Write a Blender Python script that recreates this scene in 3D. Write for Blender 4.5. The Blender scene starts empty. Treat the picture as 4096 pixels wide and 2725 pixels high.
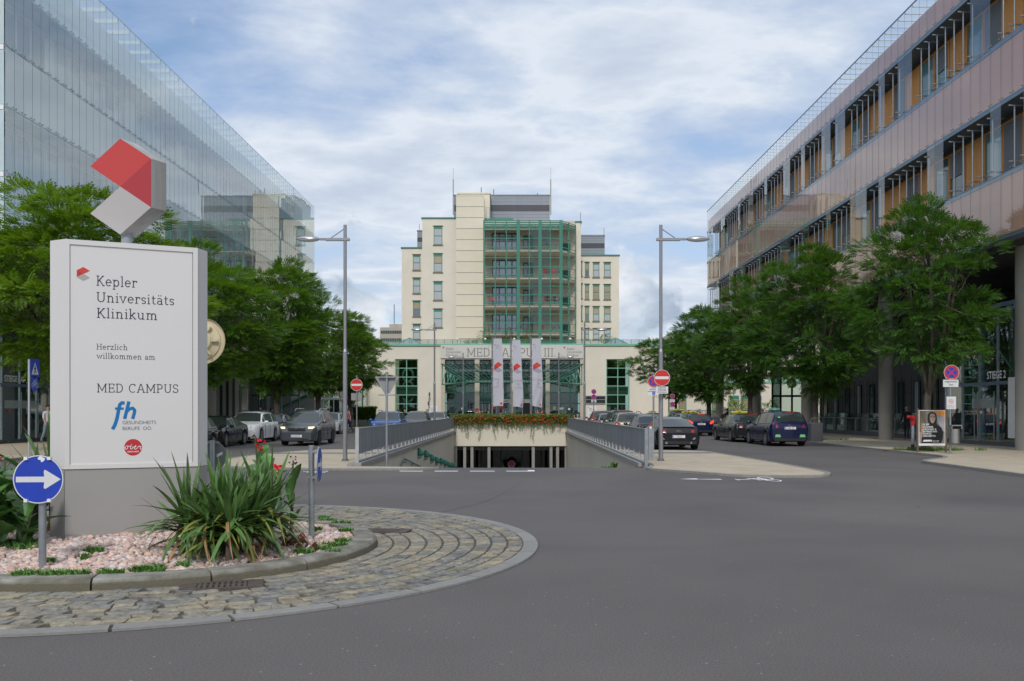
import bpy, bmesh, math, random
import numpy as np
from mathutils import Vector, Matrix, Euler
R = math.radians
sc = bpy.context.scene
F = 3750.0; HZ = 1644.0; CX = 2048.0; EYE = 1.6      # lens in photo pixels, horizon row, vanishing column, eye height

# ------------------------------------------------------------------ camera
cam = bpy.data.cameras.new('camera'); camo = bpy.data.objects.new('camera', cam)
sc.collection.objects.link(camo); sc.camera = camo
camo.location = (0, 0, EYE); camo.rotation_euler = (R(90), 0, 0)
cam.sensor_fit = 'HORIZONTAL'; cam.sensor_width = 36; cam.lens = F / 4096 * 36
cam.shift_y = (HZ - 1362.5) / 4096; cam.clip_start = 0.1; cam.clip_end = 3000

# ------------------------------------------------------------------ sky and sun
SUN_EL, SUN_AZ = 42, 184      # azimuth clockwise from +Y (north)
w = bpy.data.worlds.new('World'); sc.world = w; w.use_nodes = True
nt = w.node_tree; nt.nodes.clear()
def N(t, **k):
    n = nt.nodes.new(t)
    for a, b in k.items():
        if a == 'ins':
            for i, v in b.items(): n.inputs[i].default_value = v
        else: setattr(n, a, b)
    return n
def Lk(a, ai, b, bi): nt.links.new(a.outputs[ai], b.inputs[bi])
out = N('ShaderNodeOutputWorld')
sky = N('ShaderNodeTexSky', sky_type='NISHITA', sun_disc=False, sun_elevation=R(SUN_EL), sun_rotation=R(SUN_AZ), air_density=1.0, dust_density=1.5, ozone_density=1.5)
bg1 = N('ShaderNodeBackground', ins={1: 0.115}); Lk(sky, 0, bg1, 0)
tc = N('ShaderNodeTexCoord'); sep = N('ShaderNodeSeparateXYZ'); Lk(tc, 'Generated', sep, 0)
def M(op, a, b=None, c=None, clamp=False):
    n = N('ShaderNodeMath', operation=op, use_clamp=clamp)
    for i, v in enumerate((a, b, c)):
        if v is None: continue
        if isinstance(v, (int, float)): n.inputs[i].default_value = v
        else: nt.links.new(v, n.inputs[i])
    return n.outputs[0]
zz = M('ADD', M('MAXIMUM', sep.outputs[2], 0.0), 0.16)
comb = N('ShaderNodeCombineXYZ'); nt.links.new(M('DIVIDE', sep.outputs[0], zz), comb.inputs[0]); nt.links.new(M('DIVIDE', sep.outputs[1], zz), comb.inputs[1])
def ramp(fac, stops):
    n = N('ShaderNodeValToRGB'); e = n.color_ramp.elements
    while len(e) < len(stops): e.new(0.5)
    for i, (p, c) in enumerate(stops):
        e[i].position = p; e[i].color = (c, c, c, 1) if isinstance(c, (int, float)) else (*c, 1)
    nt.links.new(fac, n.inputs[0]); return n.outputs[0]
mp = N('ShaderNodeMapping', vector_type='POINT'); mp.inputs['Rotation'].default_value = (0, 0, R(-24)); mp.inputs['Scale'].default_value = (0.95, 1.25, 1); mp.inputs['Location'].default_value = (1.75, 0.6, 0)
nt.links.new(comb.outputs[0], mp.inputs[0])
n1 = N('ShaderNodeTexNoise', ins={'Scale': 1.25, 'Detail': 11, 'Roughness': 0.58, 'Distortion': 0.12}); nt.links.new(mp.outputs[0], n1.inputs['Vector'])
high = ramp(n1.outputs[0], [(0.30, 0.0), (0.37, 0.42), (0.44, 0.84), (0.53, 1.0)])
# low cumulus bank: lumpy, only near the horizon
mp2 = N('ShaderNodeMapping'); mp2.inputs['Scale'].default_value = (1, 1, 1.5); mp2.inputs['Location'].default_value = (0.2, 0.1, 0.3)
nt.links.new(tc.outputs['Generated'], mp2.inputs[0])
n2 = N('ShaderNodeTexNoise', ins={'Scale': 6.5, 'Detail': 9, 'Roughness': 0.52, 'Distortion': 0.15}); nt.links.new(mp2.outputs[0], n2.inputs['Vector'])
band = ramp(sep.outputs[2], [(0.0, 0.30), (0.10, 0.24), (0.18, 0.10), (0.26, 0.0)])
cum = ramp(M('ADD', n2.outputs[0], band), [(0.665, 0.0), (0.71, 1.0)])
n3 = N('ShaderNodeTexNoise', ins={'Scale': 7, 'Detail': 7, 'Roughness': 0.55}); mp3 = N('ShaderNodeMapping'); mp3.inputs['Location'].default_value = (0.2, 0.1, 0.255); mp3.inputs['Scale'].default_value = (1, 1, 1.7)
nt.links.new(tc.outputs['Generated'], mp3.inputs[0]); nt.links.new(mp3.outputs[0], n3.inputs['Vector'])
cumcol = ramp(n3.outputs[0], [(0.36, (0.36, 0.44, 0.56)), (0.47, (0.52, 0.60, 0.70)), (0.58, (0.80, 0.83, 0.88)), (0.70, (0.95, 0.95, 0.96))])
hicol = ramp(n1.outputs[0], [(0.38, (0.44, 0.55, 0.76)), (0.46, (0.54, 0.63, 0.78)), (0.55, (0.74, 0.80, 0.88)), (0.64, (0.58, 0.65, 0.77)), (0.78, (0.46, 0.53, 0.66))])
mixc = N('ShaderNodeMix', data_type='RGBA'); nt.links.new(cum, mixc.inputs[0]); nt.links.new(hicol, mixc.inputs[6]); nt.links.new(cumcol, mixc.inputs[7])
bg2 = N('ShaderNodeBackground', ins={1: 0.80}); nt.links.new(mixc.outputs[2], bg2.inputs[0])
mask = M('MAXIMUM', high, cum)
ms = N('ShaderNodeMixShader'); nt.links.new(M('MULTIPLY', mask, 0.97), ms.inputs[0]); Lk(bg1, 0, ms, 1); Lk(bg2, 0, ms, 2); Lk(ms, 0, out, 0)
sun = bpy.data.lights.new('sun', 'SUN'); sun.energy = 1.5; sun.angle = R(10); sun.color = (1, 0.95, 0.88)
suno = bpy.data.objects.new('sun', sun); sc.collection.objects.link(suno)
_d = Vector((math.sin(R(SUN_AZ)) * math.cos(R(SUN_EL)), math.cos(R(SUN_AZ)) * math.cos(R(SUN_EL)), math.sin(R(SUN_EL))))
suno.rotation_euler = _d.to_track_quat('Z', 'Y').to_euler(); suno.location = _d * 60
sc.view_settings.view_transform = 'Standard'; sc.view_settings.look = 'None'; sc.view_settings.gamma = 1
sc.view_settings.exposure = 0.38; sc.view_settings.use_curve_mapping = False
sc.cycles.max_bounces = 7; sc.cycles.diffuse_bounces = 3; sc.cycles.glossy_bounces = 3; sc.cycles.transparent_max_bounces = 16; sc.cycles.transmission_bounces = 3
sc.cycles.use_denoising = True; sc.cycles.sample_clamp_indirect = 6

# ------------------------------------------------------------------ measuring helpers: photo pixel + distance -> metres
def PX(x, Y): return (x - CX) * Y / F
def PZ(y, Y): return EYE - (y - HZ) * Y / F
def P(x, y, Y): return Vector((PX(x, Y), Y, PZ(y, Y)))
def G(x, y, h=0.0):
    Y = (EYE - h) * F / (y - HZ); return Vector((PX(x, Y), Y, h))

# ------------------------------------------------------------------ objects
def mat_of(o):
    m = o.matrix_basis.copy()
    return (mat_of(o.parent) @ o.matrix_parent_inverse @ m) if o.parent else m
def tag(o, label=None, cat=None, group=None, kind=None):
    if label: o['label'] = label
    if cat: o['category'] = cat
    if group: o['group'] = group
    if kind: o['kind'] = kind
    return o
def empty(name, loc, label, cat, group=None, rz=0.0):
    o = bpy.data.objects.new(name, None); sc.collection.objects.link(o); o.empty_display_size = 0.3
    o.location = loc; o.rotation_euler = (0, 0, rz)
    return tag(o, label, cat, group)
class MB:
    """collects faces, then links them as one mesh object"""
    def __init__(s): s.v = []; s.f = []; s.m = []; s.mi = 0
    def add(s, vs, fs):
        k = len(s.v); s.v += [tuple(v) for v in vs]
        for f in fs: s.f.append(tuple(i + k for i in f)); s.m.append(s.mi)
        return s
    def quad(s, *p): return s.add(p, [tuple(range(len(p)))])
    def box(s, a, b, M4=None, bev=0.0):
        x0, y0, z0 = [min(p, q) for p, q in zip(a, b)]; x1, y1, z1 = [max(p, q) for p, q in zip(a, b)]
        if bev > 0:
            e = bev; vs = []; 
            for sx in (0, 1):
                for sy in (0, 1):
                    for sz in (0, 1):
                        X, Y, Z = (x0, x1)[sx], (y0, y1)[sy], (z0, z1)[sz]
                        ix, iy, iz = (e, -e)[sx], (e, -e)[sy], (e, -e)[sz]
                        vs += [(X, Y + iy, Z + iz), (X + ix, Y, Z + iz), (X + ix, Y + iy, Z)]
            bm = bmesh.new(); bv = [bm.verts.new(v) for v in vs]; r = bmesh.ops.convex_hull(bm, input=bv)
            bm.verts.index_update(); vv = [v.co.copy() for v in bm.verts]; ff = [[v.index for v in f.verts] for f in bm.faces]; bm.free()
            if M4 is not None: vv = [M4 @ v for v in vv]
            return s.add(vv, ff)
        vs = [Vector(p) for p in ((x0, y0, z0), (x1, y0, z0), (x1, y1, z0), (x0, y1, z0), (x0, y0, z1), (x1, y0, z1), (x1, y1, z1), (x0, y1, z1))]
        if M4 is not None: vs = [M4 @ v for v in vs]
        return s.add(vs, [(0, 3, 2, 1), (4, 5, 6, 7), (0, 1, 5, 4), (1, 2, 6, 5), (2, 3, 7, 6), (3, 0, 4, 7)])
    def cyl(s, p0, p1, r0, r1=None, n=12, caps=True):
        p0 = Vector(p0); p1 = Vector(p1); r1 = r0 if r1 is None else r1
        d = (p1 - p0).normalized(); a = d.orthogonal().normalized(); b = d.cross(a)
        vs = []
        for p, r in ((p0, r0), (p1, r1)):
            for i in range(n):
                t = 2 * math.pi * i / n; vs.append(p + a * math.cos(t) * r + b * math.sin(t) * r)
        fs = [(i, (i + 1) % n, n + (i + 1) % n, n + i) for i in range(n)]
        if caps: fs += [tuple(range(n - 1, -1, -1)), tuple(range(n, 2 * n))]
        return s.add(vs, fs)
    def tube(s, pts, r, n=8):
        pts = [Vector(p) for p in pts]; rs = r if isinstance(r, (list, tuple)) else [r] * len(pts)
        vs = []; a = None
        for i, p in enumerate(pts):
            d = (pts[min(i + 1, len(pts) - 1)] - pts[max(i - 1, 0)]).normalized()
            a = d.orthogonal().normalized() if a is None else (a - d * a.dot(d)).normalized()
            b = d.cross(a)
            for k in range(n):
                t = 2 * math.pi * k / n; vs.append(p + a * math.cos(t) * rs[i] + b * math.sin(t) * rs[i])
        fs = []
        for i in range(len(pts) - 1):
            for k in range(n): fs.append((i * n + k, i * n + (k + 1) % n, (i + 1) * n + (k + 1) % n, (i + 1) * n + k))
        fs += [tuple(range(n - 1, -1, -1)), tuple((len(pts) - 1) * n + k for k in range(n))]
        return s.add(vs, fs)
    def prism(s, pts, off):
        """polygon (3d points) extruded by vector off"""
        pts = [Vector(p) for p in pts]; off = Vector(off); n = len(pts)
        return s.add(pts + [p + off for p in pts], [tuple(range(n)), tuple(range(2 * n - 1, n - 1, -1))] + [(i, i + n, (i + 1) % n + n, (i + 1) % n) for i in range(n)])
    def ell(s, c, r, n=10, m=6, M4=None):
        vs = []; 
        for j in range(m + 1):
            ph = math.pi * j / m - math.pi / 2
            for i in range(n):
                t = 2 * math.pi * i / n
                v = Vector((c[0] + r[0] * math.cos(ph) * math.cos(t), c[1] + r[1] * math.cos(ph) * math.sin(t), c[2] + r[2] * math.sin(ph)))
                vs.append(M4 @ v if M4 is not None else v)
        return s.add(vs, [(j * n + i, j * n + (i + 1) % n, (j + 1) * n + (i + 1) % n, (j + 1) * n + i) for j in range(m) for i in range(n)])
    def mesh(s, name, mats, smooth=0):
        me = bpy.data.meshes.new(name); me.from_pydata([tuple(v) for v in s.v], [], s.f)
        for m in (mats if isinstance(mats, (list, tuple)) else [mats]): me.materials.append(m)
        if max(s.m or [0]) > 0: me.polygons.foreach_set('material_index', s.m)
        if smooth:
            me.polygons.foreach_set('use_smooth', [True] * len(me.polygons))
            if smooth > 1: me.set_sharp_from_angle(angle=R(smooth))
        me.update(); return me
    def build(s, name, mats, parent=None, smooth=0, center=True, fix=False):
        c = Vector((0, 0, 0))
        if center and s.v:
            a = np.array([tuple(v) for v in s.v]); lo, hi = a.min(0), a.max(0)
            c = Vector(((lo[0] + hi[0]) / 2, (lo[1] + hi[1]) / 2, lo[2] if parent is None else (lo[2] + hi[2]) / 2)); s.v = [tuple(r) for r in (a - np.array(c))]
        me = s.mesh(name, mats, smooth)
        if fix:
            bm = bmesh.new(); bm.from_mesh(me); bmesh.ops.recalc_face_normals(bm, faces=bm.faces); bm.to_mesh(me); bm.free()
        o = bpy.data.objects.new(name, me); sc.collection.objects.link(o); o.location = c
        if parent is not None:
            o.parent = parent; o.matrix_parent_inverse = mat_of(parent).inverted()
        return o
def link_copy(o, parent=None, loc=None, keep=True):
    c = o.copy(); sc.collection.objects.link(c)
    if parent is not None:
        c.parent = parent
    if loc is not None: c.location = loc
    return c
def kids(o, _c={}): return [c for c in sc.objects if c.parent == o]
def copy_tree(o, label=None, group=None):
    ch = {}
    for c in sc.objects:
        if c.parent: ch.setdefault(c.parent, []).append(c)
    def rec(x, par):
        c = x.copy(); sc.collection.objects.link(c)
        if par is not None: c.parent = par
        for k in ch.get(x, []): rec(k, c)
        return c
    r = rec(o, None)
    if label: r['label'] = label
    if group: r['group'] = group
    return r
def share(me, name, parent, M4):
    """one more object on a shared mesh, placed by world matrix M4"""
    o = bpy.data.objects.new(name, me); sc.collection.objects.link(o)
    if parent is not None:
        o.parent = parent; o.matrix_parent_inverse = mat_of(parent).inverted()
    o.matrix_basis = M4; return o

# ------------------------------------------------------------------ materials
MATS = {}
def mat(name, col, rough=0.6, metal=0.0, var=0.0, scale=3.0, bump=0.0, bscale=None, spec=0.5, emit=None, es=0.0, coat=0.0, col2=None, detail=6, objrand=0.0, island=0.0, trans=0.0, sheen=0.0, stretch=None):
    if name in MATS: return MATS[name]
    m = bpy.data.materials.new(name); m.use_nodes = True; t = m.node_tree; p = t.nodes['Principled BSDF']
    p.inputs['Roughness'].default_value = rough; p.inputs['Metallic'].default_value = metal
    p.inputs['Specular IOR Level'].default_value = spec; p.inputs['Coat Weight'].default_value = coat; p.inputs['Coat Roughness'].default_value = 0.04
    if trans: p.inputs['Transmission Weight'].default_value = trans
    base = None
    p.inputs['Base Color'].default_value = (*col, 1)
    if var or col2:
        tcn = t.nodes.new('ShaderNodeTexCoord'); ns = t.nodes.new('ShaderNodeTexNoise'); ns.inputs['Scale'].default_value = scale; ns.inputs['Detail'].default_value = detail; ns.inputs['Roughness'].default_value = 0.62
        src = tcn.outputs['Object']
        if stretch:
            mpn = t.nodes.new('ShaderNodeMapping'); mpn.inputs['Scale'].default_value = stretch; t.links.new(src, mpn.inputs[0]); src = mpn.outputs[0]
        t.links.new(src, ns.inputs['Vector'])
        rp = t.nodes.new('ShaderNodeValToRGB'); c2 = col2 or tuple(min(1, c * (1 + var)) for c in col); c1 = col if col2 else tuple(c * (1 - var) for c in col)
        rp.color_ramp.elements[0].color = (*c1, 1); rp.color_ramp.elements[1].color = (*c2, 1); rp.color_ramp.elements[0].position = 0.33; rp.color_ramp.elements[1].position = 0.67
        t.links.new(ns.outputs[0], rp.inputs[0]); base = rp.outputs[0]
    if objrand or island:
        hs = t.nodes.new('ShaderNodeHueSaturation'); mr = t.nodes.new('ShaderNodeMapRange')
        if island: g = t.nodes.new('ShaderNodeNewGeometry'); rs = g.outputs['Random Per Island']
        else: g = t.nodes.new('ShaderNodeObjectInfo'); rs = g.outputs['Random']
        a = objrand or island
        mr.inputs['To Min'].default_value = 1 - a; mr.inputs['To Max'].default_value = 1 + a; t.links.new(rs, mr.inputs['Value']); t.links.new(mr.outputs[0], hs.inputs['Value'])
        if base is None: hs.inputs['Color'].default_value = (*col, 1)
        else: t.links.new(base, hs.inputs['Color'])
        base = hs.outputs[0]
    if base is not None: t.links.new(base, p.inputs['Base Color'])
    if bump:
        nb = t.nodes.new('ShaderNodeTexNoise'); nb.inputs['Scale'].default_value = bscale or scale * 8; nb.inputs['Detail'].default_value = 5
        tcn2 = t.nodes.new('ShaderNodeTexCoord'); t.links.new(tcn2.outputs['Object'], nb.inputs['Vector'])
        bn = t.nodes.new('ShaderNodeBump'); bn.inputs['Strength'].default_value = bump; bn.inputs['Distance'].default_value = 0.02; t.links.new(nb.outputs[0], bn.inputs['Height']); t.links.new(bn.outputs[0], p.inputs['Normal'])
    if emit: p.inputs['Emission Color'].default_value = (*emit, 1); p.inputs['Emission Strength'].default_value = es
    MATS[name] = m; return m
def glass(name, tint=(0.86, 0.95, 0.93), ior=1.75, rough=0.0, wav=0.0, ws=0.6, add=0.0, sky_veil=0.0):
    """thin pane: what is behind shows tinted, the sky and houses mirror in it by fresnel"""
    m = bpy.data.materials.new(name); m.use_nodes = True; t = m.node_tree; t.nodes.clear()
    o = t.nodes.new('ShaderNodeOutputMaterial'); tr = t.nodes.new('ShaderNodeBsdfTransparent'); tr.inputs[0].default_value = (*tint, 1)
    gl = t.nodes.new('ShaderNodeBsdfGlossy'); gl.inputs['Roughness'].default_value = rough; gl.inputs[0].default_value = (0.95, 0.98, 1, 1)
    fr = t.nodes.new('ShaderNodeFresnel'); fr.inputs[0].default_value = ior
    mx = t.nodes.new('ShaderNodeMixShader'); f = fr.outputs[0]
    # same reflectance from both sides of the pane
    lw = t.nodes.new('ShaderNodeLayerWeight'); lw.inputs[0].default_value = 0.5
    pw = t.nodes.new('ShaderNodeMath'); pw.operation = 'POWER'; t.links.new(lw.outputs['Facing'], pw.inputs[0]); pw.inputs[1].default_value = 4.0
    r0 = ((ior - 1) / (ior + 1)) ** 2 + add
    ma = t.nodes.new('ShaderNodeMath'); ma.operation = 'MULTIPLY_ADD'; t.links.new(pw.outputs[0], ma.inputs[0]); ma.inputs[1].default_value = 1 - r0; ma.inputs[2].default_value = r0
    t.links.new(ma.outputs[0], mx.inputs[0]); t.links.new(gl.outputs[0], mx.inputs[2])
    if sky_veil:      # pale diffuse share added to brighten the pane, standing in for mirrored sky
        df = t.nodes.new('ShaderNodeBsdfDiffuse'); df.inputs[0].default_value = (.85, .94, .92, 1); tl = t.nodes.new('ShaderNodeBsdfTranslucent'); tl.inputs[0].default_value = (.85, .94, .92, 1); m0 = t.nodes.new('ShaderNodeMixShader'); m0.inputs[0].default_value = .4; t.links.new(df.outputs[0], m0.inputs[1]); t.links.new(tl.outputs[0], m0.inputs[2])
        m1 = t.nodes.new('ShaderNodeMixShader'); m1.inputs[0].default_value = sky_veil; t.links.new(tr.outputs[0], m1.inputs[1]); t.links.new(m0.outputs[0], m1.inputs[2]); t.links.new(m1.outputs[0], mx.inputs[1])
    else: t.links.new(tr.outputs[0], mx.inputs[1])
    t.links.new(mx.outputs[0], o.inputs[0])
    if wav:
        nb = t.nodes.new('ShaderNodeTexNoise'); nb.inputs['Scale'].default_value = ws; nb.inputs['Detail'].default_value = 1
        tcn = t.nodes.new('ShaderNodeTexCoord'); t.links.new(tcn.outputs['Object'], nb.inputs['Vector'])
        oi = t.nodes.new('ShaderNodeObjectInfo'); nb.noise_dimensions = '4D'; mm = t.nodes.new('ShaderNodeMath'); mm.operation = 'MULTIPLY'; mm.inputs[1].default_value = 50; t.links.new(oi.outputs['Random'], mm.inputs[0]); t.links.new(mm.outputs[0], nb.inputs['W'])
        bn = t.nodes.new('ShaderNodeBump'); bn.inputs['Strength'].default_value = wav; bn.inputs['Distance'].default_value = 0.05; t.links.new(nb.outputs[0], bn.inputs['Height']); t.links.new(bn.outputs[0], gl.inputs['Normal'])
    MATS[name] = m; return m
GREEN = mat('green_paint', (0.045, 0.215, 0.155), 0.45, var=0.08, scale=1.5)
DGREEN = mat('dark_green_paint', (0.012, 0.085, 0.055), 0.4, var=0.1, scale=1.5)
PGREEN = mat('pale_green_paint', (0.19, 0.44, 0.33), 0.5, var=0.08)
CREAM = mat('cream_render', (0.70, 0.65, 0.54), 0.85, var=0.05, scale=0.35, bump=0.05, bscale=40)
CREAM2 = mat('cream_panel', (0.70, 0.645, 0.51), 0.7, var=0.03, scale=0.8, objrand=0.02)
GREYP = mat('grey_cladding', (0.26, 0.28, 0.32), 0.55, var=0.06, scale=1.0)
GREYD = mat('dark_grey_louvre', (0.10, 0.10, 0.115), 0.6, var=0.08, scale=1.0)
STEEL = mat('galvanised_steel', (0.33, 0.35, 0.37), 0.42, 0.65, var=0.12, scale=8)
STEELP = mat('painted_pole_grey', (0.30, 0.30, 0.315), 0.38, 0.55, var=0.05, scale=5)
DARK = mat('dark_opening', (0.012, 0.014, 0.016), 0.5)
BLACK = mat('black_plastic', (0.015, 0.015, 0.017), 0.5, var=0.1)
WHITE = mat('white_paint', (0.78, 0.78, 0.78), 0.5, var=0.03)
LETTER = mat('dark_lettering', (0.02, 0.025, 0.04), 0.6)
LGREY = mat('grey_lettering', (0.16, 0.145, 0.13), 0.6)
RED = mat('sign_red', (0.55, 0.025, 0.02), 0.4, var=0.06, scale=6)
BLUE = mat('sign_blue', (0.015, 0.05, 0.42), 0.4, var=0.06, scale=6)
SWHITE = mat('sign_white', (0.66, 0.67, 0.68), 0.4, var=0.04, scale=6)
LOGOR = mat('logo_red', (0.62, 0.05, 0.035), 0.45)
LOGOR2 = mat('logo_dark_red', (0.45, 0.035, 0.03), 0.45)
LOGOG = mat('logo_grey', (0.40, 0.37, 0.35), 0.5)
GL = glass('clear_glass', wav=0.02)
GLR = glass('facade_glass', tint=(0.93, 0.95, 0.95), ior=1.6, wav=0.06, ws=0.5)
GLD = glass('dark_glass', tint=(0.35, 0.45, 0.43), ior=1.7, wav=0.02)

# ------------------------------------------------------------------ slab serif lettering drawn as strokes
def arc(cx, cy, rx, ry, a0, a1, n=10):
    return [(cx + rx * math.cos(R(a0 + (a1 - a0) * i / n)), cy + ry * math.sin(R(a0 + (a1 - a0) * i / n))) for i in range(n + 1)]
XH = 0.68
def serif(x, y, l=0.12, r=0.12): return [(x - l, y), (x + r, y)]
def stem(x, y0, y1): return [(x, y0), (x, y1)]
GLY = {
 'K': (0.74, [stem(.16, 0, 1), serif(.16, .04), serif(.16, .96), [(.16, .40), (.58, .96)], [(.30, .55), (.62, .04)], serif(.60, .96, .1, .08), serif(.64, .04, .1, .1)]),
 'U': (0.82, [[(.16, .96), (.16, .32)] + arc(.41, .32, .25, .28, 180, 360) + [(.66, .96)], serif(.16, .96), serif(.66, .96)]),
 'H': (0.82, [stem(.16, 0, 1), stem(.66, 0, 1), [(.16, .5), (.66, .5)], serif(.16, .04), serif(.16, .96), serif(.66, .04), serif(.66, .96)]),
 'M': (1.0, [stem(.16, 0, 1), stem(.84, 0, 1), [(.16, .96), (.50, .20), (.84, .96)], serif(.16, .04), serif(.16, .96, .12, .04), serif(.84, .04), serif(.84, .96, .04, .12)]),
 'E': (0.68, [stem(.16, 0, 1), serif(.16, .04, .12, .46), serif(.16, .96, .12, .44), [(.16, .5), (.50, .5)], stem(.60, .04, .24), stem(.58, .76, .96), stem(.50, .40, .60)]),
 'D': (0.80, [stem(.16, 0, 1), [(.04, .04), (.34, .04)] + arc(.36, .5, .30, .46, -90, 90) + [(.04, .96)]]),
 'C': (0.76, [arc(.42, .5, .32, .46, 50, 310, 18), stem(.63, .72, .96)]),
 'A': (0.82, [[(.12, .04), (.38, .97), (.44, .97), (.70, .04)], [(.22, .34), (.60, .34)], serif(.12, .04), serif(.70, .04)]),
 'P': (0.68, [stem(.16, 0, 1), serif(.16, .04, .12, .14), [(.04, .96), (.32, .96)] + arc(.34, .70, .24, .26, 90, -90) + [(.16, .44)]]),
 'S': (0.64, [arc(.32, .73, .22, .23, 30, 250, 12) + arc(.32, .27, .23, .23, 80, -150, 12), stem(.51, .74, .94), stem(.12, .06, .26)]),
 'I': (0.34, [stem(.17, 0, 1), serif(.17, .04), serif(.17, .96)]),
 'G': (0.80, [arc(.42, .5, .32, .46, 50, 320, 18) + [(.68, .44)], [(.48, .44), (.78, .44)]]),
 'e': (0.58, [[(.08, .36), (.50, .36)] + arc(.29, .34, .21, .30, 4, 320, 16)]),
 'p': (0.64, [stem(.14, -.28, .68), serif(.14, .64, .12, 0), serif(.14, -.26), arc(.34, .34, .20, .30, 150, -150, 14)]),
 'l': (0.32, [stem(.16, 0, 1.05), serif(.16, .04), serif(.16, 1.01, .12, 0)]),
 'r': (0.48, [stem(.16, 0, .68), serif(.16, .04), serif(.16, .64, .12, 0), arc(.34, .42, .18, .22, 170, 60, 6), stem(.44, .50, .66)]),
 'n': (0.68, [stem(.16, 0, .68), serif(.16, .04), serif(.16, .64, .12, 0), arc(.33, .44, .17, .20, 170, 0, 8) + [(.50, 0)], serif(.50, .04)]),
 'm': (1.0, [stem(.16, 0, .68), serif(.16, .04), serif(.16, .64, .12, 0), arc(.32, .44, .16, .20, 170, 0, 8) + [(.48, 0)], serif(.48, .04, .08, .08), arc(.64, .44, .16, .20, 170, 0, 8) + [(.80, 0)], serif(.80, .04)]),
 'i': (0.32, [stem(.16, 0, .68), serif(.16, .04), serif(.16, .64, .12, 0), stem(.16, .86, .97)]),
 'v': (0.60, [[(.08, .64), (.29, .02), (.50, .64)], serif(.09, .64), serif(.49, .64)]),
 's': (0.48, [arc(.24, .49, .15, .15, 30, 250, 9) + arc(.24, .19, .16, .15, 80, -150, 9), stem(.38, .50, .62)]),
 't': (0.42, [[(.18, .88), (.18, .20)] + arc(.30, .18, .12, .14, 180, 320, 6), [(.04, .64), (.38, .64)]]),
 'a': (0.58, [arc(.26, .46, .18, .18, 150, 0, 8) + [(.44, .04), (.54, .04)], arc(.27, .20, .18, .17, 40, 330, 12)]),
 'k': (0.62, [stem(.14, 0, 1.05), serif(.14, .04), serif(.14, 1.01, .12, 0), [(.14, .28), (.46, .64)], [(.24, .40), (.50, .04)], serif(.46, .64, .1, .08), serif(.50, .04, .08, .1)]),
 'u': (0.68, [[(.14, .64), (.14, .24)] + arc(.31, .24, .17, .20, 180, 350, 8), stem(.48, 0, .68), serif(.14, .64, .12, 0), serif(.48, .64, .12, 0), serif(.48, .04, 0, .12)]),
 'z': (0.54, [[(.08, .52), (.08, .64), (.44, .64), (.10, .04), (.46, .04), (.46, .16)]]),
 'c': (0.54, [arc(.28, .34, .20, .30, 50, 310, 14), stem(.42, .48, .64)]),
 'h': (0.68, [stem(.16, 0, 1.05), serif(.16, .04), serif(.16, 1.01, .12, 0), arc(.33, .44, .17, .20, 170, 0, 8) + [(.50, 0)], serif(.50, .04)]),
 'w': (0.86, [[(.08, .64), (.25, .03), (.42, .60), (.59, .03), (.76, .64)], serif(.09, .64), serif(.75, .64)]),
 'o': (0.62, [arc(.30, .34, .22, .30, 0, 360, 20)]),
 '.': (0.26, [stem(.12, 0, .10)]), ' ': (0.34, []),
}
GLY['ä'] = (GLY['a'][0], GLY['a'][1] + [stem(.18, .86, .97), stem(.38, .86, .97)])
def ribbon(mb, pts, w, org, rt, up, k):
    n = rt.cross(up).normalized(); o = org + n * (0.0006 + 0.00035 * k)
    L = len(pts); vs = []; closed = L > 3 and (Vector(pts[0]) - Vector(pts[-1])).length < 1e-4
    for i, p in enumerate(pts):
        a = Vector(pts[(i - 1) % (L - 1)] if closed and i == 0 else pts[max(i - 1, 0)]); b = Vector(pts[i]); c = Vector(pts[1] if closed and i == L - 1 else pts[min(i + 1, L - 1)])
        d1 = (b - a).normalized() if (b - a).length > 1e-9 else (c - b).normalized(); d2 = (c - b).normalized() if (c - b).length > 1e-9 else d1
        n1_ = Vector((-d1.y, d1.x)); n2_ = Vector((-d2.y, d2.x)); nn = (n1_ + n2_); nn = nn.normalized() if nn.length > 0.3 else n1_
        s = w / 2 / max(0.45, nn.dot(n1_))
        for q in (b + nn * s, b - nn * s): vs.append(o + rt * q.x + up * q.y)
    mb.add(vs, [(2 * i, 2 * i + 1, 2 * i + 3, 2 * i + 2) for i in range(L - 1)])
def slab_text(name, txt, org, rt, up, capH, m, parent, weight=0.085, track=0.05):
    """rt, up: unit vectors of the plane the words stand on; org: left end of the baseline"""
    rt = Vector(rt).normalized() * capH; up = Vector(up).normalized() * capH; x = 0; mb = MB()
    for ch in txt:
        adv, st = GLY[ch]
        for k, s_ in enumerate(st):
            hz = len(s_) == 2 and abs(s_[0][1] - s_[1][1]) < 1e-6
            ribbon(mb, [(p[0] + x, p[1]) for p in s_], weight * (0.85 if hz else 1), Vector(org), rt, up, k)
        x += adv + track
    return mb.build(name, m, parent), x * capH
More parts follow.
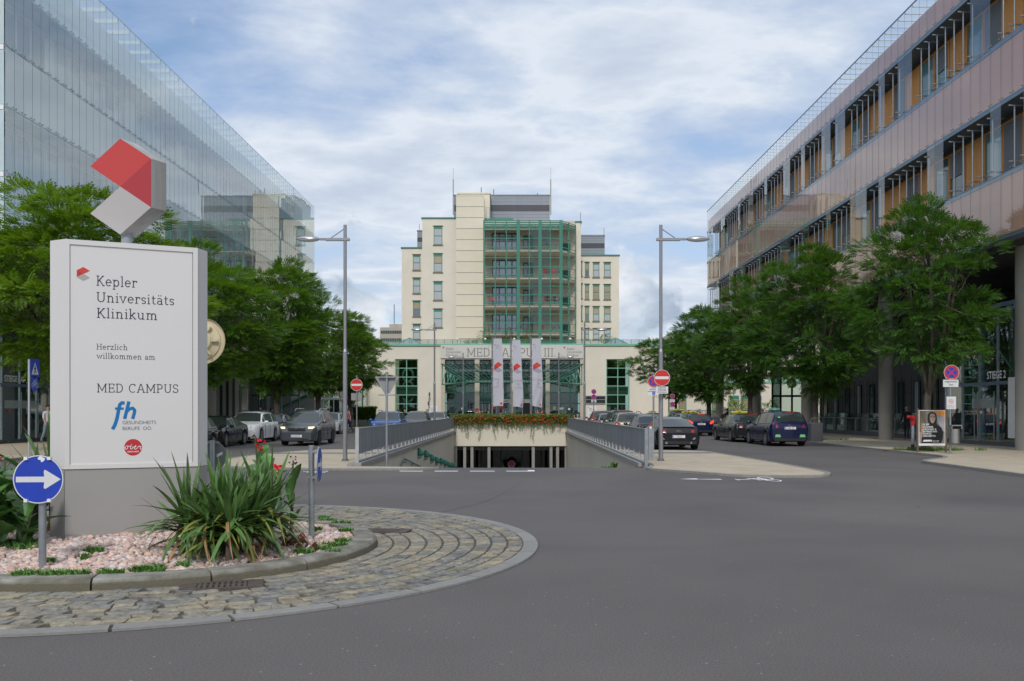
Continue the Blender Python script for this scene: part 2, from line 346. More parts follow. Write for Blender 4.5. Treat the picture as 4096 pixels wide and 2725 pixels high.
def sans(name, txt, org, rt, up, size, m, parent, bold=0.0, align='LEFT', sx=1.0, depth=0.0, space=1.0):
    cu = bpy.data.curves.new(name, 'FONT'); cu.body = txt; cu.size = 1.0; cu.offset = bold; cu.align_x = align; cu.space_line = space; cu.resolution_u = 3
    o = bpy.data.objects.new('t', cu); sc.collection.objects.link(o); dg = bpy.context.evaluated_depsgraph_get(); dg.update()
    me = bpy.data.meshes.new_from_object(o.evaluated_get(dg)); bpy.data.objects.remove(o)
    rt = Vector(rt).normalized() * size / 0.73; up = Vector(up).normalized() * size / 0.73; nn = rt.cross(up).normalized() * 0.002
    mb = MB(); mb.add([Vector(org) + nn + rt * v.co.x * sx + up * v.co.y for v in me.vertices], [tuple(p.vertices) for p in me.polygons])
    if depth:
        b2 = MB(); nv = nn.normalized() * depth; src = mb.v
        for f in mb.f: b2.prism([Vector(src[i]) for i in f], nv)
        mb = b2
    bpy.data.meshes.remove(me)
    return mb.build(name, m, parent)
def disc(mb, c, rt, up, r, r0=0.0, n=32, a0=0, a1=360):
    rt = Vector(rt).normalized(); up = Vector(up).normalized(); c = Vector(c); vs = []; full = abs(a1 - a0) >= 360
    ang = [R(a0 + (a1 - a0) * i / n) for i in range(n if full else n + 1)]
    if r0 <= 0:
        return mb.add([c + rt * math.cos(t) * r + up * math.sin(t) * r for t in ang], [tuple(range(len(ang)))])
    k = len(ang)
    vs = [c + rt * math.cos(t) * r + up * math.sin(t) * r for t in ang] + [c + rt * math.cos(t) * r0 + up * math.sin(t) * r0 for t in ang]
    return mb.add(vs, [(i, (i + 1) % k, (i + 1) % k + k, i + k) for i in range(k if full else k - 1)])
# ================================================================== GROUND
def asphalt(name, c, v=0.1):
    m = mat(name, c, 0.88, var=v, scale=0.5, bump=0.35, bscale=160, detail=9)
    t = m.node_tree; p = t.nodes['Principled BSDF']; src = p.inputs['Base Color'].links[0].from_socket
    tcn = t.nodes.new('ShaderNodeTexCoord'); ns = t.nodes.new('ShaderNodeTexNoise'); ns.inputs['Scale'].default_value = 70; ns.inputs['Detail'].default_value = 3
    t.links.new(tcn.outputs['Object'], ns.inputs['Vector']); rp = t.nodes.new('ShaderNodeValToRGB')
    rp.color_ramp.elements[0].position = 0.3; rp.color_ramp.elements[0].color = (0.72, 0.72, 0.72, 1); rp.color_ramp.elements[1].position = 0.75; rp.color_ramp.elements[1].color = (1.35, 1.35, 1.35, 1)
    t.links.new(ns.outputs[0], rp.inputs[0]); mx = t.nodes.new('ShaderNodeMix'); mx.data_type = 'RGBA'; mx.blend_type = 'MULTIPLY'; mx.inputs[0].default_value = 1
    t.links.new(src, mx.inputs[6]); t.links.new(rp.outputs[0], mx.inputs[7])
    # sparse pale grit and a few worn streaks
    vo = t.nodes.new('ShaderNodeTexVoronoi'); vo.inputs['Scale'].default_value = 6.5; vo.inputs['Randomness'].default_value = 1; t.links.new(tcn.outputs['Object'], vo.inputs['Vector'])
    lt = t.nodes.new('ShaderNodeMath'); lt.operation = 'LESS_THAN'; lt.inputs[1].default_value = 0.06; t.links.new(vo.outputs['Distance'], lt.inputs[0])
    mx2 = t.nodes.new('ShaderNodeMix'); mx2.data_type = 'RGBA'; t.links.new(lt.outputs[0], mx2.inputs[0]); t.links.new(mx.outputs[2], mx2.inputs[6]); mx2.inputs[7].default_value = (0.27, 0.26, 0.25, 1)
    n4 = t.nodes.new('ShaderNodeTexNoise'); n4.inputs['Scale'].default_value = 0.22; n4.inputs['Detail'].default_value = 6; n4.inputs['Distortion'].default_value = 0.8; t.links.new(tcn.outputs['Object'], n4.inputs['Vector'])
    rp4 = t.nodes.new('ShaderNodeValToRGB'); rp4.color_ramp.elements[0].position = 0.32; rp4.color_ramp.elements[0].color = (0.86, 0.86, 0.87, 1); rp4.color_ramp.elements[1].position = 0.66; rp4.color_ramp.elements[1].color = (1.10, 1.095, 1.09, 1); t.links.new(n4.outputs[0], rp4.inputs[0])
    mx4 = t.nodes.new('ShaderNodeMix'); mx4.data_type = 'RGBA'; mx4.blend_type = 'MULTIPLY'; mx4.inputs[0].default_value = 1; t.links.new(mx2.outputs[2], mx4.inputs[6]); t.links.new(rp4.outputs[0], mx4.inputs[7])
    t.links.new(mx4.outputs[2], p.inputs['Base Color']); return m
ASPH = asphalt('asphalt', (0.118, 0.108, 0.103), 0.06)
BEIGE = mat('exposed_aggregate', (0.47, 0.40, 0.30), 0.9, var=0.12, scale=1.1, bump=0.4, bscale=120)
KERB = mat('granite_kerb', (0.26, 0.25, 0.225), 0.85, var=0.14, scale=9, bump=0.3, bscale=90, objrand=0.06)
LINE = mat('road_paint', (0.85, 0.85, 0.86), 0.7, var=0.10, scale=14)
BAND = mat('grey_paving_band', (0.17, 0.18, 0.20), 0.85, var=0.08, scale=3, bump=0.2, bscale=80)
XL = lambda Y: -4.52 + (Y - 26.3) * 0.0063
XR = lambda Y: 3.80 + (Y - 26.3) * 0.0059
Y0, Y1 = 26.3, 69.0
mb = MB()
fl = [(-900, -120), (900, -120), (900, Y0), (XR(Y0), Y0), (XL(Y0), Y0), (-900, Y0)]
def gquad(a, b, c, d, nx=1, ny=1): mb.quad((*a, 0), (*b, 0), (*c, 0), (*d, 0))
gquad((-900, -120), (900, -120), (900, Y0), (-900, Y0)); gquad((-900, Y0), (XL(Y0), Y0), (XL(Y1), Y1), (-900, Y1))
gquad((XR(Y0), Y0), (900, Y0), (900, Y1), (XR(Y1), Y1)); gquad((-900, Y1), (900, Y1), (900, 1600), (-900, 1600))
tag(mb.build('road', ASPH, center=False), kind='structure')
# ramp road going down into the garage
mb = MB(); prof = [(Y0, 0.0), (27.2, -0.05), (28.2, -0.15)] + [(28.2 + i * 2, -0.15 - 0.115 * i * 2) for i in range(1, 17)] + [(64, -4.15), (100, -4.2)]
for (ya, za), (yb, zb) in zip(prof, prof[1:]): mb.quad((-5 if yb > 64 else XL(ya), ya, za), (5 if yb > 64 else XR(ya), ya, za), (5 if yb > 64 else XR(yb), yb, zb), (-5 if yb > 64 else XL(yb), yb, zb))
tag(mb.build('ramp_road', ASPH, center=False, smooth=1), kind='structure')

def round_poly(pts, r=0.5, n=5):
    o = []; k = len(pts)
    for i in range(k):
        p = Vector(pts[i][:2]); a = (Vector(pts[i - 1][:2]) - p); b = (Vector(pts[(i + 1) % k][:2]) - p); rr = pts[i][2] if len(pts[i]) > 2 else r
        q = min(rr, a.length * 0.45, b.length * 0.45); pa = p + a.normalized() * q; pb = p + b.normalized() * q
        for j in range(n + 1):
            t = j / n; o.append(pa * (1 - t) ** 2 + p * 2 * t * (1 - t) + pb * t * t)
    return o
def slab(name, pts, h, m, kerbw=0.13, kerbh=None, z0=0.0, kerb_every=1.0, kl='kerb_stone', stones=True):
    top = MB(); top.prism([(p.x, p.y, z0 + h) for p in pts], (0, 0, -h)); o = top.build(name, m); tag(o, kind='structure')
    if not stones: return o
    kh = kerbh or h + 0.006; per = 0; k = len(pts)
    area = sum(pts[i].x * pts[(i + 1) % k].y - pts[(i + 1) % k].x * pts[i].y for i in range(k)); sg = 1 if area > 0 else -1
    # walk along the outline laying one stone per metre, short ones on curves
    seg = []; acc = [pts[0]]
    for i in range(1, k + 1):
        a, b = acc[-1], pts[i % k]; L = (b - a).length
        if L < 1e-3: continue
        nseg = max(1, int(L / kerb_every)) if L > kerb_every * 1.5 else 1
        for j in range(1, nseg + 1):
            q = a.lerp(b, j / nseg)
            if (q - seg[-1][0]).length < kerb_every * 0.45 if False else False: continue
            acc.append(q)
    chain = [acc[0]]; s = [acc[0]]
    run = [acc[0]]; ln = 0; stones_ = []
    for q in acc[1:]:
        ln += (q - run[-1]).length; run.append(q)
        if ln >= kerb_every * 0.8: stones_.append(run); run = [q]; ln = 0
    if len(run) > 1: stones_.append(run)
    cnt = 0
    for st in stones_:
        if min(p.y for p in st) > 62 or min(p.length for p in st) > 75 or min(p.y for p in st) < 5: continue
        b = MB(); g = 0.006
        inn = []; outp = []
        for i, p in enumerate(st):
            d = (st[min(i + 1, len(st) - 1)] - st[max(i - 1, 0)]).normalized(); nrm = Vector((d.y, -d.x)) * sg
            e = d * (g if i == 0 else (-g if i == len(st) - 1 else 0))
            outp.append(p + nrm * 0.012 + e); inn.append(p - nrm * kerbw + e)
        poly = outp + inn[::-1]
        b.prism([(p.x, p.y, z0 + kh + 0.002 * (cnt % 3)) for p in poly], (0, 0, -kh)); b.build(kl, KERB, o); cnt += 1
    return o
Li = round_poly([(-9.3, 28.6, 1.5), (-7.9, 25.9, 1.2), (-5.2, 25.1, 1), (-2.6, 25.15, 0.6), (-1.9, 25.75, 0.25), (-4.50, 26.28, 0.05), (-4.66, 27.2, 0.05), (-4.62, 37.8, 0.3), (-7.9, 37.8, 1.2), (-9.2, 33.5, 1.5)], 0.5)
slab('left_island', Li, 0.05, BEIGE)
Ri = round_poly([(3.86, 26.28, 0.05), (3.6, 25.3, 0.4), (5.6, 22.5, 1.5), (7.5, 22.3, 0.6), (8.05, 23.6, 0.5), (8.0, 27.5, 2), (7.5, 36.6, 0.8), (4.15, 37.6, 0.3), (3.98, 27.2, 0.05)], 0.5)
slab('right_island', Ri, 0.05, BEIGE)
Rp = round_poly([(15.0, 112, 0.1), (14.75, 31.4, 1.5), (12.5, 28.9, 0.8), (12.3, 22, 0.8), (13.5, -10, 0.5), (60, -10, 0.5), (60, 112, 0.5)], 0.5)
slab('right_pavement', Rp, 0.07, BEIGE, kerbh=0.078)
Lp = round_poly([(-60, -10), (-15.5, -10), (-15.0, 18, 1), (-16.2, 30, 3), (-15.0, 40, 2), (-14.6, 88, 1.0), (-60, 88)], 0.5)[::-1]
slab('left_pavement', Lp, 0.07, BEIGE, kerbh=0.078)
def flat(name, pts, z, m, parent=None, kind=None):
    b = MB(); b.add([(x, y, z) for x, y in pts], [tuple(range(len(pts)))]); o = b.build(name, m, parent); 
    if kind: tag(o, kind=kind)
    return o
flat('left_paving_band', [(-8.9, 33.9), (-4.75, 33.9), (-4.75, 34.8), (-8.75, 34.8)], 0.054, BAND, kind='structure')
flat('right_paving_band', [(4.1, 34.2), (7.4, 34.2), (7.35, 35.1), (4.1, 35.1)], 0.054, BAND, kind='structure')

# painted markings
def marking(name, polys, z, label, cat, group=None):
    b = MB()
    for pl in polys: b.add([(x, y, z) for x, y in pl], [tuple(range(len(pl)))])
    return tag(b.build(name, LINE), label, cat, group)
rect = lambda x0, x1, y0, y1: [(x0, y0), (x1, y0), (x1, y1), (x0, y1)]
dl = ['beside the left island kerb', 'second from the left island', 'third from the left island', 'ending in a small square block, in front of the garage ramp']
for i, (a, b_) in enumerate(((-2.97, -2.36), (-2.05, -1.43), (-1.11, -0.46), (-0.15, 0.60))):
    pls = [rect(a, b_, 24.70, 24.92)] + ([rect(0.42, 0.60, 24.905, 25.25)] if i == 3 else [])
    marking('road_marking', pls, 0.006, 'short white dash painted on the asphalt, ' + dl[i], 'road marking', 'dashes before the garage ramp')
def bike_marks(cx, cy, s, sy):
    pl = []
    def ringp(x, y, r, w=0.05, n=16):
        for i in range(n):
            a, b_ = 2 * math.pi * i / n, 2 * math.pi * (i + 1) / n
            pl.append([(cx + s * (x + (r) * math.cos(a)), cy + sy * (y + r * math.sin(a))), (cx + s * (x + r * math.cos(b_)), cy + sy * (y + r * math.sin(b_))), (cx + s * (x + (r - w) * math.cos(b_)), cy + sy * (y + (r - w) * math.sin(b_))), (cx + s * (x + (r - w) * math.cos(a)), cy + sy * (y + (r - w) * math.sin(a)))])
    def ln(a, b_, w=0.05):
        A = Vector(a); B = Vector(b_); d = (B - A).normalized(); n_ = Vector((-d.y, d.x)) * w / 2
        pl.append([(cx + s * q.x, cy + sy * q.y) for q in (A + n_, B + n_, B - n_, A - n_)])
    return pl, ringp, ln
for (cx, cy, s, lab) in ((5.75, 21.85, 0.55, 'white painted bicycle symbol on the asphalt before the right island'), (-5.25, 24.45, 0.55, 'white painted bicycle symbol on the asphalt before the left island')):
    pl, ringp, ln = bike_marks(cx, cy, s, 1.15 if cx > 0 else 0.6)
    for sgn in (1,):
        ringp(0.45, -0.28, 0.32, 0.08); ringp(0.45, 0.30, 0.32, 0.08)
        ln((0.45, -0.28), (0.0, -0.15), .08); ln((0.0, -0.15), (-0.25, 0.12), .08); ln((0.0, -.15), (0.35, .05), .07); ln((.35, .05), (-0.2, 0.12), .07); ln((.45, .30), (-.35, .16), .08); ln((-.35, .0), (-.35, .3), .07); ln((-.1, -.32), (-.1, -.05), .08)
        ln((-.45, -.1), (-.95, -.1), .1); ln((-.95, -.25), (-.95, .1), .08)
    b = MB()
    for k, q in enumerate(pl): b.add([(x, y, 0.006 + 0.00015 * (k % 20)) for x, y in q], [tuple(range(len(q)))])
    tag(b.build('bicycle_marking', LINE), lab, 'road marking')
marking('arrow_marking', [[(4.88, 21.75), (4.88, 21.95), (4.35, 21.93), (4.35, 22.12), (3.90, 21.93), (4.35, 21.8), (4.3, 21.87)]], 0.006, 'white painted arrow pointing left on the asphalt before the right island', 'road marking')
marking('arrow_marking', [[(-6.1, 24.75), (-6.1, 24.9), (-6.55, 24.9), (-6.55, 25.02), (-6.85, 24.85), (-6.55, 24.68), (-6.55, 24.75)]], 0.006, 'white painted arrow on the asphalt left of the bicycle symbol by the left island', 'road marking')
flat('road_marking', rect(-7.3, -6.4, 44.0, 44.6), 0.006, mat('worn_blue_paint', (0.22, 0.28, 0.42), 0.8, var=0.3, scale=20)); tag(bpy.context.scene.objects['road_marking.004'] if 'road_marking.004' in bpy.data.objects else sc.objects[-1], 'worn pale blue painted patch on the road beyond the left island', 'road marking')
# crack / joint line across the roundabout road
b = MB(); rnd = random.Random(4)
cr = [G(1750, 2052), G(1830, 2036), G(1900, 2020), G(1970, 1996), G(2020, 1972), G(2075, 1938), G(2105, 1915)]
for p, q in zip(cr, cr[1:]):
    for j in range(6):
        a = p.lerp(q, j / 6); c = p.lerp(q, (j + 1) / 6); a.z = c.z = 0.003; d = Vector((rnd.uniform(-.01, .01), rnd.uniform(-.02, .02), 0)); b.quad(a, c + d, c + d + Vector((0, 0.03, 0)), a + Vector((0, 0.03, 0)))
tag(b.build('road_crack', mat('crack_tar', (0.035, 0.033, 0.034), 0.7)), 'thin dark crack running across the asphalt beside the roundabout', 'crack')
# litter of small leaves and paper
b = MB(); lm = mat('dry_leaf', (0.35, 0.2, 0.05), 0.8, island=0.6)
for k in range(150):
    x, y = rnd.uniform(-9, 14), rnd.uniform(6, 40)
    if k % 2: 
        q = rnd.random(); x, y = 14.75 + (-1.6 + q * 1.6) * rnd.random(), rnd.uniform(30, 47)
    if (x > -6 and x < 1 and y < 16): continue
    s = rnd.uniform(0.012, 0.035); a = rnd.uniform(0, 6.3); b.quad(*[(x + s * math.cos(a + t), y + s * 1.0 * math.sin(a + t) * 1.2, 0.012 + rnd.uniform(0, .01)) for t in (0, 1.6, 3.1, 4.7)])
tag(b.build('fallen_leaves', lm), kind='stuff')

# ================================================================== ROUNDABOUT
KC = Vector((-4.172, 10.777)); KR = 2.589; OC = Vector((-4.345, 11.204)); OR = 4.653; KH = 0.122
apron = MB()
def ringpt(t, a):     # t 0 at the kerb, 1 at the inside of the flush granite ring
    d = Vector((math.cos(a), math.sin(a))); return (KC + d * KR).lerp(OC + d * (OR - 0.17), t)
nn = 96
vs = [(*ringpt(-0.1, 2 * math.pi * i / nn), 0.010) for i in range(nn)] + [(*ringpt(1.0, 2 * math.pi * i / nn), 0.010) for i in range(nn)]
apron.add(vs, [(i, (i + 1) % nn, (i + 1) % nn + nn, i + nn) for i in range(nn)])
MORTAR = mat('paving_mortar', (0.10, 0.088, 0.068), 0.95, var=0.2, scale=8, bump=0.5, bscale=100)
apr = tag(apron.build('roundabout_apron', MORTAR, center=False), kind='structure')
STONE = mat('paving_sett', (0.185, 0.195, 0.20), 0.8, col2=(0.34, 0.30, 0.215), scale=6, bump=0.5, bscale=45, objrand=0.0)
def sett_mat(nm, src):
    m = bpy.data.materials.new(nm); m.use_nodes = True; t = m.node_tree; p = t.nodes['Principled BSDF']; p.inputs['Roughness'].default_value = 0.8
    if src == 'obj': rsock = t.nodes.new('ShaderNodeObjectInfo').outputs['Random']
    else: rsock = t.nodes.new('ShaderNodeNewGeometry').outputs['Random Per Island']
    rp = t.nodes.new('ShaderNodeValToRGB'); e = rp.color_ramp.elements; cs = [(0, (.15, .155, .16)), (.2, (.225, .22, .205)), (.4, (.27, .245, .19)), (.6, (.20, .20, .19)), (.8, (.32, .28, .20)), (1, (.17, .155, .125))]
    while len(e) < len(cs): e.new(.5)
    for i, (q, c) in enumerate(cs): e[i].position = q; e[i].color = (*c, 1)
    t.links.new(rsock, rp.inputs[0])
    tcn = t.nodes.new('ShaderNodeTexCoord'); ns = t.nodes.new('ShaderNodeTexNoise'); ns.inputs['Scale'].default_value = 16; ns.inputs['Detail'].default_value = 7; ns.inputs['Roughness'].default_value = .7
    geo = t.nodes.new('ShaderNodeNewGeometry'); t.links.new(geo.outputs['Position'], ns.inputs['Vector'])
    r2 = t.nodes.new('ShaderNodeValToRGB'); r2.color_ramp.elements[0].position = .3; r2.color_ramp.elements[0].color = (.40, .40, .42, 1); r2.color_ramp.elements[1].position = .7; r2.color_ramp.elements[1].color = (1.5, 1.46, 1.36, 1); t.links.new(ns.outputs[0], r2.inputs[0])
    mx = t.nodes.new('ShaderNodeMix'); mx.data_type = 'RGBA'; mx.blend_type = 'MULTIPLY'; mx.inputs[0].default_value = 1; t.links.new(rp.outputs[0], mx.inputs[6]); t.links.new(r2.outputs[0], mx.inputs[7]); t.links.new(mx.outputs[2], p.inputs['Base Color'])
    bn = t.nodes.new('ShaderNodeBump'); bn.inputs['Strength'].default_value = .5; bn.inputs['Distance'].default_value = .012; t.links.new(ns.outputs[0], bn.inputs['Height']); t.links.new(bn.outputs[0], p.inputs['Normal']); return m
SETT = sett_mat('paving_sett_single', 'obj'); SETTS = sett_mat('paving_setts_joined', 'isl')
rnd = random.Random(11)
def sett_geo(q, z, mbx, rn):
    """q: four corners (2d) of a sett; worn pillow top"""
    c = sum(q, Vector((0, 0))) / 4; outl = []
    for i in range(4):
        a, b_ = q[i], q[(i + 1) % 4]
        outl.append(a.lerp(c, 0.02 + rn.uniform(0, .05))); outl.append(a.lerp(b_, 0.5 + rn.uniform(-.1, .1)).lerp(c, rn.uniform(-.03, .03)))
    n = 8; vs = [(p.x, p.y, 0.005) for p in outl] + [(*(p.lerp(c, 0.03)), z - 0.0035) for p in outl] + [(*(p.lerp(c, 0.13)), z + rn.uniform(-.003, .002)) for p in outl] + [(c.x, c.y, z + 0.002)]
    fs = [(i, (i + 1) % n, n + (i + 1) % n, n + i) for i in range(n)] + [(n + i, n + (i + 1) % n, 2 * n + (i + 1) % n, 2 * n + i) for i in range(n)] + [(2 * n + i, 2 * n + (i + 1) % n, 3 * n) for i in range(n)]
    mbx.add(vs, fs)
setts = []; NR = 9
drains = [(G(890, 2352, 0.0).xy, 0.36, 0.20), (G(1545, 2132, 0).xy, 0.33, 0.22)]
for k in range(NR):
    rm = KR + (k + 0.5) * (OR - .17 - KR) / NR; cnt = int(2 * math.pi * rm / 0.19); a = rnd.random()
    widths = [rnd.uniform(0.75, 1.3) for _ in range(cnt)]; tot = sum(widths); pos = 0
    for wd in widths:
        a0 = a + 2 * math.pi * pos / tot; a1 = a + 2 * math.pi * (pos + wd) / tot; pos += wd
        t0, t1 = k / NR + 0.002, (k + 1) / NR - 0.002; j = rnd.uniform(-.018, .018)
        q = [ringpt(t0 + .004, a0 + .0012), ringpt(t1 - .004, a0 + .0012 + j), ringpt(t1 - .004, a1 - .0012 + j), ringpt(t0 + .004, a1 - .0012)]; c = sum(q, Vector((0, 0))) / 4
        if c.x < -8.5 and c.y < 9: continue
        if any(abs(c.x - d.x) < wx and abs(c.y - d.y) < wy for d, wx, wy in drains): continue
        visx = abs(c.x) < c.y * 0.56 + .3; hid = (c.x < -2.6 and c.y > 12.5)
        setts.append((-(1e4 if visx and not hid else 0) + c.length, q))
setts.sort(key=lambda t: t[0]); rest = MB()
for i, (_, q) in enumerate(setts):
    z = 0.026 + rnd.uniform(-.004, .004)
    if i < 296:
        b = MB(); sett_geo(q, z, b, rnd); b.build('paving_stone', SETT, apr, smooth=40)
    else: sett_geo(q, z, rest, rnd)
tag(rest.build('paving_stones_beyond', SETTS, apr, smooth=40), kind='stuff')
# flush granite ring
rg = tag(empty('roundabout_edging', (OC.x, OC.y, 0), None, None), kind='structure')
bpy.data.objects.remove(rg)
bb = MB(); bb.add([(OC.x + (OR - .02 - w_) * math.cos(2 * math.pi * i / 96), OC.y + (OR - .02 - w_) * math.sin(2 * math.pi * i / 96), 0.006) for w_ in (0, .15) for i in range(96)], [(i, (i + 1) % 96, (i + 1) % 96 + 96, i + 96) for i in range(96)])
rg = tag(bb.build('roundabout_edging', MORTAR, center=False), kind='structure')
GRAN = mat('pale_granite', (0.245, 0.24, 0.225), 0.8, var=0.1, scale=14, bump=0.25, bscale=120, objrand=0.06)
ne = 34
for i in range(ne):
    a0 = 2 * math.pi * (i + .2) / ne + .003; a1 = 2 * math.pi * (i + 1.2) / ne - .003; po = []; pi_ = []
    for j in range(5):
        a = a0 + (a1 - a0) * j / 4; d = Vector((math.cos(a), math.sin(a))); po.append(OC + d * OR); pi_.append(OC + d * (OR - .17))
    b = MB(); b.prism([(p.x, p.y, 0.022) for p in po + pi_[::-1]], (0, 0, -.02)); b.build('edging_stone', GRAN, rg)
# raised kerb
kb = MB(); kb.add([(KC.x + r_ * math.cos(2 * math.pi * i / 80), KC.y + r_ * math.sin(2 * math.pi * i / 80), 0.07) for r_ in (KR - .03, KR - .25) for i in range(80)], [(i, (i + 1) % 80, (i + 1) % 80 + 80, i + 80) for i in range(80)])
kbo = tag(kb.build('roundabout_kerb', MORTAR, center=False), kind='structure')
KERB2 = mat('mottled_kerb', (0.33, 0.325, 0.29), 0.88, col2=(0.12, 0.108, 0.075), scale=3.2, bump=0.45, bscale=50, detail=9)
_t = KERB2.node_tree; _p = _t.nodes['Principled BSDF']; _s = _p.inputs['Base Color'].links[0].from_socket; _ge = _t.nodes.new('ShaderNodeNewGeometry'); _se = _t.nodes.new('ShaderNodeSeparateXYZ'); _t.links.new(_ge.outputs['Position'], _se.inputs[0])
_nz = _t.nodes.new('ShaderNodeTexNoise'); _nz.inputs['Scale'].default_value = 7; _nz.inputs['Detail'].default_value = 8; _t.links.new(_ge.outputs['Position'], _nz.inputs['Vector']); _ma = _t.nodes.new('ShaderNodeMath'); _ma.operation = 'MULTIPLY_ADD'; _t.links.new(_nz.outputs[0], _ma.inputs[0]); _ma.inputs[1].default_value = -.10; _t.links.new(_se.outputs[2], _ma.inputs[2])
_mr = _t.nodes.new('ShaderNodeMapRange'); _mr.inputs['From Min'].default_value = .025; _mr.inputs['From Max'].default_value = .07; _t.links.new(_ma.outputs[0], _mr.inputs['Value']); _mx = _t.nodes.new('ShaderNodeMix'); _mx.data_type = 'RGBA'; _t.links.new(_mr.outputs[0], _mx.inputs[0]); _mx.inputs[6].default_value = (.125, .112, .078, 1); _t.links.new(_s, _mx.inputs[7]); _t.links.new(_mx.outputs[2], _p.inputs['Base Color'])   # browner towards the kerb foot, upper edge broken by noise
nk = 16
for i in range(nk):
    a0 = 2 * math.pi * (i + .47) / nk + .0035; a1 = 2 * math.pi * (i + 1.47) / nk - .0035; b = MB(); secs = []
    for j in range(7):
        a = a0 + (a1 - a0) * j / 6; d = Vector((math.cos(a), math.sin(a)))
        secs.append([(*(KC + d * r_), z_) for r_, z_ in ((KR + .010, 0.0), (KR + .006, 0.05), (KR + .002, 0.088), (KR - .035, KH), (KR - .15, KH + .003), (KR - .265, KH), (KR - .275, 0.0))])
    m_ = len(secs[0]); vs = [p for s_ in secs for p in s_]
    fs = [(j * m_ + k, (j + 1) * m_ + k, (j + 1) * m_ + k + 1, j * m_ + k + 1) for j in range(6) for k in range(m_ - 1)] + [tuple(range(m_)), tuple(range(7 * m_ - 1, 6 * m_ - 1, -1))]
    b.add(vs, fs); b.build('kerb_stone', KERB2, kbo, smooth=35, fix=True)
# planting bed and pebbles
def bed_h(x, y):
    r_ = math.hypot(x - KC.x, y - KC.y) / (KR - .27); return 0.075 + 0.13 * max(0, 1 - r_ ** 2.2)
bed = MB(); nb_, na_ = 10, 48
for j in range(nb_ + 1):
    for i in range(na_):
        r_ = (KR - .26) * j / nb_; a = 2 * math.pi * i / na_; x, y = KC.x + r_ * math.cos(a), KC.y + r_ * math.sin(a); bed.v.append((x, y, bed_h(x, y) - .02))
for j in range(nb_):
    for i in range(na_): bed.f.append((j * na_ + i, (j + 1) * na_ + i, (j + 1) * na_ + (i + 1) % na_, j * na_ + (i + 1) % na_)); bed.m.append(0)
tag(bed.build('planting_bed', mat('bed_soil', (0.13, 0.09, 0.07), 0.95, var=.3, scale=10), center=False), kind='structure')
nrng = np.random.default_rng(5)
bm = bmesh.new(); bmesh.ops.create_icosphere(bm, subdivisions=2, radius=1); iv = np.array([v.co[:] for v in bm.verts]); jf = np.array([[v.index for v in f.verts] for f in bm.faces]); bm.free()
bm = bmesh.new(); bmesh.ops.create_icosphere(bm, subdivisions=1, radius=1); iv1 = np.array([v.co[:] for v in bm.verts]); jf1 = np.array([[v.index for v in f.verts] for f in bm.faces]); bm.free()
def pebbles(n):
    V = []; Fc = []; k = 0; pts = []; cell = {}
    while len(pts) < n:
        r_ = (KR - .29) * math.sqrt(nrng.random()); a = nrng.random() * 6.2832; x, y = KC.x + r_ * math.cos(a), KC.y + r_ * math.sin(a)
        # fewer where the sign, planting and the unseen back are
        if y > 12.6 and nrng.random() < .6: continue
        if y > 11.0 and x < -3.6 and nrng.random() < .75: continue
        pts.append((x, y, len(pts)))
    for x, y, i in pts:
        s = np.clip(nrng.normal(.0285, .007), .016, .05); near = y < 10.8
        A, B = (iv, jf) if near else (iv1, jf1)
        sc3 = np.array([s * nrng.uniform(.8, 1.45), s * nrng.uniform(.75, 1.1), s * nrng.uniform(.5, .85)])
        ph = nrng.random(3) * 6; wv = 1 + .13 * np.sin(A[:, 0] * 2.6 + ph[0]) + .13 * np.sin(A[:, 1] * 3.1 + ph[1]) + .1 * np.sin(A[:, 2] * 2.2 + ph[2])
        q = A * wv[:, None] * sc3; e = Euler((nrng.uniform(-.5, .5), nrng.uniform(-.5, .5), nrng.uniform(0, 6.28))).to_matrix(); q = q @ np.array(e).T
        q += np.array([x, y, bed_h(x, y) + nrng.uniform(-.012, .018)]); V.append(q); Fc.append(B + k); k += len(A)
    V = np.vstack(V); Fc = np.vstack(Fc); me = bpy.data.meshes.new('pink_pebbles'); me.vertices.add(len(V)); me.vertices.foreach_set('co', V.ravel()); me.loops.add(len(Fc) * 3); me.loops.foreach_set('vertex_index', Fc.ravel()); me.polygons.add(len(Fc)); me.polygons.foreach_set('loop_start', np.arange(0, len(Fc) * 3, 3)); me.update(calc_edges=True); me.polygons.foreach_set('use_smooth', [True] * len(Fc)); return me
PEB = mat('pink_pebble', (0.56, 0.385, 0.315), 0.75, var=0.10, scale=30, island=0.28, bump=.25, bscale=90)
_t = PEB.node_tree; _h = [n for n in _t.nodes if n.type == 'HUE_SAT'][0]; _g = [n for n in _t.nodes if n.type == 'NEW_GEOMETRY'][0]
_mr = _t.nodes.new('ShaderNodeMapRange'); _mm = _t.nodes.new('ShaderNodeMath'); _mm.operation = 'FRACT'; _m2 = _t.nodes.new('ShaderNodeMath'); _m2.operation = 'MULTIPLY'; _m2.inputs[1].default_value = 37.7
_t.links.new(_g.outputs['Random Per Island'], _m2.inputs[0]); _t.links.new(_m2.outputs[0], _mm.inputs[0]); _t.links.new(_mm.outputs[0], _mr.inputs[0]); _mr.inputs['To Min'].default_value = .35; _mr.inputs['To Max'].default_value = 1.15; _t.links.new(_mr.outputs[0], _h.inputs['Saturation'])
me = pebbles(8200); me.materials.append(PEB); o = bpy.data.objects.new('pink_pebbles', me); sc.collection.objects.link(o); tag(o, kind='stuff')
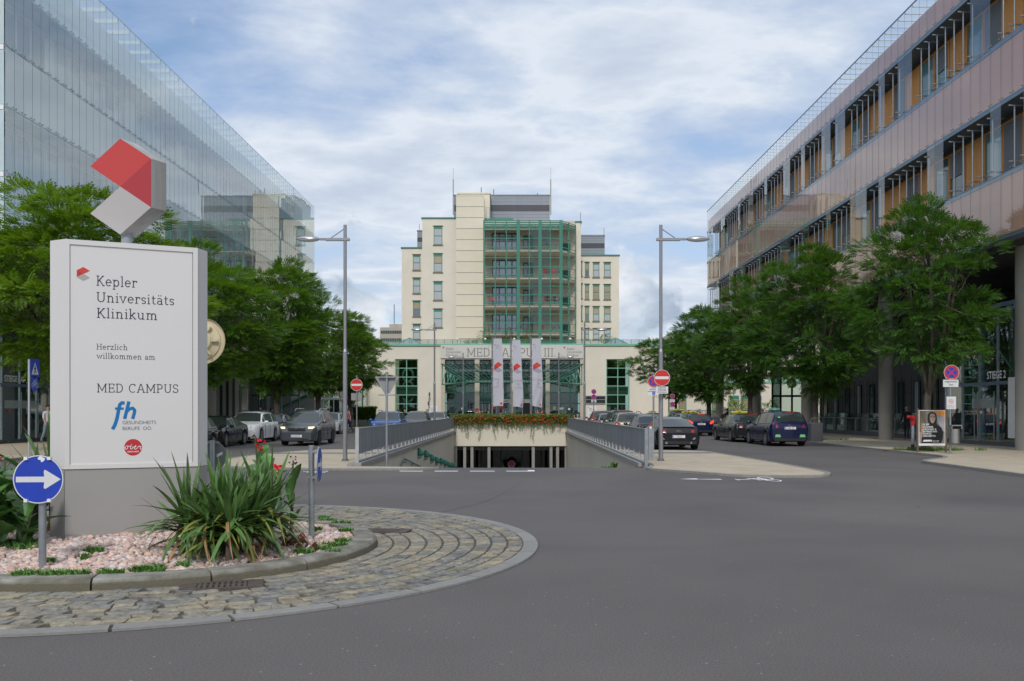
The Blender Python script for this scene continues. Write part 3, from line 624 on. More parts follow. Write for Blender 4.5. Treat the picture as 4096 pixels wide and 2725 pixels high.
# drain grates
RUST = mat('rusty_iron', (0.10, 0.078, 0.066), 0.8, 0.2, var=.3, scale=12, bump=.4, bscale=60)
def drain(c, rot, lab, sx=.36, sy=.17):
    t = empty('drain_grate', (c.x, c.y, 0.02), lab, 'drain grate', rz=rot); Mx = Matrix.Translation((c.x, c.y, 0)) @ Matrix.Rotation(rot, 4, 'Z')
    b = MB()
    for a, q in (((-sx, -sy, .01), (sx, -sy * .72, .034)), ((-sx, sy * .72, .01), (sx, sy, .034)), ((-sx, -sy * .72, .01), (-sx * .62, sy * .72, .034)), ((sx * .62, -sy * .72, .01), (sx, sy * .72, .034))): b.box(a, q, Mx)
    b.box((-sx * .62, -.012, .01), (sx * .62, .012, .034), Mx); b.build('frame', RUST, t)
    b = MB(); b.box((-sx * .62, -sy * .72, .004), (sx * .62, sy * .72, .014), Mx); b.build('pit', DARK, t)
    for i in range(9):
        x = -sx * .62 + (i + .5) * sx * 1.24 / 9; b = MB(); b.box((x - .014, -sy * .72, .012), (x + .014, sy * .72, .0335), Mx); b.build('bar', RUST, t)
drain(drains[0][0], R(14), 'rusty iron drain grate in the paving at the foot of the kerb', .36, .19)
drain(drains[1][0], R(-8), 'dark iron drain grate in the paving right of the kerb end', .30, .2)
# ================================================================== RAMP WALLS, PORTAL, RAILINGS
def wallbox(name, a, b_, label, cat, m=CREAM): return tag(MB().box(a, b_).build(name, m), label, cat)
for sgn, X, nm in ((-1, XL, 'left'), (1, XR, 'right')):
    b = MB(); th = .35 * sgn
    b.prism([(X(Y0) + (.0), Y0, -0.001), (X(Y1), Y1, -0.001), (X(Y1), Y1, -4.6), (X(Y0), Y0, -4.6)], (th, 0, 0))
    b.box((X(27) - .12 if sgn < 0 else X(27) - .02, 27.2, 0.0), (X(27) + .02 if sgn < 0 else X(27) + .12, 27.2, 0.0)) if False else None
    wl = tag(b.build('ramp_wall', CREAM), f'cream rendered wall of the garage ramp on the {nm} side', 'wall')
    # coping
    c = MB(); c.prism([(X(27.2) - .14, 27.2, 0.09), (X(27.2) + .14, 27.2, 0.09), (X(Y1) + .14, Y1 - .05, 0.09), (X(Y1) - .14, Y1 - .05, 0.09)], (0, 0, -.11)); c.build('coping', mat('concrete', (.30, .295, .275), .9, var=.12, scale=4, bump=.3, bscale=50), wl)
CONC = MATS['concrete']
ZT = 0.95; xa, xb = XL(Y1), XR(Y1)
pt = tag(empty('garage_portal', (0, Y1, -4.2), None, None), 'cream concrete lintel and dark glazed garage entrance at the foot of the ramp', 'garage entrance')
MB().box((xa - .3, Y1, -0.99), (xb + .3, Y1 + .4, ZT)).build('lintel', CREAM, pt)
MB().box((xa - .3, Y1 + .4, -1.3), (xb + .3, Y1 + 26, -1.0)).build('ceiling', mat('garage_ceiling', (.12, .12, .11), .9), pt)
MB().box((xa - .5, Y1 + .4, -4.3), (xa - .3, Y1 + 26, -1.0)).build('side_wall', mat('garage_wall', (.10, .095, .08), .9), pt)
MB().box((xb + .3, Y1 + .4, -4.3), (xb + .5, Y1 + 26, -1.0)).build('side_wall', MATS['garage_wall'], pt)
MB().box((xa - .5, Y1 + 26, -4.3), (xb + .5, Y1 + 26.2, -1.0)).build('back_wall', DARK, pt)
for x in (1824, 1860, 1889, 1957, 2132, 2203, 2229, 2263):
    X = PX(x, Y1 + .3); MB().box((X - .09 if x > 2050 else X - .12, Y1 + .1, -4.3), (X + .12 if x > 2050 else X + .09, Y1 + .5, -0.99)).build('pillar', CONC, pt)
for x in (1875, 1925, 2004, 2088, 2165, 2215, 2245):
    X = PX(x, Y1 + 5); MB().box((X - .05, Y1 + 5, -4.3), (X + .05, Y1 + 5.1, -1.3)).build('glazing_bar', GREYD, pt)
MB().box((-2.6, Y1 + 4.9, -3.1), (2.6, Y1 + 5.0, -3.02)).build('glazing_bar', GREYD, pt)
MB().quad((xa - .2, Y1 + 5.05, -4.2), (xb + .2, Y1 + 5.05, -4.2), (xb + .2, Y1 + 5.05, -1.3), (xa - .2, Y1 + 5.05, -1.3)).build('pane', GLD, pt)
# railings
RAILP = mat('railing_sheet', (0.24, 0.26, 0.275), 0.6, 0.15, var=.14, scale=2.5, objrand=.05, stretch=(1, 1, .25))
def railing(X, y0, y1, lab, side):
    t = empty('ramp_railing', (X(y0), y0, 0.09), lab, 'railing'); n = 32; L = y1 - y0
    off = -.06 * side
    ys = [y0 + L * i / n for i in range(n + 1)]
    for i in range(n):
        ya, yb = ys[i] + .007, ys[i + 1] - .007; b = MB(); xa_, xb_ = X(ya) , X(yb)
        z0, z1 = 0.34, 1.08
        # each sheet is folded slightly along its edges
        pts = [(xa_ + .002, ya), (xa_ + .012, ya + .05), (xb_ + .012, yb - .05), (xb_ + .002, yb)]
        vs = [(x, y, z) for z in (z0, z1) for x, y in pts] + [(x - .012, y, z) for z in (z0, z1) for x, y in pts]
        fs = [(k, k + 1, k + 5, k + 4) for k in range(3)] + [(8 + k, 12 + k, 13 + k, 9 + k) for k in range(3)] + [(0, 4, 12, 8), (3, 11, 15, 7)] + [(4 + k, 5 + k, 13 + k, 12 + k) for k in range(3)]
        b.add(vs, fs); b.build('sheet_panel', RAILP, t)
    for i in range(n + 1):
        y = ys[i]; b = MB(); x = X(y); b.box((x - .03, y - .02, 0.09), (x + .03, y + .02, 0.40)); b.build('bracket', mat('pale_steel', (.42, .43, .43), .5, .3, var=.1), t)
    b = MB(); b.prism([(X(y0) - .02, y0, 1.10), (X(y0) + .03, y0, 1.10), (X(y1) + .03, y1, 1.10), (X(y1) - .02, y1, 1.10)], (0, 0, -.03)); b.build('top_rail', MATS['pale_steel'], t)
    b = MB(); b.prism([(X(y0) - .04, y0, .16), (X(y0) + .04, y0, .16), (X(y1) + .04, y1, .16), (X(y1) - .04, y1, .16)], (0, 0, -.05)); b.build('bottom_rail', MATS['pale_steel'], t)
    x = X(y0); b = MB(); b.box((x - .05, y0 - .10, 0.0), (x + .05, y0 - .02, 1.12)); b.build('end_post', MATS['pale_steel'] if side < 0 else STEEL, t)
    return t
railing(XL, 27.4, Y1 - .1, 'grey sheet metal railing on the left wall of the garage ramp', -1)
rr = railing(XR, 26.6, Y1 - .1, 'grey sheet metal railing on the right wall of the garage ramp', 1)
b = MB(); b.box((XR(26.6) + .06, 26.5, .2), (XR(26.6) + .2, 26.56, 1.1)); b.build('end_post', STEEL, rr)
mk = empty('marker_post', (XR(26.6) + .12, 26.53, 1.1), 'small red and white marker cap on the near end of the right ramp railing', 'marker')
MB().cyl((XR(26.6) + .12, 26.53, 1.1), (XR(26.6) + .12, 26.53, 1.16), .035).build('white_band', WHITE, mk); MB().cyl((XR(26.6) + .12, 26.53, 1.161), (XR(26.6) + .12, 26.53, 1.25), .035).build('red_cap', RED, mk)
# wall lamps and hand rail on the left wall
for i, (x, y, Y) in enumerate(((1672, 1817, 43.9), (1697, 1823, 47), (1718, 1838, 50.1), (1737, 1847, 53.2), (1754.6, 1850, 56.3), (1769.5, 1857, 59.4), (1783, 1864, 62.5), (1796, 1866, 65.4), (1807, 1870, 68))):
    X = XL(Y); z = PZ(y, Y); t = empty('wall_lamp', (X, Y, z), f'green bulkhead wall lamp on the ramp wall, number {i + 1} going down from the street'.replace('number 1 ', 'first ').replace('number 2 ', 'second ').replace('number 3 ', 'third ').replace('number 4 ', 'fourth ').replace('number 5 ', 'fifth ').replace('number 6 ', 'sixth ').replace('number 7 ', 'seventh ').replace('number 8 ', 'eighth ').replace('number 9 ', 'ninth '), 'wall lamp', 'green lamps down the ramp wall')
    b = MB(); b.ell((X + .03, Y, z), (.26, .2, .28), 12, 8); b.v = [(max(v[0], X), v[1], v[2] if v[2] > z - .06 else z - .06) for v in b.v]; b.build('hood', DGREEN if False else mat('lamp_green', (.02, .16, .11), .4, var=.1), t, smooth=1)
    b = MB(); b.ell((X + .05, Y, z - .07), (.16, .14, .16), 10, 6); b.build('lens', mat('lamp_lens', (.35, .38, .34), .3), t, smooth=1)
t = empty('hand_rail', (XL(36.5), 36.5, -1.0), 'dark green tubular hand rail on the left ramp wall below the railing', 'hand rail'); HG = mat('rail_green', (.02, .14, .10), .4)
b = MB(); X = XL(38) + .09; b.tube([(X, 46.5, -1.25), (X, 38.4, -.38), (X, 37.9, -.33), (X, 36.9, -.55), (X, 36.5, -.85), (X, 36.9, -1.0), (X, 42, -1.55)], .028, 8); b.build('rail', HG, t, smooth=1)
for y in (38.4, 41, 43.5, 46): z = -.38 - (y - 38.4) * .108; MB().tube([(X, y, z), (X, y, z - .12), (X - .1, y, z - .14)], .014, 6).build('bracket', HG, t)
# ================================================================== THE TWO GLASS BUILDINGS
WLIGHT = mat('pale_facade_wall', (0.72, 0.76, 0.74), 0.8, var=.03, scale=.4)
WFRAME = mat('white_window_frame', (0.66, 0.70, 0.70), .5)
WGLASS = mat('window_glass_pale', (0.30, 0.36, 0.37), .12, spec=.8, objrand=.25)
WDARKG = mat('window_glass_dark', (0.03, 0.05, 0.05), .08, spec=.9, objrand=.5)
BLIND = mat('grey_blind', (0.20, 0.22, 0.235), .6)
EDGE = mat('glass_edge', (0.14, 0.20, 0.19), .3)
LEDGE = mat('steel_ledge', (0.16, 0.23, 0.30), .45, .4, var=.06)
LEDGEL = mat('pale_ledge', (0.46, 0.51, 0.52), .55, .1, var=.08)
COPPER = mat('copper_pink_panel', (0.66, 0.35, 0.24), .45, .0, var=.07, scale=.5, objrand=.05)
ORANGE = mat('orange_wood_panel', (0.62, 0.26, 0.045), .55, var=.1, scale=3, objrand=.12, stretch=(4, 4, .5))
ANTH = mat('anthracite_panel', (0.075, 0.075, 0.08), .55, var=.06, scale=1.5, objrand=.08)
SOFF = mat('dark_soffit', (0.05, 0.05, 0.055), .7)
GLL = glass('left_glass', tint=(0.90, 0.97, 0.955), ior=1.8, wav=.05, ws=.5, sky_veil=.55, add=.12)
def pane_mesh(nm, wd, h, gm):
    b = MB(); t = .003
    b.mi = 0; b.quad((0, -wd / 2, 0), (0, wd / 2, 0), (0, wd / 2, h), (0, -wd / 2, h))
    b.mi = 1
    for y in (-wd / 2, wd / 2): b.quad((-t, y, 0), (t, y, 0), (t, y, h), (-t, y, h))
    for z in (0, h): b.quad((-t, -wd / 2, z), (t, -wd / 2, z), (t, wd / 2, z), (-t, wd / 2, z))
    return b.mesh(nm, [gm, EDGE])
def face_M(X, y, z, ang, tilt=0): return Matrix.Translation((X(y), y, z)) @ Matrix.Rotation(ang, 4, 'Z') @ Matrix.Rotation(tilt, 4, 'Z')
class Side: pass
def columns(X0, ys, z1, lab, side):
    for i, (y, x) in enumerate(ys):
        b = MB(); b.cyl((x, y, 0.0), (x, y, z1), .37, n=28, caps=False); tag(b.build('concrete_column', mat('column_concrete', (.33, .315, .285), .85, var=.08, scale=.8, bump=.15, bscale=25), smooth=1), lab[i], 'column', f'round concrete columns under the {side} glass building')
# ---------------- LEFT
GLW_ = glass('left_glass_clear', tint=(0.86, 0.97, 0.95), ior=1.8, wav=.05, ws=.5, sky_veil=.28, add=.12)
LX = lambda y: -20.3 + y * 0.01387
ANG = -math.atan(0.01387)
zl = [8.29, 10.92, 13.53, 15.88, 18.46, 21.2]; ya, yb = 36.6, 90.4; PW = .68; n = int((yb - ya) / PW)
LB = empty('glass_building', (LX(60), 60, 0), 'long pale glass building with see-through outer skin along the left side', 'building')
rnd = random.Random(8)
back = 1.15
b = MB(); b.prism([(LX(ya) - back, ya + .3, 8.32), (LX(yb) - back, yb - .3, 8.32), (-46, yb - .3, 8.32), (-46, ya + .3, 8.32)], (0, 0, 12.5)); b.build('wall', WLIGHT, LB)
for r_ in range(5):
    me = pane_mesh('glass_pane', PW - .012, zl[r_ + 1] - zl[r_] - .03, GLL if r_ % 2 == 0 else GLW_); rest = MB(); cnt = 0
    for i in range(n):
        y = ya + (i + .5) * PW; Mx = face_M(LX, y, zl[r_] + .015, ANG, R(rnd.gauss(0, .12)))
        if i < 59: share(me, 'glass_pane', LB, Mx)
        else:
            v = [Mx @ q.co for q in me.vertices]
            for p_ in me.polygons:
                rest.mi = p_.material_index; rest.add([v[k] for k in p_.vertices], [tuple(range(len(p_.vertices)))])
    rest.mi = 0; tag(rest.build('glass_panes_beyond', [GLL if r_ % 2 == 0 else GLW_, EDGE], LB), kind='stuff')
def along(X, a, b_, x0, x1, z0, z1):   # box following the facade line, x0..x1 measured inward
    m = MB(); m.prism([(X(a) + x0, a, z0), (X(b_) + x0, b_, z0), (X(b_) + x1, b_, z0), (X(a) + x1, a, z0)], (0, 0, z1 - z0)); return m
for z in zl[:-1]:
    along(LX, ya + .02, yb - .02, -.06, -back, z - .06, z + .02).build('walkway_ledge', LEDGEL, LB)
    along(LX, ya, yb, -.02, -.05, z - .09, z - .02).build('ledge_edge', LEDGE, LB)
along(LX, ya, yb, -.02, -.05, 21.17, 21.22).build('top_rail', LEDGE, LB)
along(LX, ya + .3, yb - .3, -back + .06, -back + .001, 19.9, 21.0).build('parapet', WLIGHT, LB)
beam = MB(); beam.box((0, -.06, -.20), (-back, .06, 0)); bme = beam.mesh('roof_beam', WFRAME)
for i in range(40):
    y = ya + .7 + i * 1.36
    if y < yb - .2: share(bme, 'roof_beam', LB, Matrix.Translation((LX(y) - .03, y, 21.14)))
# bolts holding the panes: small pairs over every ledge
ft = MB(); 
for z in zl[:-1]:
    for i in range(n):
        for s_ in (-.12, .12):
            y = ya + i * PW + s_
            if y < ya: continue
            for dz in (.10,): ft.box((LX(y) - .10, y - .012, z + dz - .012), (LX(y) + .03, y + .012, z + dz + .012)); ft.box((LX(y) + .02, y - .02, z + dz - .03), (LX(y) + .035, y + .02, z + dz + .03))
            ft.box((LX(y) - .11, y - .01, z), (LX(y) - .09, y + .01, z + .16))
tag(ft.build('pane_fittings', STEEL, LB), kind='stuff')
# windows in the inner wall
def window(par, X, y, z, wd, h, inn, ang, gm, fm, split=True, blind=0.0, name='window', sgn=1):
    """framed window set in the inner wall; sgn=+1 wall lies at negative x side (left building)"""
    Mx = Matrix.Translation((X(y) + inn, y, z)) @ Matrix.Rotation(ang, 4, 'Z'); f = MB(); t = .07
    for a, c in (((-wd / 2, 0), (-wd / 2 + t, h)), ((wd / 2 - t, 0), (wd / 2, h)), ((-wd / 2 + t, 0), (wd / 2 - t, t)), ((-wd / 2 + t, h - t), (wd / 2 - t, h))): f.box((0, a[0], a[1]), (.09 * sgn, c[0], c[1]), Mx)
    fo = f.build(name, fm, par)
    MB().box((.0, -wd / 2 + t, t), (.03 * sgn, wd / 2 - t, h - t), Mx).build('pane', gm, fo)
    if blind:
        b = MB(); k = int(blind * h / .09)
        for j in range(k): b.box((.04 * sgn, -wd / 2 + t, h - t - .09 * (j + 1) + .025), (.085 * sgn, wd / 2 - t, h - t - .09 * j), Mx)
        b.build('blind', BLIND, fo)
    return fo
for bi, (z0, z1) in enumerate(((10.92, 13.53), (15.88, 18.46))):
    i = 0; y = ya + .9; k = 0
    while y < yb - 1:
        run = (5, 4, 6, 5, 4)[(k + bi) % 5]; bl = ((k * 2 + bi) % 5 == 1) if bi else (k % 4 == 1)
        y0 = y
        for j in range(run):
            if y > yb - 1: break
            window(LB, LX, y, z0 + .30, 1.16, z1 - z0 - .55, -back + .002, ANG, WGLASS, WFRAME, blind=.95 if bl else (.5 if (k + j) % 5 == 0 else 0)); y += 1.22
        along(LX, y0 - .6, y - .62, -back + .25, -back + .02, z1 - .28, z1 - .12).build('blind_box', LEDGEL, LB)
        y += .95 + .5 * (k % 2); k += 1
# near end face
b = MB(); b.box((-46, ya + .28, 8.32), (LX(ya) - .5, ya + .3, 20.9)); b.build('end_wall', WLIGHT, LB)
for z in zl[:-1]: MB().box((-46, ya - .02, z - .16), (LX(ya) - .05, ya + .28, z + .03)).build('end_ledge', WHITE, LB)
for i in range(10):
    for r_ in range(5):
        MB().box((LX(ya) - .04 - (i + 1) * 1.0 + .012, ya - .01, zl[r_] + .05), (LX(ya) - .04 - i * 1.0, ya, zl[r_ + 1] - .18)).build('end_pane', GLL, LB) if i < 4 else None
# soffit, core and ground floor
MB().box((-46, ya + .1, 8.0), (LX(60) - .3, yb - .1, 8.2)).build('soffit', SOFF, LB)
gf = MB(); gf.box((-46, 47.5, 0), (-25.2, 88, 8.0)); gf.build('ground_floor', ANTH, LB)
gw = mat('pale_ground_wall', (.42, .42, .40), .8, var=.06)
for i in range(16):
    y = 56 + i * 1.9
    if y < 87: window(LB, lambda q: -25.2, y, 1.1, .8, 3.0, .002, 0, WDARKG, EDGE, name='ground_window')
# black entrance hall under the near end with the glazed front
MB().box((-40, 46, 3.6), (-26, 46.6, 8.0)).build('hall_wall', BLACK, LB)
def glazed_front(par, x0f, ys, z1, door_ys, lean=0.0, mull=.05):
    """row of tall panes standing along y with posts between"""
    for a, c in zip(ys, ys[1:]):
        MB().prism([(x0f(a), a + .03, .12), (x0f(c), c - .03, .12), (x0f(c), c - .03, z1), (x0f(a), a + .03, z1)], (.015, 0, 0)).build('glass_pane', GLD if False else GL, par)
    for y in ys:
        MB().box((x0f(y) - mull, y - mull / 2, 0.05), (x0f(y) + mull, y + mull / 2, z1)).build('post', STEEL, par)
    MB().prism([(x0f(ys[0]) - .06, ys[0], 2.75), (x0f(ys[-1]) - .06, ys[-1], 2.75), (x0f(ys[-1]) + .06, ys[-1], 2.75), (x0f(ys[0]) + .06, ys[0], 2.75)], (0, 0, .14)).build('transom', LEDGE, par)
    MB().prism([(x0f(ys[0]) - .06, ys[0], .05), (x0f(ys[-1]) - .06, ys[-1], .05), (x0f(ys[-1]) + .06, ys[-1], .05), (x0f(ys[0]) + .06, ys[0], .05)], (0, 0, .2)).build('plinth', GREYD, par)
    MB().prism([(x0f(ys[0]) - .06, ys[0], z1), (x0f(ys[-1]) - .06, ys[-1], z1), (x0f(ys[-1]) + .06, ys[-1], z1), (x0f(ys[0]) + .06, ys[0], z1)], (0, 0, .14)).build('top_rail', LEDGE, par)
EL = empty('entrance_hall', (-24, 45, 0), 'glazed entrance with STIEGE 1A sign under the left building', 'entrance')
lxf = lambda y: -23.75
glazed_front(EL, lxf, [40.4, 42.0, 43.6, 45.2, 46.8, 48.4, 50.0], 5.6, None)
MB().box((-33, 50.0, 0.07), (-23.8, 50.1, 5.6)).build('side_wall', mat('hall_beige', (.30, .28, .23), .8), EL); MB().box((-33, 40.4, 5.7), (-23.7, 50.1, 5.9)).build('roof', GREYD, EL)
MB().box((-33, 40.4, 0.07), (-32.8, 50.1, 5.6)).build('back_wall', mat('hall_back', (.05, .055, .05), .8), EL)
for q in range(14): MB().box((-29.5, 41 + q * .62, .1), (-29.4, 41.1 + q * .62, 1.6)).build('rail_bar', STEEL, EL)
sans('lettering', 'STIEGE 1A', (-23.6, 43.6, 2.98), (0, 1, 0), (0, 0, 1), .30, WHITE, EL, bold=.02, sx=.9, align='LEFT')
bd = MB(); bd.box((-23.70, 40.5, .75), (-23.60, 43.25, 2.85)); bo = bd.build('notice_panel', WHITE, EL)
for q in range(7): MB().box((-23.598, 42.55, 2.55 - q * .1 - (1.0 if q > 3 else 0)), (-23.594, 43.05 - .1 * (q % 3), 2.58 - q * .1 - (1.0 if q > 3 else 0))).build('printed_line', LOGOR2 if q < 2 else LGREY, bo)
for y in (45.2, 46.8): MB().cyl((-23.55, y - .2, .5), (-23.55, y - .2, 2.5), .02, n=8).build('door_handle', STEEL, EL)
fb = MB()
for k in range(30): fb.box((-23.68, 43.75 + k * .1, 1.72), (-23.672, 43.80 + k * .1, 2.1))
tag(fb.build('frosted_stripes', mat('frosted', (.4, .45, .44), .6), EL), kind='stuff')
b = MB(); b.add([(-23.66, 44.05, 1.62), (-23.66, 44.2, 1.7), (-23.66, 44.35, 1.62), (-23.66, 44.2, 1.5)], [(0, 1, 2, 3)]); b.build('logo', LOGOR, EL)
ycs = [(50.3, -20.55), (63.5, -20.42), (76.7, -20.2), (89.9, -20.1)]
columns(None, ycs, 8.0, ['round grey column under the left building behind the near tree', 'round grey column under the left building just right of the sign pylon', 'round grey column under the left building behind the parked silver cars', 'round grey column at the far end of the left building beside the bicycle shelter'], 'left')
# glazed stair hall behind the parked cars
GS = empty('glazed_stair_hall', (-21.6, 82, 0), 'green tinted glazed stair hall standing behind the parked cars on the left', 'stair hall')
gx = [PX(x, 76) for x in (1005, 1035, 1065, 1095, 1125, 1160, 1195)]
for x0, x1 in zip(gx, gx[1:]): MB().box((x0 + .03, 76, .1), (x1 - .03, 76.02, 7.9)).build('glass_pane', GLR, GS)
for x in gx: MB().cyl((x, 76.1, .05), (x, 76.1, 7.95), .07, n=8).build('post', LEDGE, GS)
for z in (2.8, 5.4): MB().box((gx[0], 76.04, z), (gx[-1], 76.16, z + .12)).build('transom', GREYD, GS)
for z in (1.0, 3.0, 5.0):
    b = MB(); b.prism([(gx[0], 79, z), (gx[-1], 79, z + 1.8), (gx[-1], 79, z + 2.0), (gx[0], 79, z + .2)], (0, 1.2, 0)); b.build('stair_flight', GREEN, GS)
MB().box((gx[0] - 2, 82, .0), (gx[-1], 82.1, 7.9)).build('back_wall', mat('pale_hall', (.38, .42, .39), .8), GS)
# pale wall with slot windows right of the sign pylon
WP = empty('ground_floor_wing', (-22.6, 66, 0), 'pale ground floor wall with slot windows behind the black parked car', 'wall')
MB().box((-25, 66, .07), (PX(990, 66), 66.2, 7.9)).build('wall', gw, WP)
for x in (885, 910, 935, 962): MB().box((PX(x, 66) - .09, 65.95, 1.2), (PX(x, 66) + .09, 66.0, 4.2)).build('slot_window', WDARKG, WP)

# ---------------- RIGHT
RX = lambda y: 18.9 - y * 0.0021
ANG2 = math.atan(0.0021)
zr = [8.28, 10.68, 13.50, 15.82, 18.72, 20.72]; ya2, yb2 = 26.5, 90.0; PW2 = .80; n2 = int((yb2 - ya2) / PW2)
RB = empty('glass_building', (RX(60), 60, 0), 'long copper pink glass building with open window bands along the right side', 'building')
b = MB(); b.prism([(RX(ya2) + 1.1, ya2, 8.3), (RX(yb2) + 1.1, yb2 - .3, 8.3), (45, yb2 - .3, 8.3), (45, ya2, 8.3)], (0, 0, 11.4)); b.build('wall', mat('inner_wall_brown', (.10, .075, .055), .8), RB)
meP = {}
sp = [0, 2, 4]; tot = 0
for r_ in range(5):
    h = zr[r_ + 1] - zr[r_] - .03; me = pane_mesh('glass_pane', PW2 - .014, h, GLR); rest = MB()
    pan = MB(); ph = h if r_ != 4 else 1.05; pan.box((.035, -PW2 / 2 + .008, .02), (.09, PW2 / 2 - .008, ph)); pme = pan.mesh('cladding_panel', COPPER)
    # window band runs: (open bays, glazed bays) from near to far
    pat = []; q = 0
    runs = ([(3, 2), (7, 2), (2, 1), (6, 2), (1, 2), (4, 1), (3, 2), (5, 1), (4, 2), (3, 1), (6, 2), (4, 3)] if r_ == 3 else [(2, 1), (5, 2), (6, 1), (2, 3), (4, 1), (4, 2), (3, 3), (6, 1), (5, 2), (3, 2), (5, 1), (5, 3)])
    for o_, g_ in runs: pat += [0] * o_ + [1] * g_
    for i in range(n2):
        y = ya2 + (i + .5) * PW2; Mx = face_M(RX, y, zr[r_] + .015, ANG2, R(rnd.gauss(0, .25)))
        if r_ in sp:
            if y < 32.5 or y > 85: 
                v = [Mx @ w_.co for w_ in me.vertices]
                for p_ in me.polygons: rest.mi = p_.material_index; rest.add([v[k] for k in p_.vertices], [tuple(range(len(p_.vertices)))])
            else: share(me, 'glass_pane', RB, Mx)
            share(pme, 'cladding_panel', RB, face_M(RX, y, zr[r_] + .015, ANG2)) if y > 33 else None
        else:
            g = pat[(i - 10) % len(pat)] if y > 34 else 0
            if g: share(me, 'glass_pane', RB, Mx)
            else:
                y2 = y - PW2 / 2; 
                if y2 < 33: continue
                m = MB(); m.cyl((RX(y2) + .10, y2, zr[r_] + .10), (RX(y2) + .10, y2, zr[r_ + 1] - .40), .032, n=8)
                for zz_ in (zr[r_] + .30, zr[r_ + 1] - .42): m.box((RX(y2) - .10, y2 - .02, zz_), (RX(y2) + .55, y2 + .02, zz_ + .05)); m.ell((RX(y2) - .10, y2, zz_ + .025), (.035, .035, .035), 6, 4)
                m.build('support_rod', STEEL, RB)
    if rest.v: rest.mi = 0; tag(rest.build('glass_panes_beyond', [GLR, EDGE], RB), kind='stuff')
    if r_ not in sp:
        y = ya2 + 6; k = 0
        while y < yb2 - 2:
            z0 = zr[r_] + .12; h2 = zr[r_ + 1] - zr[r_] - .42
            sel = (k * 7 + r_) % 9
            if sel in (0, 3, 6, 8):
                o = MB().box((RX(y) + 1.02, y - .74, z0), (RX(y) + 1.098, y + .74, z0 + h2)).build('wall_panel', ORANGE, RB)
            else: window(RB, RX, y, z0, 1.5, h2, 1.098, ANG2, WDARKG if sel in (1, 4) else mat('teal_glass', (.10, .22, .23), .1, spec=.9, objrand=.4), ORANGE, blind=.95 if sel in (1, 4) else (.45 if sel == 7 else 0), sgn=-1)
            y += 1.54; k += 1
for j, z in enumerate(zr[:-1]):
    along(RX, ya2, yb2 - .02, .005, .10, z - .14, z + .05).build('ledge_edge', LEDGE, RB)
    along(RX, ya2, yb2 - .02, .10, 1.09, z - .05, z + .01).build('walkway_ledge', LEDGE if j else SOFF, RB)
along(RX, ya2, yb2, -.01, .04, zr[5] - .02, zr[5] + .03).build('top_rail', LEDGE, RB)
b = MB(); b.box((0.02, -.03, -.07), (1.25, .03, 0)); bme = b.mesh('roof_slat', WFRAME)
for i in range(n2): share(bme, 'roof_slat', RB, Matrix.Translation((RX(ya2 + i * PW2), ya2 + i * PW2, 20.66)))
for z in (20.5, 20.3, 20.1): along(RX, ya2, yb2 - .1, 1.0, 1.05, z - .03, z).build('roof_bar', WFRAME, RB)
ft = MB()
for z in zr[:-1]:
    for i in range(n2):
        for s_ in (-.1, .1):
            y = ya2 + i * PW2 + s_
            if y > 33: ft.ell((RX(y) - .02, y, z + .12), (.03, .03, .03), 6, 4)
tag(ft.build('pane_fittings', STEEL, RB), kind='stuff')
# end faces (far end glass corner)
for z0, z1 in zip(zr, zr[1:]): MB().box((RX(yb2) + .02, yb2, z0 + .03), (RX(yb2) + 1.1, yb2 + .015, z1 - .02)).build('end_pane', GLR, RB)
MB().box((RX(60) + .05, ya2, 8.0), (44, yb2 - .1, 8.2)).build('soffit', SOFF, RB)
xe = 23.3
GFr = empty('ground_floor', (xe, 60, 0), 'anthracite panelled ground floor wall under the right building', 'wall')
MB().box((xe + .1, 50.0, .05), (40, 71, 8.0)).build('wall', mat('gf_dark', (.05, .05, .055), .7), GFr)
pe = MB(); pe.box((0, -.74, 0), (.08, .74, 2.5)); p1 = pe.mesh('wall_panel', ANTH)
for j, z in enumerate((.12, 2.66, 5.2)):
    for i in range(14): share(p1, 'wall_panel', GFr, Matrix.Translation((xe, 50.8 + i * 1.5, z)))
for i in range(9):
    y = 51.6 + i * 2.25
    f = MB(); 
    for a, c in (((-.42, 0), (-.35, 2.2)), ((.35, 0), (.42, 2.2)), ((-.35, 0), (.35, .07)), ((-.35, 2.13), (.35, 2.2))): f.box((xe - .06, y + a[0], 1.15 + a[1]), (xe - .01, y + c[0], 1.15 + c[1]))
    fo = f.build('window', BLACK, GFr); MB().box((xe - .035, y - .35, 1.22), (xe - .012, y + .35, 3.28)).build('pane', WGLASS if i % 2 else WDARKG, fo)
    for s_ in (-.5, .5): MB().cyl((xe - .16, y + s_, .9), (xe - .16, y + s_, 3.6), .022, n=6).build('security_bar', BLACK, fo)
    f = MB(); f.box((xe - .05, y - .35, 4.9), (xe - .012, y + .35, 7.2)); f.build('upper_window', WDARKG, GFr)
# glass balustrade in front of the wall
BA = empty('glass_balustrade', (21.9, 60, 0), 'low glass balustrade with steel hand rail along the right ground floor wall', 'balustrade')
MB().box((21.8, 49.3, .06), (22.0, 70, .32)).build('plinth', GREYD, BA)
for i in range(10): MB().box((21.89, 49.4 + i * 2.05, .32), (21.905, 51.35 + i * 2.05, 1.45)).build('glass_pane', GL, BA)
MB().cyl((21.8, 49.3, 1.15), (21.8, 70, 1.15), .025, n=8).build('hand_rail', STEEL, BA)
for i in range(10): MB().box((21.82, 49.36 + i * 2.05, .1), (21.88, 49.42 + i * 2.05, 1.15)).build('post', STEEL, BA)
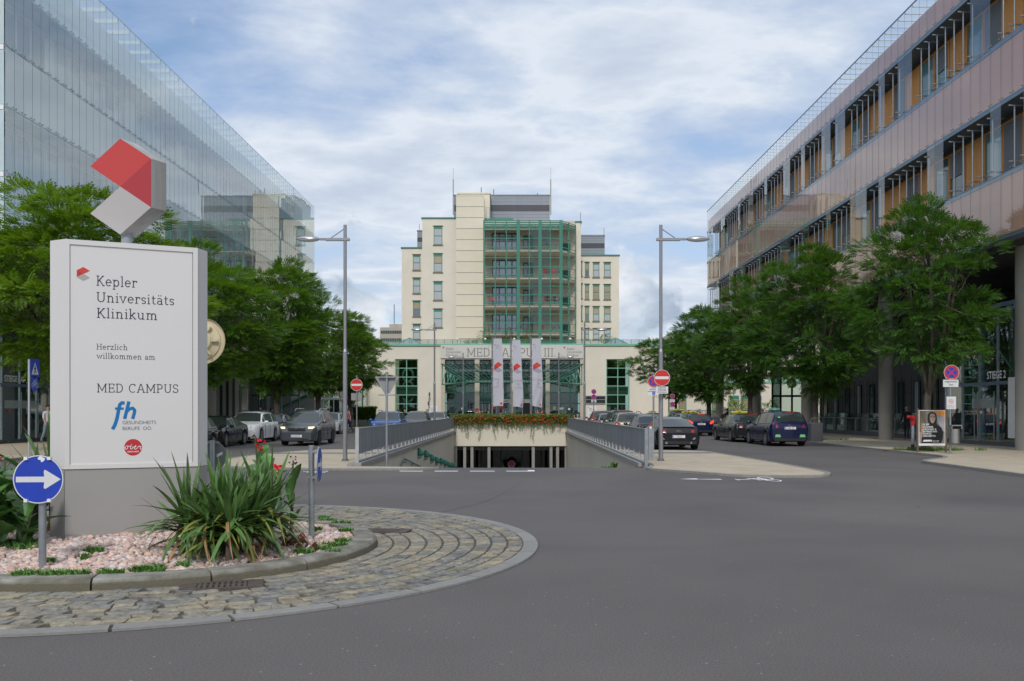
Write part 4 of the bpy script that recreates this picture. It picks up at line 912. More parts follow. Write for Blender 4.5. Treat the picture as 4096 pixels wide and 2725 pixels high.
# near glazed vestibule
ER = empty('entrance_hall', (21.2, 42, 0), 'glazed entrance hall with STIEGE 2 sign under the right building', 'entrance')
rxf = lambda y: 21.3 - (y - 46) * -.02 if False else 21.25
glazed_front(ER, rxf, [27, 30, 33, 34.6, 36.2, 37.8, 39.4, 41.0, 42.6, 44.2, 45.8], 5.9, None)
for i, (x0, x1) in enumerate(((21.3, 22.7), (22.7, 24.1))): MB().box((x0 + .04, 45.8, .12), (x1 - .04, 45.82, 5.9)).build('side_pane', GL, ER)
MB().box((21.22, 45.75, .05), (21.42, 45.95, 5.9)).build('corner_post', WFRAME, ER)
MB().box((21.2, 26, 6.0), (32, 46, 6.1)).build('roof_glass', GLD, ER)
MB().box((21.2, 33, 6.12), (21.35, 46, 6.3)).build('roof_beam', LEDGE, ER)
for y in (36, 39, 42, 45): MB().cyl((22.6, y, .05), (22.6, y, 6.0), .12, n=12).build('inner_post', LEDGE, ER)
for y in (37.5, 40.5, 43.5): MB().tube([(22.6, y - 1.5, 3.2), (22.6, y + 1.5, 5.6)], .05, 6).build('brace', LEDGE, ER)
MB().box((29, 26, .05), (29.2, 50, 8)).build('back_wall', mat('hall_back2', (.035, .05, .045), .7), ER)
MB().box((24.6, 46.2, .05), (29, 46.4, 5.9)).build('inner_wall', mat('hall_beige2', (.22, .21, .18), .8), ER)
for q in range(24): MB().box((26.5, 34 + q * .5, .1), (26.55, 34.06 + q * .5, 1.5)).build('rail_bar', STEEL, ER)
sans('lettering', 'STIEGE 2', (21.15, 41.75, 3.02), (0, -1, 0), (0, 0, 1), .34, WHITE, ER, bold=.02, sx=.9)
fb = MB()
for k in range(22): fb.box((21.17, 41.2 + k * .09, 1.72), (21.18, 41.245 + k * .09, 2.15))
tag(fb.build('frosted_stripes', MATS['frosted'], ER), kind='stuff')
b = MB(); disc(b, (21.16, 42.3, 1.62), (0, -1, 0), (0, 0, 1), .13, a0=0, a1=180); b.build('logo', LOGOR, ER); b = MB(); disc(b, (21.16, 42.3, 1.60), (0, -1, 0), (0, 0, 1), .13, a0=180, a1=360); b.build('logo', WHITE, ER)
for y in (41.0, 42.45, 42.75): MB().cyl((21.08, y, .35), (21.08, y, 2.45), .024, n=8).build('door_handle', STEEL, ER)
mp_ = empty('campus_map_panel', (21.1, 38.9, .8), 'tall white panel with a campus map beside the STIEGE 2 doors', 'map panel')
MB().box((21.08, 37.4, .45), (21.16, 39.85, 3.02)).build('panel', WHITE, mp_)
rq = random.Random(3); b1 = MB(); b2 = MB()
for k in range(34):
    y = 38.3 + rq.gauss(0, .33); z = 2.05 + rq.gauss(0, .25); s1, s2 = rq.uniform(.03, .11), rq.uniform(.02, .07); (b1 if k % 4 else b2).box((21.07 - k * .0002, y - s1, z - s2), (21.075, y + s1, z + s2))
b1.build('map_blocks', LGREY, mp_); b2.build('map_blocks_red', LOGOR2, mp_); MB().prism([(21.072, 38.9, 1.95), (21.072, 38.35, 1.9), (21.072, 38.45, 1.55), (21.072, 38.75, 1.5)], (.004, 0, 0)).build('map_park', mat('map_green', (.12, .4, .12), .6), mp_)
for q in range(6): MB().box((21.075, 38.9 - .55 * (q % 2) - .4, 1.35 - .12 * (q // 2)), (21.079, 38.9 - .55 * (q % 2), 1.37 - .12 * (q // 2))).build('printed_line', LGREY, mp_)
# mid glazed lift lobby
LO = empty('glazed_lobby', (20.6, 68, 0), 'glazed lobby box with dark steel frame and a round grey disc under the right building', 'lobby')
for x0, x1 in ((3091, 3120), (3124, 3165), (3169, 3207), (3211, 3250)):
    MB().box((PX(x0, 68), 68, .1), (PX(x1, 68), 68.02, 4.5)).build('glass_pane', GLD if x0 == 3091 else GL, LO)
for x in (3089, 3122, 3167, 3209, 3252): MB().box((PX(x, 68) - .06, 67.9, .05), (PX(x, 68) + .06, 68.0, 4.6)).build('post', BLACK, LO)
for z in (2.6, 4.5): MB().box((PX(3089, 68), 67.88, z), (PX(3252, 68), 68.05, z + .15)).build('transom', BLACK, LO)
MB().box((PX(3089, 68), 67.9, 4.66), (PX(3252, 68), 71, 4.8)).build('roof', BLACK, LO)
MB().box((PX(3100, 68), 70.8, 4.2), (PX(3180, 68), 70.9, 4.32)).build('light_strip', mat('yellow_strip', (.6, .42, .05), .5), LO)
b = MB(); disc(b, (PX(3167, 67.8), 67.8, PZ(1533, 67.8)), (1, 0, 0), (0, 0, 1), .36); b.build('round_disc', GREYP, LO)
columns(None, [(36.5, 20.0), (50.2, 20.02), (63.6, 20.0), (76.8, 20.0), (90.0, 19.95)], 8.0, ['thick concrete column at the right edge of the photo beside the map panel', 'concrete column standing left of the poster board under the right building', 'concrete column behind the blue taxi under the right building', 'concrete column behind the tree trunk, third from the far end of the row', 'farthest concrete column under the right building beside the iron fence'], 'right')
# ================================================================== CLINIC: LOW WING
YW = 112.0
LW = empty('clinic_wing', (0, YW, 0), 'low cream clinic wing with green roof edge and long name board over the entrance', 'building')
zt = PZ(1384, YW)
def bx(x0, x1, y0, y1, Y, d, nm, m, par, front=0.0):
    """box from photo rectangle (x0..x1, y0..y1) whose front stands at distance Y"""
    return MB().box((PX(x0, Y), Y - front, PZ(y1, Y)), (PX(x1, Y), Y + d, PZ(y0, Y))).build(nm, m, par)
zb = 0.0
def wallseg(x0, x1, za, zc): return MB().box((PX(x0, YW), YW, za), (PX(x1, YW), YW + .5, zc)).build('wall', CREAM, LW)
wx = [(1461, 1580), (1672, 1768), (2332, 2425), (2518, 2640)]
z_wt, z_wb = PZ(1437, YW), 0.9
wallseg(1461, 1580, 0, zt); wallseg(1672, 1766, 0, zt); wallseg(2333, 2425, 0, zt); wallseg(2518, 2672, 0, zt)
wallseg(1580, 1672, z_wt, zt); wallseg(2425, 2518, z_wt, zt); wallseg(1580, 1672, 0, .3); wallseg(2425, 2518, 0, .3)
wallseg(1766, 2333, PZ(1440, YW), zt)
MB().box((PX(1461, YW), YW + .5, 0), (PX(1462, YW), YW + 8, zt)).build('wall', CREAM, LW); MB().box((PX(2672, YW), YW + .5, 0), (PX(2673, YW), YW + 8, zt)).build('wall', CREAM, LW)
MB().box((PX(1461, YW), YW + .5, zt - .4), (PX(2672, YW), YW + 25, zt - .1)).build('roof', CONC, LW)
MB().box((PX(1440, YW), YW - .15, zt), (PX(2675, YW), YW + .35, zt + .28)).build('roof_edge', PGREEN, LW)
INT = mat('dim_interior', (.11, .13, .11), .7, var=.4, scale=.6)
GLW = glass('wing_glass', tint=(.62, .74, .68), ior=1.8, wav=.04)
for xa_, xb_ in ((1580, 1672), (2425, 2518)):
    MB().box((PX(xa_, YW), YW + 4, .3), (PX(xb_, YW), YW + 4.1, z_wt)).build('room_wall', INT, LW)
    h = (z_wt - .3) / 7
    wo = MB(); m_ = PX((xa_ + xb_) / 2, YW)
    for x in (PX(xa_, YW) + .05, m_, PX(xb_, YW) - .05): wo.box((x - .05, YW + .12, .3), (x + .05, YW + .22, z_wt))
    w_ = wo.build('window', PGREEN, LW)
    for j in range(8): MB().box((PX(xa_, YW) + .1, YW + .125, .3 + j * h - .045), (m_ - .05, YW + .2, .3 + j * h + .045)).build('glazing_bar', PGREEN, w_); MB().box((m_ + .05, YW + .125, .3 + j * h - .045), (PX(xb_, YW) - .1, YW + .2, .3 + j * h + .045)).build('glazing_bar', PGREEN, w_)
    for j in range(7):
        for a, c in ((PX(xa_, YW) + .1, m_ - .05), (m_ + .05, PX(xb_, YW) - .1)):
            MB().box((a, YW + .16, .3 + j * h + .05), (c, YW + .17, .3 + (j + 1) * h - .05)).build('pane', GLW, w_)
            if j == 3: MB().box((a, YW + .6, .3 + j * h + .05), (c, YW + .62, .3 + (j + 1) * h - .05)).build('grey_blind', mat('roller_blind', (.22, .24, .21), .8), w_)
    # sculptural white lamp inside
    if xa_ == 1580:
        for j, zc in enumerate((5.9, 4.4, 3.4)):
            b = MB(); ring = [(m_ + .05 + .62 * math.cos(2 * math.pi * k / 20), YW + 1.2, zc + .75 * math.sin(2 * math.pi * k / 20)) for k in range(21)]; b.tube(ring, .16, 8); b.build('ring_lamp', mat('paper_lamp', (.42, .46, .42), .7), w_, smooth=1)
# name board
nb = MB().box((PX(1763, YW), YW - .22, PZ(1434, YW)), (PX(2333, YW), YW - .02, PZ(1381, YW))).build('name_board', mat('board_white', (.60, .58, .54), .6, var=.03), LW)
for x in (1955, 2150): MB().box((PX(x, YW), YW - .225, PZ(1434, YW)), (PX(x, YW) + .03, YW - .221, PZ(1381, YW))).build('board_joint', GREYP, nb)
yb_ = YW - .23
o_, wd_ = slab_text('lettering', 'MED CAMPUS III.', (0, 0, 0), (1, 0, 0), (0, 0, 1), 1.0, LGREY, None, weight=.075, track=.03); bpy.data.objects.remove(o_)
want = PX(2230, yb_) - PX(1866, yb_); ch = 1.0
rt_ = want / wd_
def slab_sq(name, txt, x, y, Y, width, capH, m, par, weight=.085, track=.05, rt=(1, 0, 0)):
    """lettering stretched to the given width"""
    o, w0 = slab_text(name, txt, (0, 0, 0), (1, 0, 0), (0, 0, 1), capH, m, None, weight, track); me = o.data; off = o.location.copy(); s = width / w0
    rt = Vector(rt).normalized()
    org = Vector((x, Y, y))
    for v in me.vertices:
        q = v.co + off; v.co = org + rt * (q.x * s) + Vector((0, 0, q.z)) + Vector((rt.y, -rt.x, 0)) * (-q.y)
    o.location = (0, 0, 0); o.parent = par; o.matrix_parent_inverse = mat_of(par).inverted(); return o
slab_sq('lettering', 'MED CAMPUS III.', PX(1866, yb_), PZ(1427, yb_), yb_, PX(2226, yb_) - PX(1866, yb_), 34 * yb_ / F, LGREY, nb, weight=.075, track=.02)
def logo(parent, org, rt, up, s, k1=LOGOR, k2=LOGOR2, k3=LOGOG):
    """open cube emblem: red upper half, grey lower half; org = top apex, s = edge length"""
    rt = Vector(rt).normalized(); up = Vector(up).normalized(); n_ = rt.cross(up).normalized() * .002; o = Vector(org) + n_
    T = lambda x, y: o + rt * x * s + up * y * s
    MB().add([T(0, 0), T(.866, -.5), T(0, -1), T(-.866, -.5)], [(3, 2, 1, 0)]).build('emblem_red', k1, parent)
    b = MB().add([T(-.866, -.5), T(0, -1), T(-.866, -1.5)], [(2, 1, 0)]).build('emblem_dark_red', k2, parent)
    MB().add([T(-.866, -1.5), T(0, -1), T(.866, -1.5), T(0, -2)], [(3, 2, 1, 0)]).build('emblem_grey', k3, parent)
for x0 in (1784, 2268):
    for j, (t_, w_) in enumerate((('Kepler', 31), ('Universitäts', 60), ('Klinikum', 47))):
        slab_sq('lettering', t_, PX(x0, yb_), PZ(1400 + 13 * j, yb_), yb_, w_ * yb_ / F, 9.3 * yb_ / F, LGREY, nb, weight=.10, track=.03)
    logo(nb, (PX(x0 - 10, yb_), yb_, PZ(1386, yb_)), (1, 0, 0), (0, 0, 1), .145)
# entrance hall behind the columns
STONE_C = mat('travertine', (.52, .47, .37), .7, var=.08, scale=3)
for xa_, xb_ in ((1764, 1780), (1899, 1918), (2041, 2054), (2182, 2199), (2320, 2335)): MB().box((PX(xa_, YW), YW - .1, 0), (PX(xb_, YW), YW + .4, PZ(1436, YW))).build('stone_pillar', STONE_C, LW)
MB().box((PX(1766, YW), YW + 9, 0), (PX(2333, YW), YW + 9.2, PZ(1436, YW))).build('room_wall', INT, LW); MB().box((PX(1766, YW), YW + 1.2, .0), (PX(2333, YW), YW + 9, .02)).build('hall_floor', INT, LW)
gy = YW + 1.2
zt2 = PZ(1440, YW)
for xa_, xb_ in ((1782, 1898), (1920, 2040), (2056, 2181), (2201, 2319)):
    f = MB(); A, B = PX(xa_, gy) - .1, PX(xb_, gy) + .1
    xs = [A + (B - A) * k / 3 for k in range(4)]
    for x in xs: f.box((x - .06, gy, 0), (x + .06, gy + .1, zt2))
    fo = f.build('glazed_front', DGREEN, LW)
    zs = [0.05, 1.25, 2.5, 3.8, 5.0, 6.2, zt2]
    for z in zs[1:-1]: MB().box((A, gy + .01, z - .06), (B, gy + .09, z + .06)).build('glazing_bar', DGREEN, fo)
    for z0, z1 in zip(zs, zs[1:]):
        for x0, x1 in zip(xs, xs[1:]):
            MB().box((x0 + .06, gy + .04, z0 + .06), (x1 - .06, gy + .05, z1 - .06)).build('pane', GLW, fo)
            if z0 == 3.8: MB().box((x0 + .06, gy + .4, z0 + .1), (x1 - .06, gy + .42, z1 - .1)).build('panel', MATS['roller_blind'], fo)
MB().box((PX(1918, gy), gy - .35, 2.75), (PX(2182, gy), gy - .05, 3.3)).build('door_head', DGREEN, LW)
sb = MB().box((PX(2010, gy), gy - .42, 2.55), (PX(2130, gy), gy - .36, 3.0)).build('small_name_board', MATS['board_white'], LW)
slab_sq('lettering', 'MED CAMPUS III.', PX(2014, gy - .43), 2.65, gy - .43, 2.6, .24, LETTER, sb, weight=.12, track=.02)
MB().box((PX(2092, gy), gy - .38, 0.05), (PX(2119, gy), gy - .3, 2.45)).build('open_doorway', DARK, LW)
for x in (1932, 1958, 1985, 2012, 2038, 2060, 2090, 2121, 2140, 2165): MB().box((PX(x, gy) - .04, gy - .36, .05), (PX(x, gy) + .04, gy - .28, 2.5)).build('door_post', mat('door_steel', (.4, .4, .4), .4, .5), LW)
for x in (1967, 1997): MB().box((PX(x, gy), gy - .4, PZ(1636, gy)), (PX(x + 17, gy), gy - .37, PZ(1625, gy))).build('notice', LOGOR2, LW)
for x, y, w_, h_, m_ in ((1901, 1634, 13, 28, RED), (1843, 1631, 10, 8, WHITE), (1846, 1645, 7, 14, WHITE), (2214, 1626, 11, 13, mat('notice_yellow', (.5, .45, .2), .7)), (2240, 1630, 16, 9, WHITE), (2274, 1633, 10, 8, WHITE)): MB().box((PX(x, YW - .2), YW - .14 if x == 1901 else gy - .1, PZ(y + h_, YW)), (PX(x + w_, YW - .2), (YW - .11) if x == 1901 else gy - .06, PZ(y, YW))).build('notice', m_, LW)
b = MB(); disc(b, (PX(2190, YW - .12), YW - .12, PZ(1627, YW)), (1, 0, 0), (0, 0, 1), .10, .075); b.build('no_smoking_sign', RED, LW)
# display board and board signs on the wall
ds = MB().box((PX(2342, YW), YW - .12, PZ(1616, YW)), (PX(2422, YW), YW - .01, PZ(1583, YW))).build('display_board', GREYP, LW)
for y0_, y1_ in ((1586, 1597), (1600, 1612)): MB().box((PX(2344, YW), YW - .14, PZ(y1_, YW)), (PX(2420, YW), YW - .121, PZ(y0_, YW))).build('display_strip', BLACK, ds)
# canopy
CP = empty('entrance_canopy', (0, 108, 5), 'pale green steel and glass canopy sloping over the clinic entrance', 'canopy')
def bar(p, q, r_, nm, m=PGREEN, par=CP): return MB().tube([p, q], r_, 6).build(nm, m, par)
A1 = P(1764, 1455, 104); A2 = P(2335, 1455, 104); B1 = P(1820, 1484, 106.5); B2 = P(2279, 1484, 106.5); C1 = P(1787, 1489, 107); C2 = P(2311, 1489, 107); D1 = P(1865, 1526, 110.5); D2 = P(2231, 1526, 110.5)
GLC = glass('canopy_glass', tint=(.50, .60, .57), ior=1.6)
for (a, a2, c, c2, nr) in ((A1, A2, B1, B2, 25), (C1, C2, D1, D2, 25)):
    for i in range(nr):
        t0, t1 = i / nr, (i + 1) / nr
        MB().quad(a.lerp(a2, t0), a.lerp(a2, t1), c.lerp(c2, t1), c.lerp(c2, t0)).build('roof_pane', GLC, CP)
        if i: bar(a.lerp(a2, t0), c.lerp(c2, t0), .045, 'rib')
    bar(a, c, .09, 'end_beam'); bar(a2, c2, .09, 'end_beam')
bar(B1, B2, .14, 'cross_beam', GREYP); bar(D1, D2, .10, 'cross_beam'); bar(D1 + Vector((0, 0, -.1)), D2 + Vector((0, 0, -.1)), .07, 'cross_beam', GREYP); bar(P(1768, 1538, 105), P(1865, 1530, 110), .09, 'end_beam'); bar(P(2330, 1538, 105), P(2231, 1530, 110), .09, 'end_beam'); bar(P(1866, 1527, 109), P(2230, 1527, 109), .06, 'cross_beam')
for s_ in (-1, 1):
    q = lambda x, y, Y: P(2048 + s_ * (2048 - x), y, Y)
    for a, c in (((1769, 1457, 104.4), (1769, 1538, 105)), ((1769, 1538, 105), (1784, 1480, 106)), ((1784, 1480, 106), (1806, 1533, 107)), ((1790, 1492, 107), (1790, 1532, 107)), ((1803, 1495, 107.3), (1790, 1532, 107)), ((1803, 1495, 107), (1803, 1532, 107)), ((1818, 1503, 107.6), (1803, 1532, 107.2)), ((1803, 1495, 107), (1818, 1530, 107.5)), ((1818, 1503, 107.6), (1818, 1530, 107.6)), ((1832, 1512, 108), (1820, 1530, 107.6)), ((1832, 1512, 108), (1844, 1527, 108.6)), ((1765, 1455, 104), (1866, 1527, 110))):
        bar(q(*a), q(*c), .06, 'truss_bar')
# roof terrace rail, lamps, greenery, skylights
TR = empty('terrace_railing', (0, YW, zt), 'green steel railing along the roof edge of the low clinic wing', 'railing')
xs = np.linspace(1485, 2622, 36)
for x in xs: MB().box((PX(x, YW) - .03, YW - .03, zt + .25), (PX(x, YW) + .03, YW + .03, PZ(1358, YW))).build('post', GREEN, TR)
for j in range(5): z = PZ(1359 + j * 4, YW); MB().box((PX(1485, YW), YW - .018, z - .02), (PX(2622, YW), YW + .018, z + .02)).build('rail', GREEN, TR)
wl = mat('lamp_white', (.8, .76, .6), .4)
for i, x in enumerate((1829, 1941, 2057, 2167, 2281, 2612)):
    t = empty('terrace_lamp', (PX(x, 113), 113, zt), ['first', 'second', 'third', 'fourth', 'fifth', 'sixth'][i] + ' small hooded lamp from the left on the clinic roof terrace', 'lamp', 'lamps on the roof terrace')
    MB().cyl((PX(x, 113), 113, zt - .1), (PX(x, 113), 113, PZ(1357, 113)), .03, n=6).build('stem', GREEN, t); MB().cyl((PX(x, 113), 113, PZ(1358, 113)), (PX(x, 113), 113, PZ(1352 if i < 5 else 1347, 113)), .17, .09, n=10).build('hood', wl, t)
for nm, xc, hw in (('left', 1639, 52), ('right', 2462, 56)):
    t = empty('glass_skylight', (PX(xc, 116), 116, zt), f'small pyramid shaped glass skylight on the {nm} part of the low roof', 'skylight')
    ap = P(xc, 1352, 117); c4 = [P(xc - hw, 1379, 115), P(xc + hw, 1379, 115), P(xc + hw, 1379, 119), P(xc - hw, 1379, 119)]
    for a, c in zip(c4, c4[1:] + c4[:1]): MB().quad(a, c, ap).build('glass_side', mat('skylight_glass', (.32, .40, .44), .15, spec=.8), t); bar(a, ap, .06, 'ridge', GREEN, t); bar(a.lerp(c, .5), ap, .04, 'ridge', GREEN, t)
# ================================================================== CLINIC: TOWER
TW = empty('clinic_tower', (0, 122, 0), 'tall cream clinic tower with green window frames behind the low wing', 'building')
def vol(x0, x1, ytop, Y, d, nm='wall', m=CREAM, cap=True, capm=GREEN):
    o = MB().box((PX(x0, Y), Y, 5), (PX(x1, Y), Y + d, PZ(ytop, Y))).build(nm, m, TW)
    if cap: MB().box((PX(x0, Y) - .12, Y - .12, PZ(ytop, Y)), (PX(x1, Y) + .12, Y + d, PZ(ytop, Y) + .16)).build('roof_edge', capm, TW)
    return o
vol(1607, 1690, 994, 124, 14); vol(1689, 1825, 875, 122, 14); 
vol(1833, 1959, 776, 123.5, 6, cap=True, capm=CREAM2)
YS = 121.0
# stair tower of stacked cream panels
MB().box((PX(1826, YS), YS + .06, 5), (PX(1933, YS), YS + 5, PZ(786, YS))).build('wall', GREYP, TW)
zz_ = PZ(1378, YS); top = PZ(784, YS); hs = (top - zz_ + 1.5) / 13.6
z = top
while z > 8.5:
    z0 = z - 44 * YS / F
    MB().box((PX(1824.5, YS), YS, z0 + .06), (PX(1934, YS), YS + .06, z)).build('facade_panel', CREAM2, TW); z = z0
MB().box((PX(1934, YS), YS + .05, 5), (PX(1936, YS), YS + 5, top)).build('wall', CREAM, TW)
MB().box((PX(1823.5, YS), YS - .03, top), (PX(1935, YS), YS + 5, top + .12)).build('roof_edge', CREAM2, TW)
# grey penthouse
for x0, x1, Y, yt, yb3, lab in ((1816, 2199, 127, 783, 884, 0), (2323, 2419, 131, 944, 1024, 1), (1669, 1690, 128, 925, 994, 2)):
    zt_, zb_ = PZ(yt, Y), PZ(yb3, Y) - 2; MB().box((PX(x0, Y), Y + .05, zb_), (PX(x1, Y), Y + 8, zt_ - .1)).build('penthouse', GREYP, TW)
    h = (PZ(yt, Y) - PZ(yb3, Y)) / 8; nxp = max(1, int((x1 - x0) / 110))
    for j in range(9):
        if 3 <= j <= 4: continue
        for i in range(nxp):
            MB().box((PX(x0 + (x1 - x0) * i / nxp, Y) + .02, Y, zt_ - (j + 1) * h + .02), (PX(x0 + (x1 - x0) * (i + 1) / nxp, Y) - .02, Y + .05, zt_ - j * h)).build('cladding_sheet', GREYP, TW)
    for i in range(8): zq = zt_ - 3 * h - i * h / 4; MB().box((PX(x0, Y), Y + .01, zq - h / 4 + .03), (PX(x1, Y), Y + .05, zq)).build('louvre', GREYD, TW)
    MB().box((PX(x0, Y) - .05, Y - .08, zt_), (PX(x1, Y) + .05, Y + 8, zt_ + .14)).build('roof_edge', GREYP, TW)
vol(2304, 2324, 890, 122.5, 8); vol(2323, 2476, 1024, 126, 14)
bx(1933, 2053, 873, 884, 123, 6, 'roof_edge', GREEN, TW); MB().box((PX(1935, 125), 125, 5), (PX(2305, 125), 133, PZ(886, 125))).build('wall', CREAM, TW)
WG2 = mat('clinic_window_glass', (.13, .17, .20), .1, spec=.9, objrand=.3)
CURT = mat('net_curtain', (.42, .45, .47), .7, var=.15, scale=8, stretch=(6, 1, .3))
BL2 = mat('wood_slat_blind', (.42, .33, .20), .7, var=.05)
FRM = mat('window_frame_green', (.06, .22, .17), .45)
def twin(x0, x1, y0, y1, Y, kind, par=TW):
    X0, X1, Z0, Z1 = PX(x0, Y), PX(x1, Y), PZ(y1, Y), PZ(y0, Y); hh = Z1 - Z0
    f = MB(); t = .08
    for a, c in (((X0, Z0), (X0 + t, Z1)), ((X1 - t, Z0), (X1, Z1)), ((X0 + t, Z0), (X1 - t, Z0 + t)), ((X0 + t, Z0 + hh * .45), (X1 - t, Z0 + hh * .45 + .1))): f.box((a[0], Y - .04, a[1]), (c[0], Y - .002, c[1]))
    fo = f.build('window', FRM, par)
    MB().box((X0 + t, Y - .03, Z1 - hh * .16), (X1 - t, Y - .004, Z1)).build('blind_box', GREEN, fo)
    MB().box((X0 - .1, Y - .14, Z0 - .1), (X1 + .1, Y - .003, Z0)).build('sill', mat('sill_brown', (.25, .19, .13), .7), fo); MB().box((X0 - .1, Y - .14, Z1), (X1 + .1, Y - .003, Z1 + .07)).build('lintel', MATS['sill_brown'], fo)
    MB().box((X0 + t, Y - .025, Z0 + t), (X1 - t, Y - .005, Z1 - hh * .16)).build('pane', CURT if kind in (0, 2) else WG2, fo)
    if kind:
        e = Z1 - hh * .16; stop = {1: Z0 + hh * .45, 2: Z0 + hh * .5, 3: Z0 + t}[kind]; b = MB(); k = 0
        while e - k * .17 > stop: b.box((X0 + t, Y - .035, e - (k + 1) * .17 + .04), (X1 - t, Y - .027, e - k * .17)); k += 1
        b.build('blind', BL2, fo)
for x0, x1, rows, Y in ((1652, 1681, ((1019, 1081, 0), (1112, 1174, 0), (1204, 1266, 1), (1297, 1358, 0)), 124), (1735, 1769, ((905, 979, 0), (1015, 1089, 2), (1127, 1201, 0), (1236, 1310, 0)), 122),
                        (2321, 2329, ((1046, 1105, 1), (1135, 1194, 3), (1224, 1283, 1), (1312, 1358, 0)), 126), (2340, 2356, ((1049, 1107, 1), (1137, 1197, 3), (1225, 1285, 1), (1314, 1358, 0)), 126), (2372, 2397, ((1050, 1109, 0), (1138, 1198, 3), (1226, 1285, 2), (1314, 1358, 0)), 126), (2416, 2442, ((1050, 1109, 0), (1138, 1198, 3), (1226, 1285, 2), (1314, 1358, 0)), 126)):
    for y0, y1, k in rows: twin(x0, x1, y0, y1, Y, k)
# masts and small roof parts
for i, (x, y0, y1, Y) in enumerate(((1813, 718, 860, 126), (2203, 718, 860, 126))):
    t = empty('roof_mast', (PX(x, Y), Y, PZ(y1, Y)), ('left' if i == 0 else 'right') + ' slender lightning mast on the clinic tower roof', 'mast', 'lightning masts on the tower')
    MB().cyl((PX(x, Y), Y, PZ(y1, Y)), (PX(x, Y), Y, PZ(718, Y)), .07, n=6).build('pole', mat('mast_grey', (.3, .29, .22), .5), t); MB().cyl((PX(x, Y), Y, PZ(718, Y)), (PX(x, Y), Y, PZ(672, Y)), .022, n=5).build('tip', STEEL, t)
for x, y0, y1, Y, nm in ((1925, 750, 772, 124, 'roof_vent'), (1975, 757, 783, 127, 'roof_vent'), (2150, 772, 783, 127, 'roof_vent'), (2416, 912, 950, 131, 'roof_mast'), (2322, 850, 890, 122, 'roof_mast'), (1678, 898, 925, 128, 'roof_mast')):
    tag(MB().cyl((PX(x, Y), Y, PZ(y1, Y)), (PX(x, Y), Y, PZ(y0, Y)), .05 if nm == 'roof_vent' else .03, n=6).build(nm, GREYD), {1925: 'short dark vent pipe on top of the stair tower', 1975: 'thin vent pipe standing left on the grey penthouse roof', 2150: 'short vent pipe standing right on the grey penthouse roof', 2416: 'thin mast on the right grey penthouse', 2322: 'thin mast at the right edge of the balcony tower', 1678: 'thin mast on the small left grey penthouse'}[x], 'mast' if nm == 'roof_mast' else 'vent pipe')
# ladder cage
for dx in (-5, 5): MB().cyl((PX(1952 + dx, 120.5), 120.5, PZ(985, 120.5)), (PX(1952 + dx, 120.5), 120.5, PZ(828, 120.5)), .03, n=5).build('ladder_rail', STEEL, TW)
for k in range(18): z = PZ(985 - k * 9, 120.5); MB().box((PX(1947, 120.5), 120.48, z), (PX(1957, 120.5), 120.52, z + .04)).build('ladder_rung', STEEL, TW)
# ---- glazed balconies
YB = 118.5; YBk = 122.5
slabs = [994, 1105, 1217, 1329]; xsL = [1936, 1981, 2025.5, 2070]; xsM = [2076, 2117, 2157]; xsR = [2163, 2201, 2241]; 
XA, XB_ = PX(1936, YB), PX(2243, YB); XE, YE = PX(2302, 121.5), 121.5
# back wall, ceilings
MB().prism([(PX(1936, YBk), YBk, 6), (PX(2304, YBk), YBk, 6), (PX(2304, YBk), YBk + .3, 6), (PX(1936, YBk), YBk + .3, 6)], (0, 0, PZ(884, YBk) - 6)).build('balcony_back_wall', mat('balcony_wall', (.50, .46, .36), .85, var=.04), TW)
foot = [(XA, YB + .05), (XB_, YB + .05), (XE, YE), (XE, YBk), (XA, YBk)]
for y in slabs + [884]:
    z = PZ(y + 3, YB); MB().prism([(a, c, z) for a, c in foot], (0, 0, -.30)).build('balcony_floor', CREAM2, TW)
    for xx in ((xsL, YB), (xsM, YB), (xsR, YB)): MB().box((PX(xx[0][0], YB) + .05, YB - .06, z - .28), (PX(xx[0][-1], YB) - .05, YB + .04, z - .04)).build('floor_edge', CREAM2, TW)
for y0 in (890, 902, 914):
    z = PZ(y0 + 6, YB)
    for xx in (xsL, xsM, xsR): MB().box((PX(xx[0], YB), YB + .1, z), (PX(xx[-1], YB), YB + .14, z + .26)).build('louvre_board', CREAM2, TW)
zlo, zhi = 7.5, PZ(884, YB)
facet = lambda t: (XB_ + .15 + (XE - XB_ - .15) * t, YB + (YE - YB) * t)
def post(x, y, w_=.07, nm='frame_post'): MB().box((x - w_, y - .06, zlo), (x + w_, y + .06, zhi + .1)).build(nm, GREEN, TW)
for xx in (xsL, xsM, xsR):
    for i, x in enumerate(xx): post(PX(x, YB), YB - .08, .1 if i in (0, len(xx) - 1) else .06)
for t_ in (0, .5, 1): a = facet(t_); post(a[0], a[1] - .05, .08)
levels = [884, 892, 900, 908, 914] + [v for s_ in slabs for v in (s_ - 44 if s_ == 994 else s_ - 76, s_ - 41, s_ - 5, s_ + 8)] + [1378]
levels = sorted(set([884, 890, 899, 908, 915, 954, 989, 1000, 1032, 1067, 1101, 1111, 1145, 1179, 1212, 1223, 1257, 1291, 1324, 1335, 1369]))
for y in levels:
    z = PZ(y, YB)
    for xx in (xsL, xsM, xsR): MB().box((PX(xx[0], YB) + .1, YB - .13, z - .05), (PX(xx[-1], YB) - .1, YB - .05, z + .05)).build('frame_bar', GREEN, TW)
    a, c = facet(0), facet(1); MB().tube([(a[0], a[1] - .08, z), (c[0], c[1] - .08, z)], .055, 4).build('frame_bar', GREEN, TW)
GP = glass('balcony_glass', tint=(.62, .72, .68), ior=1.6)
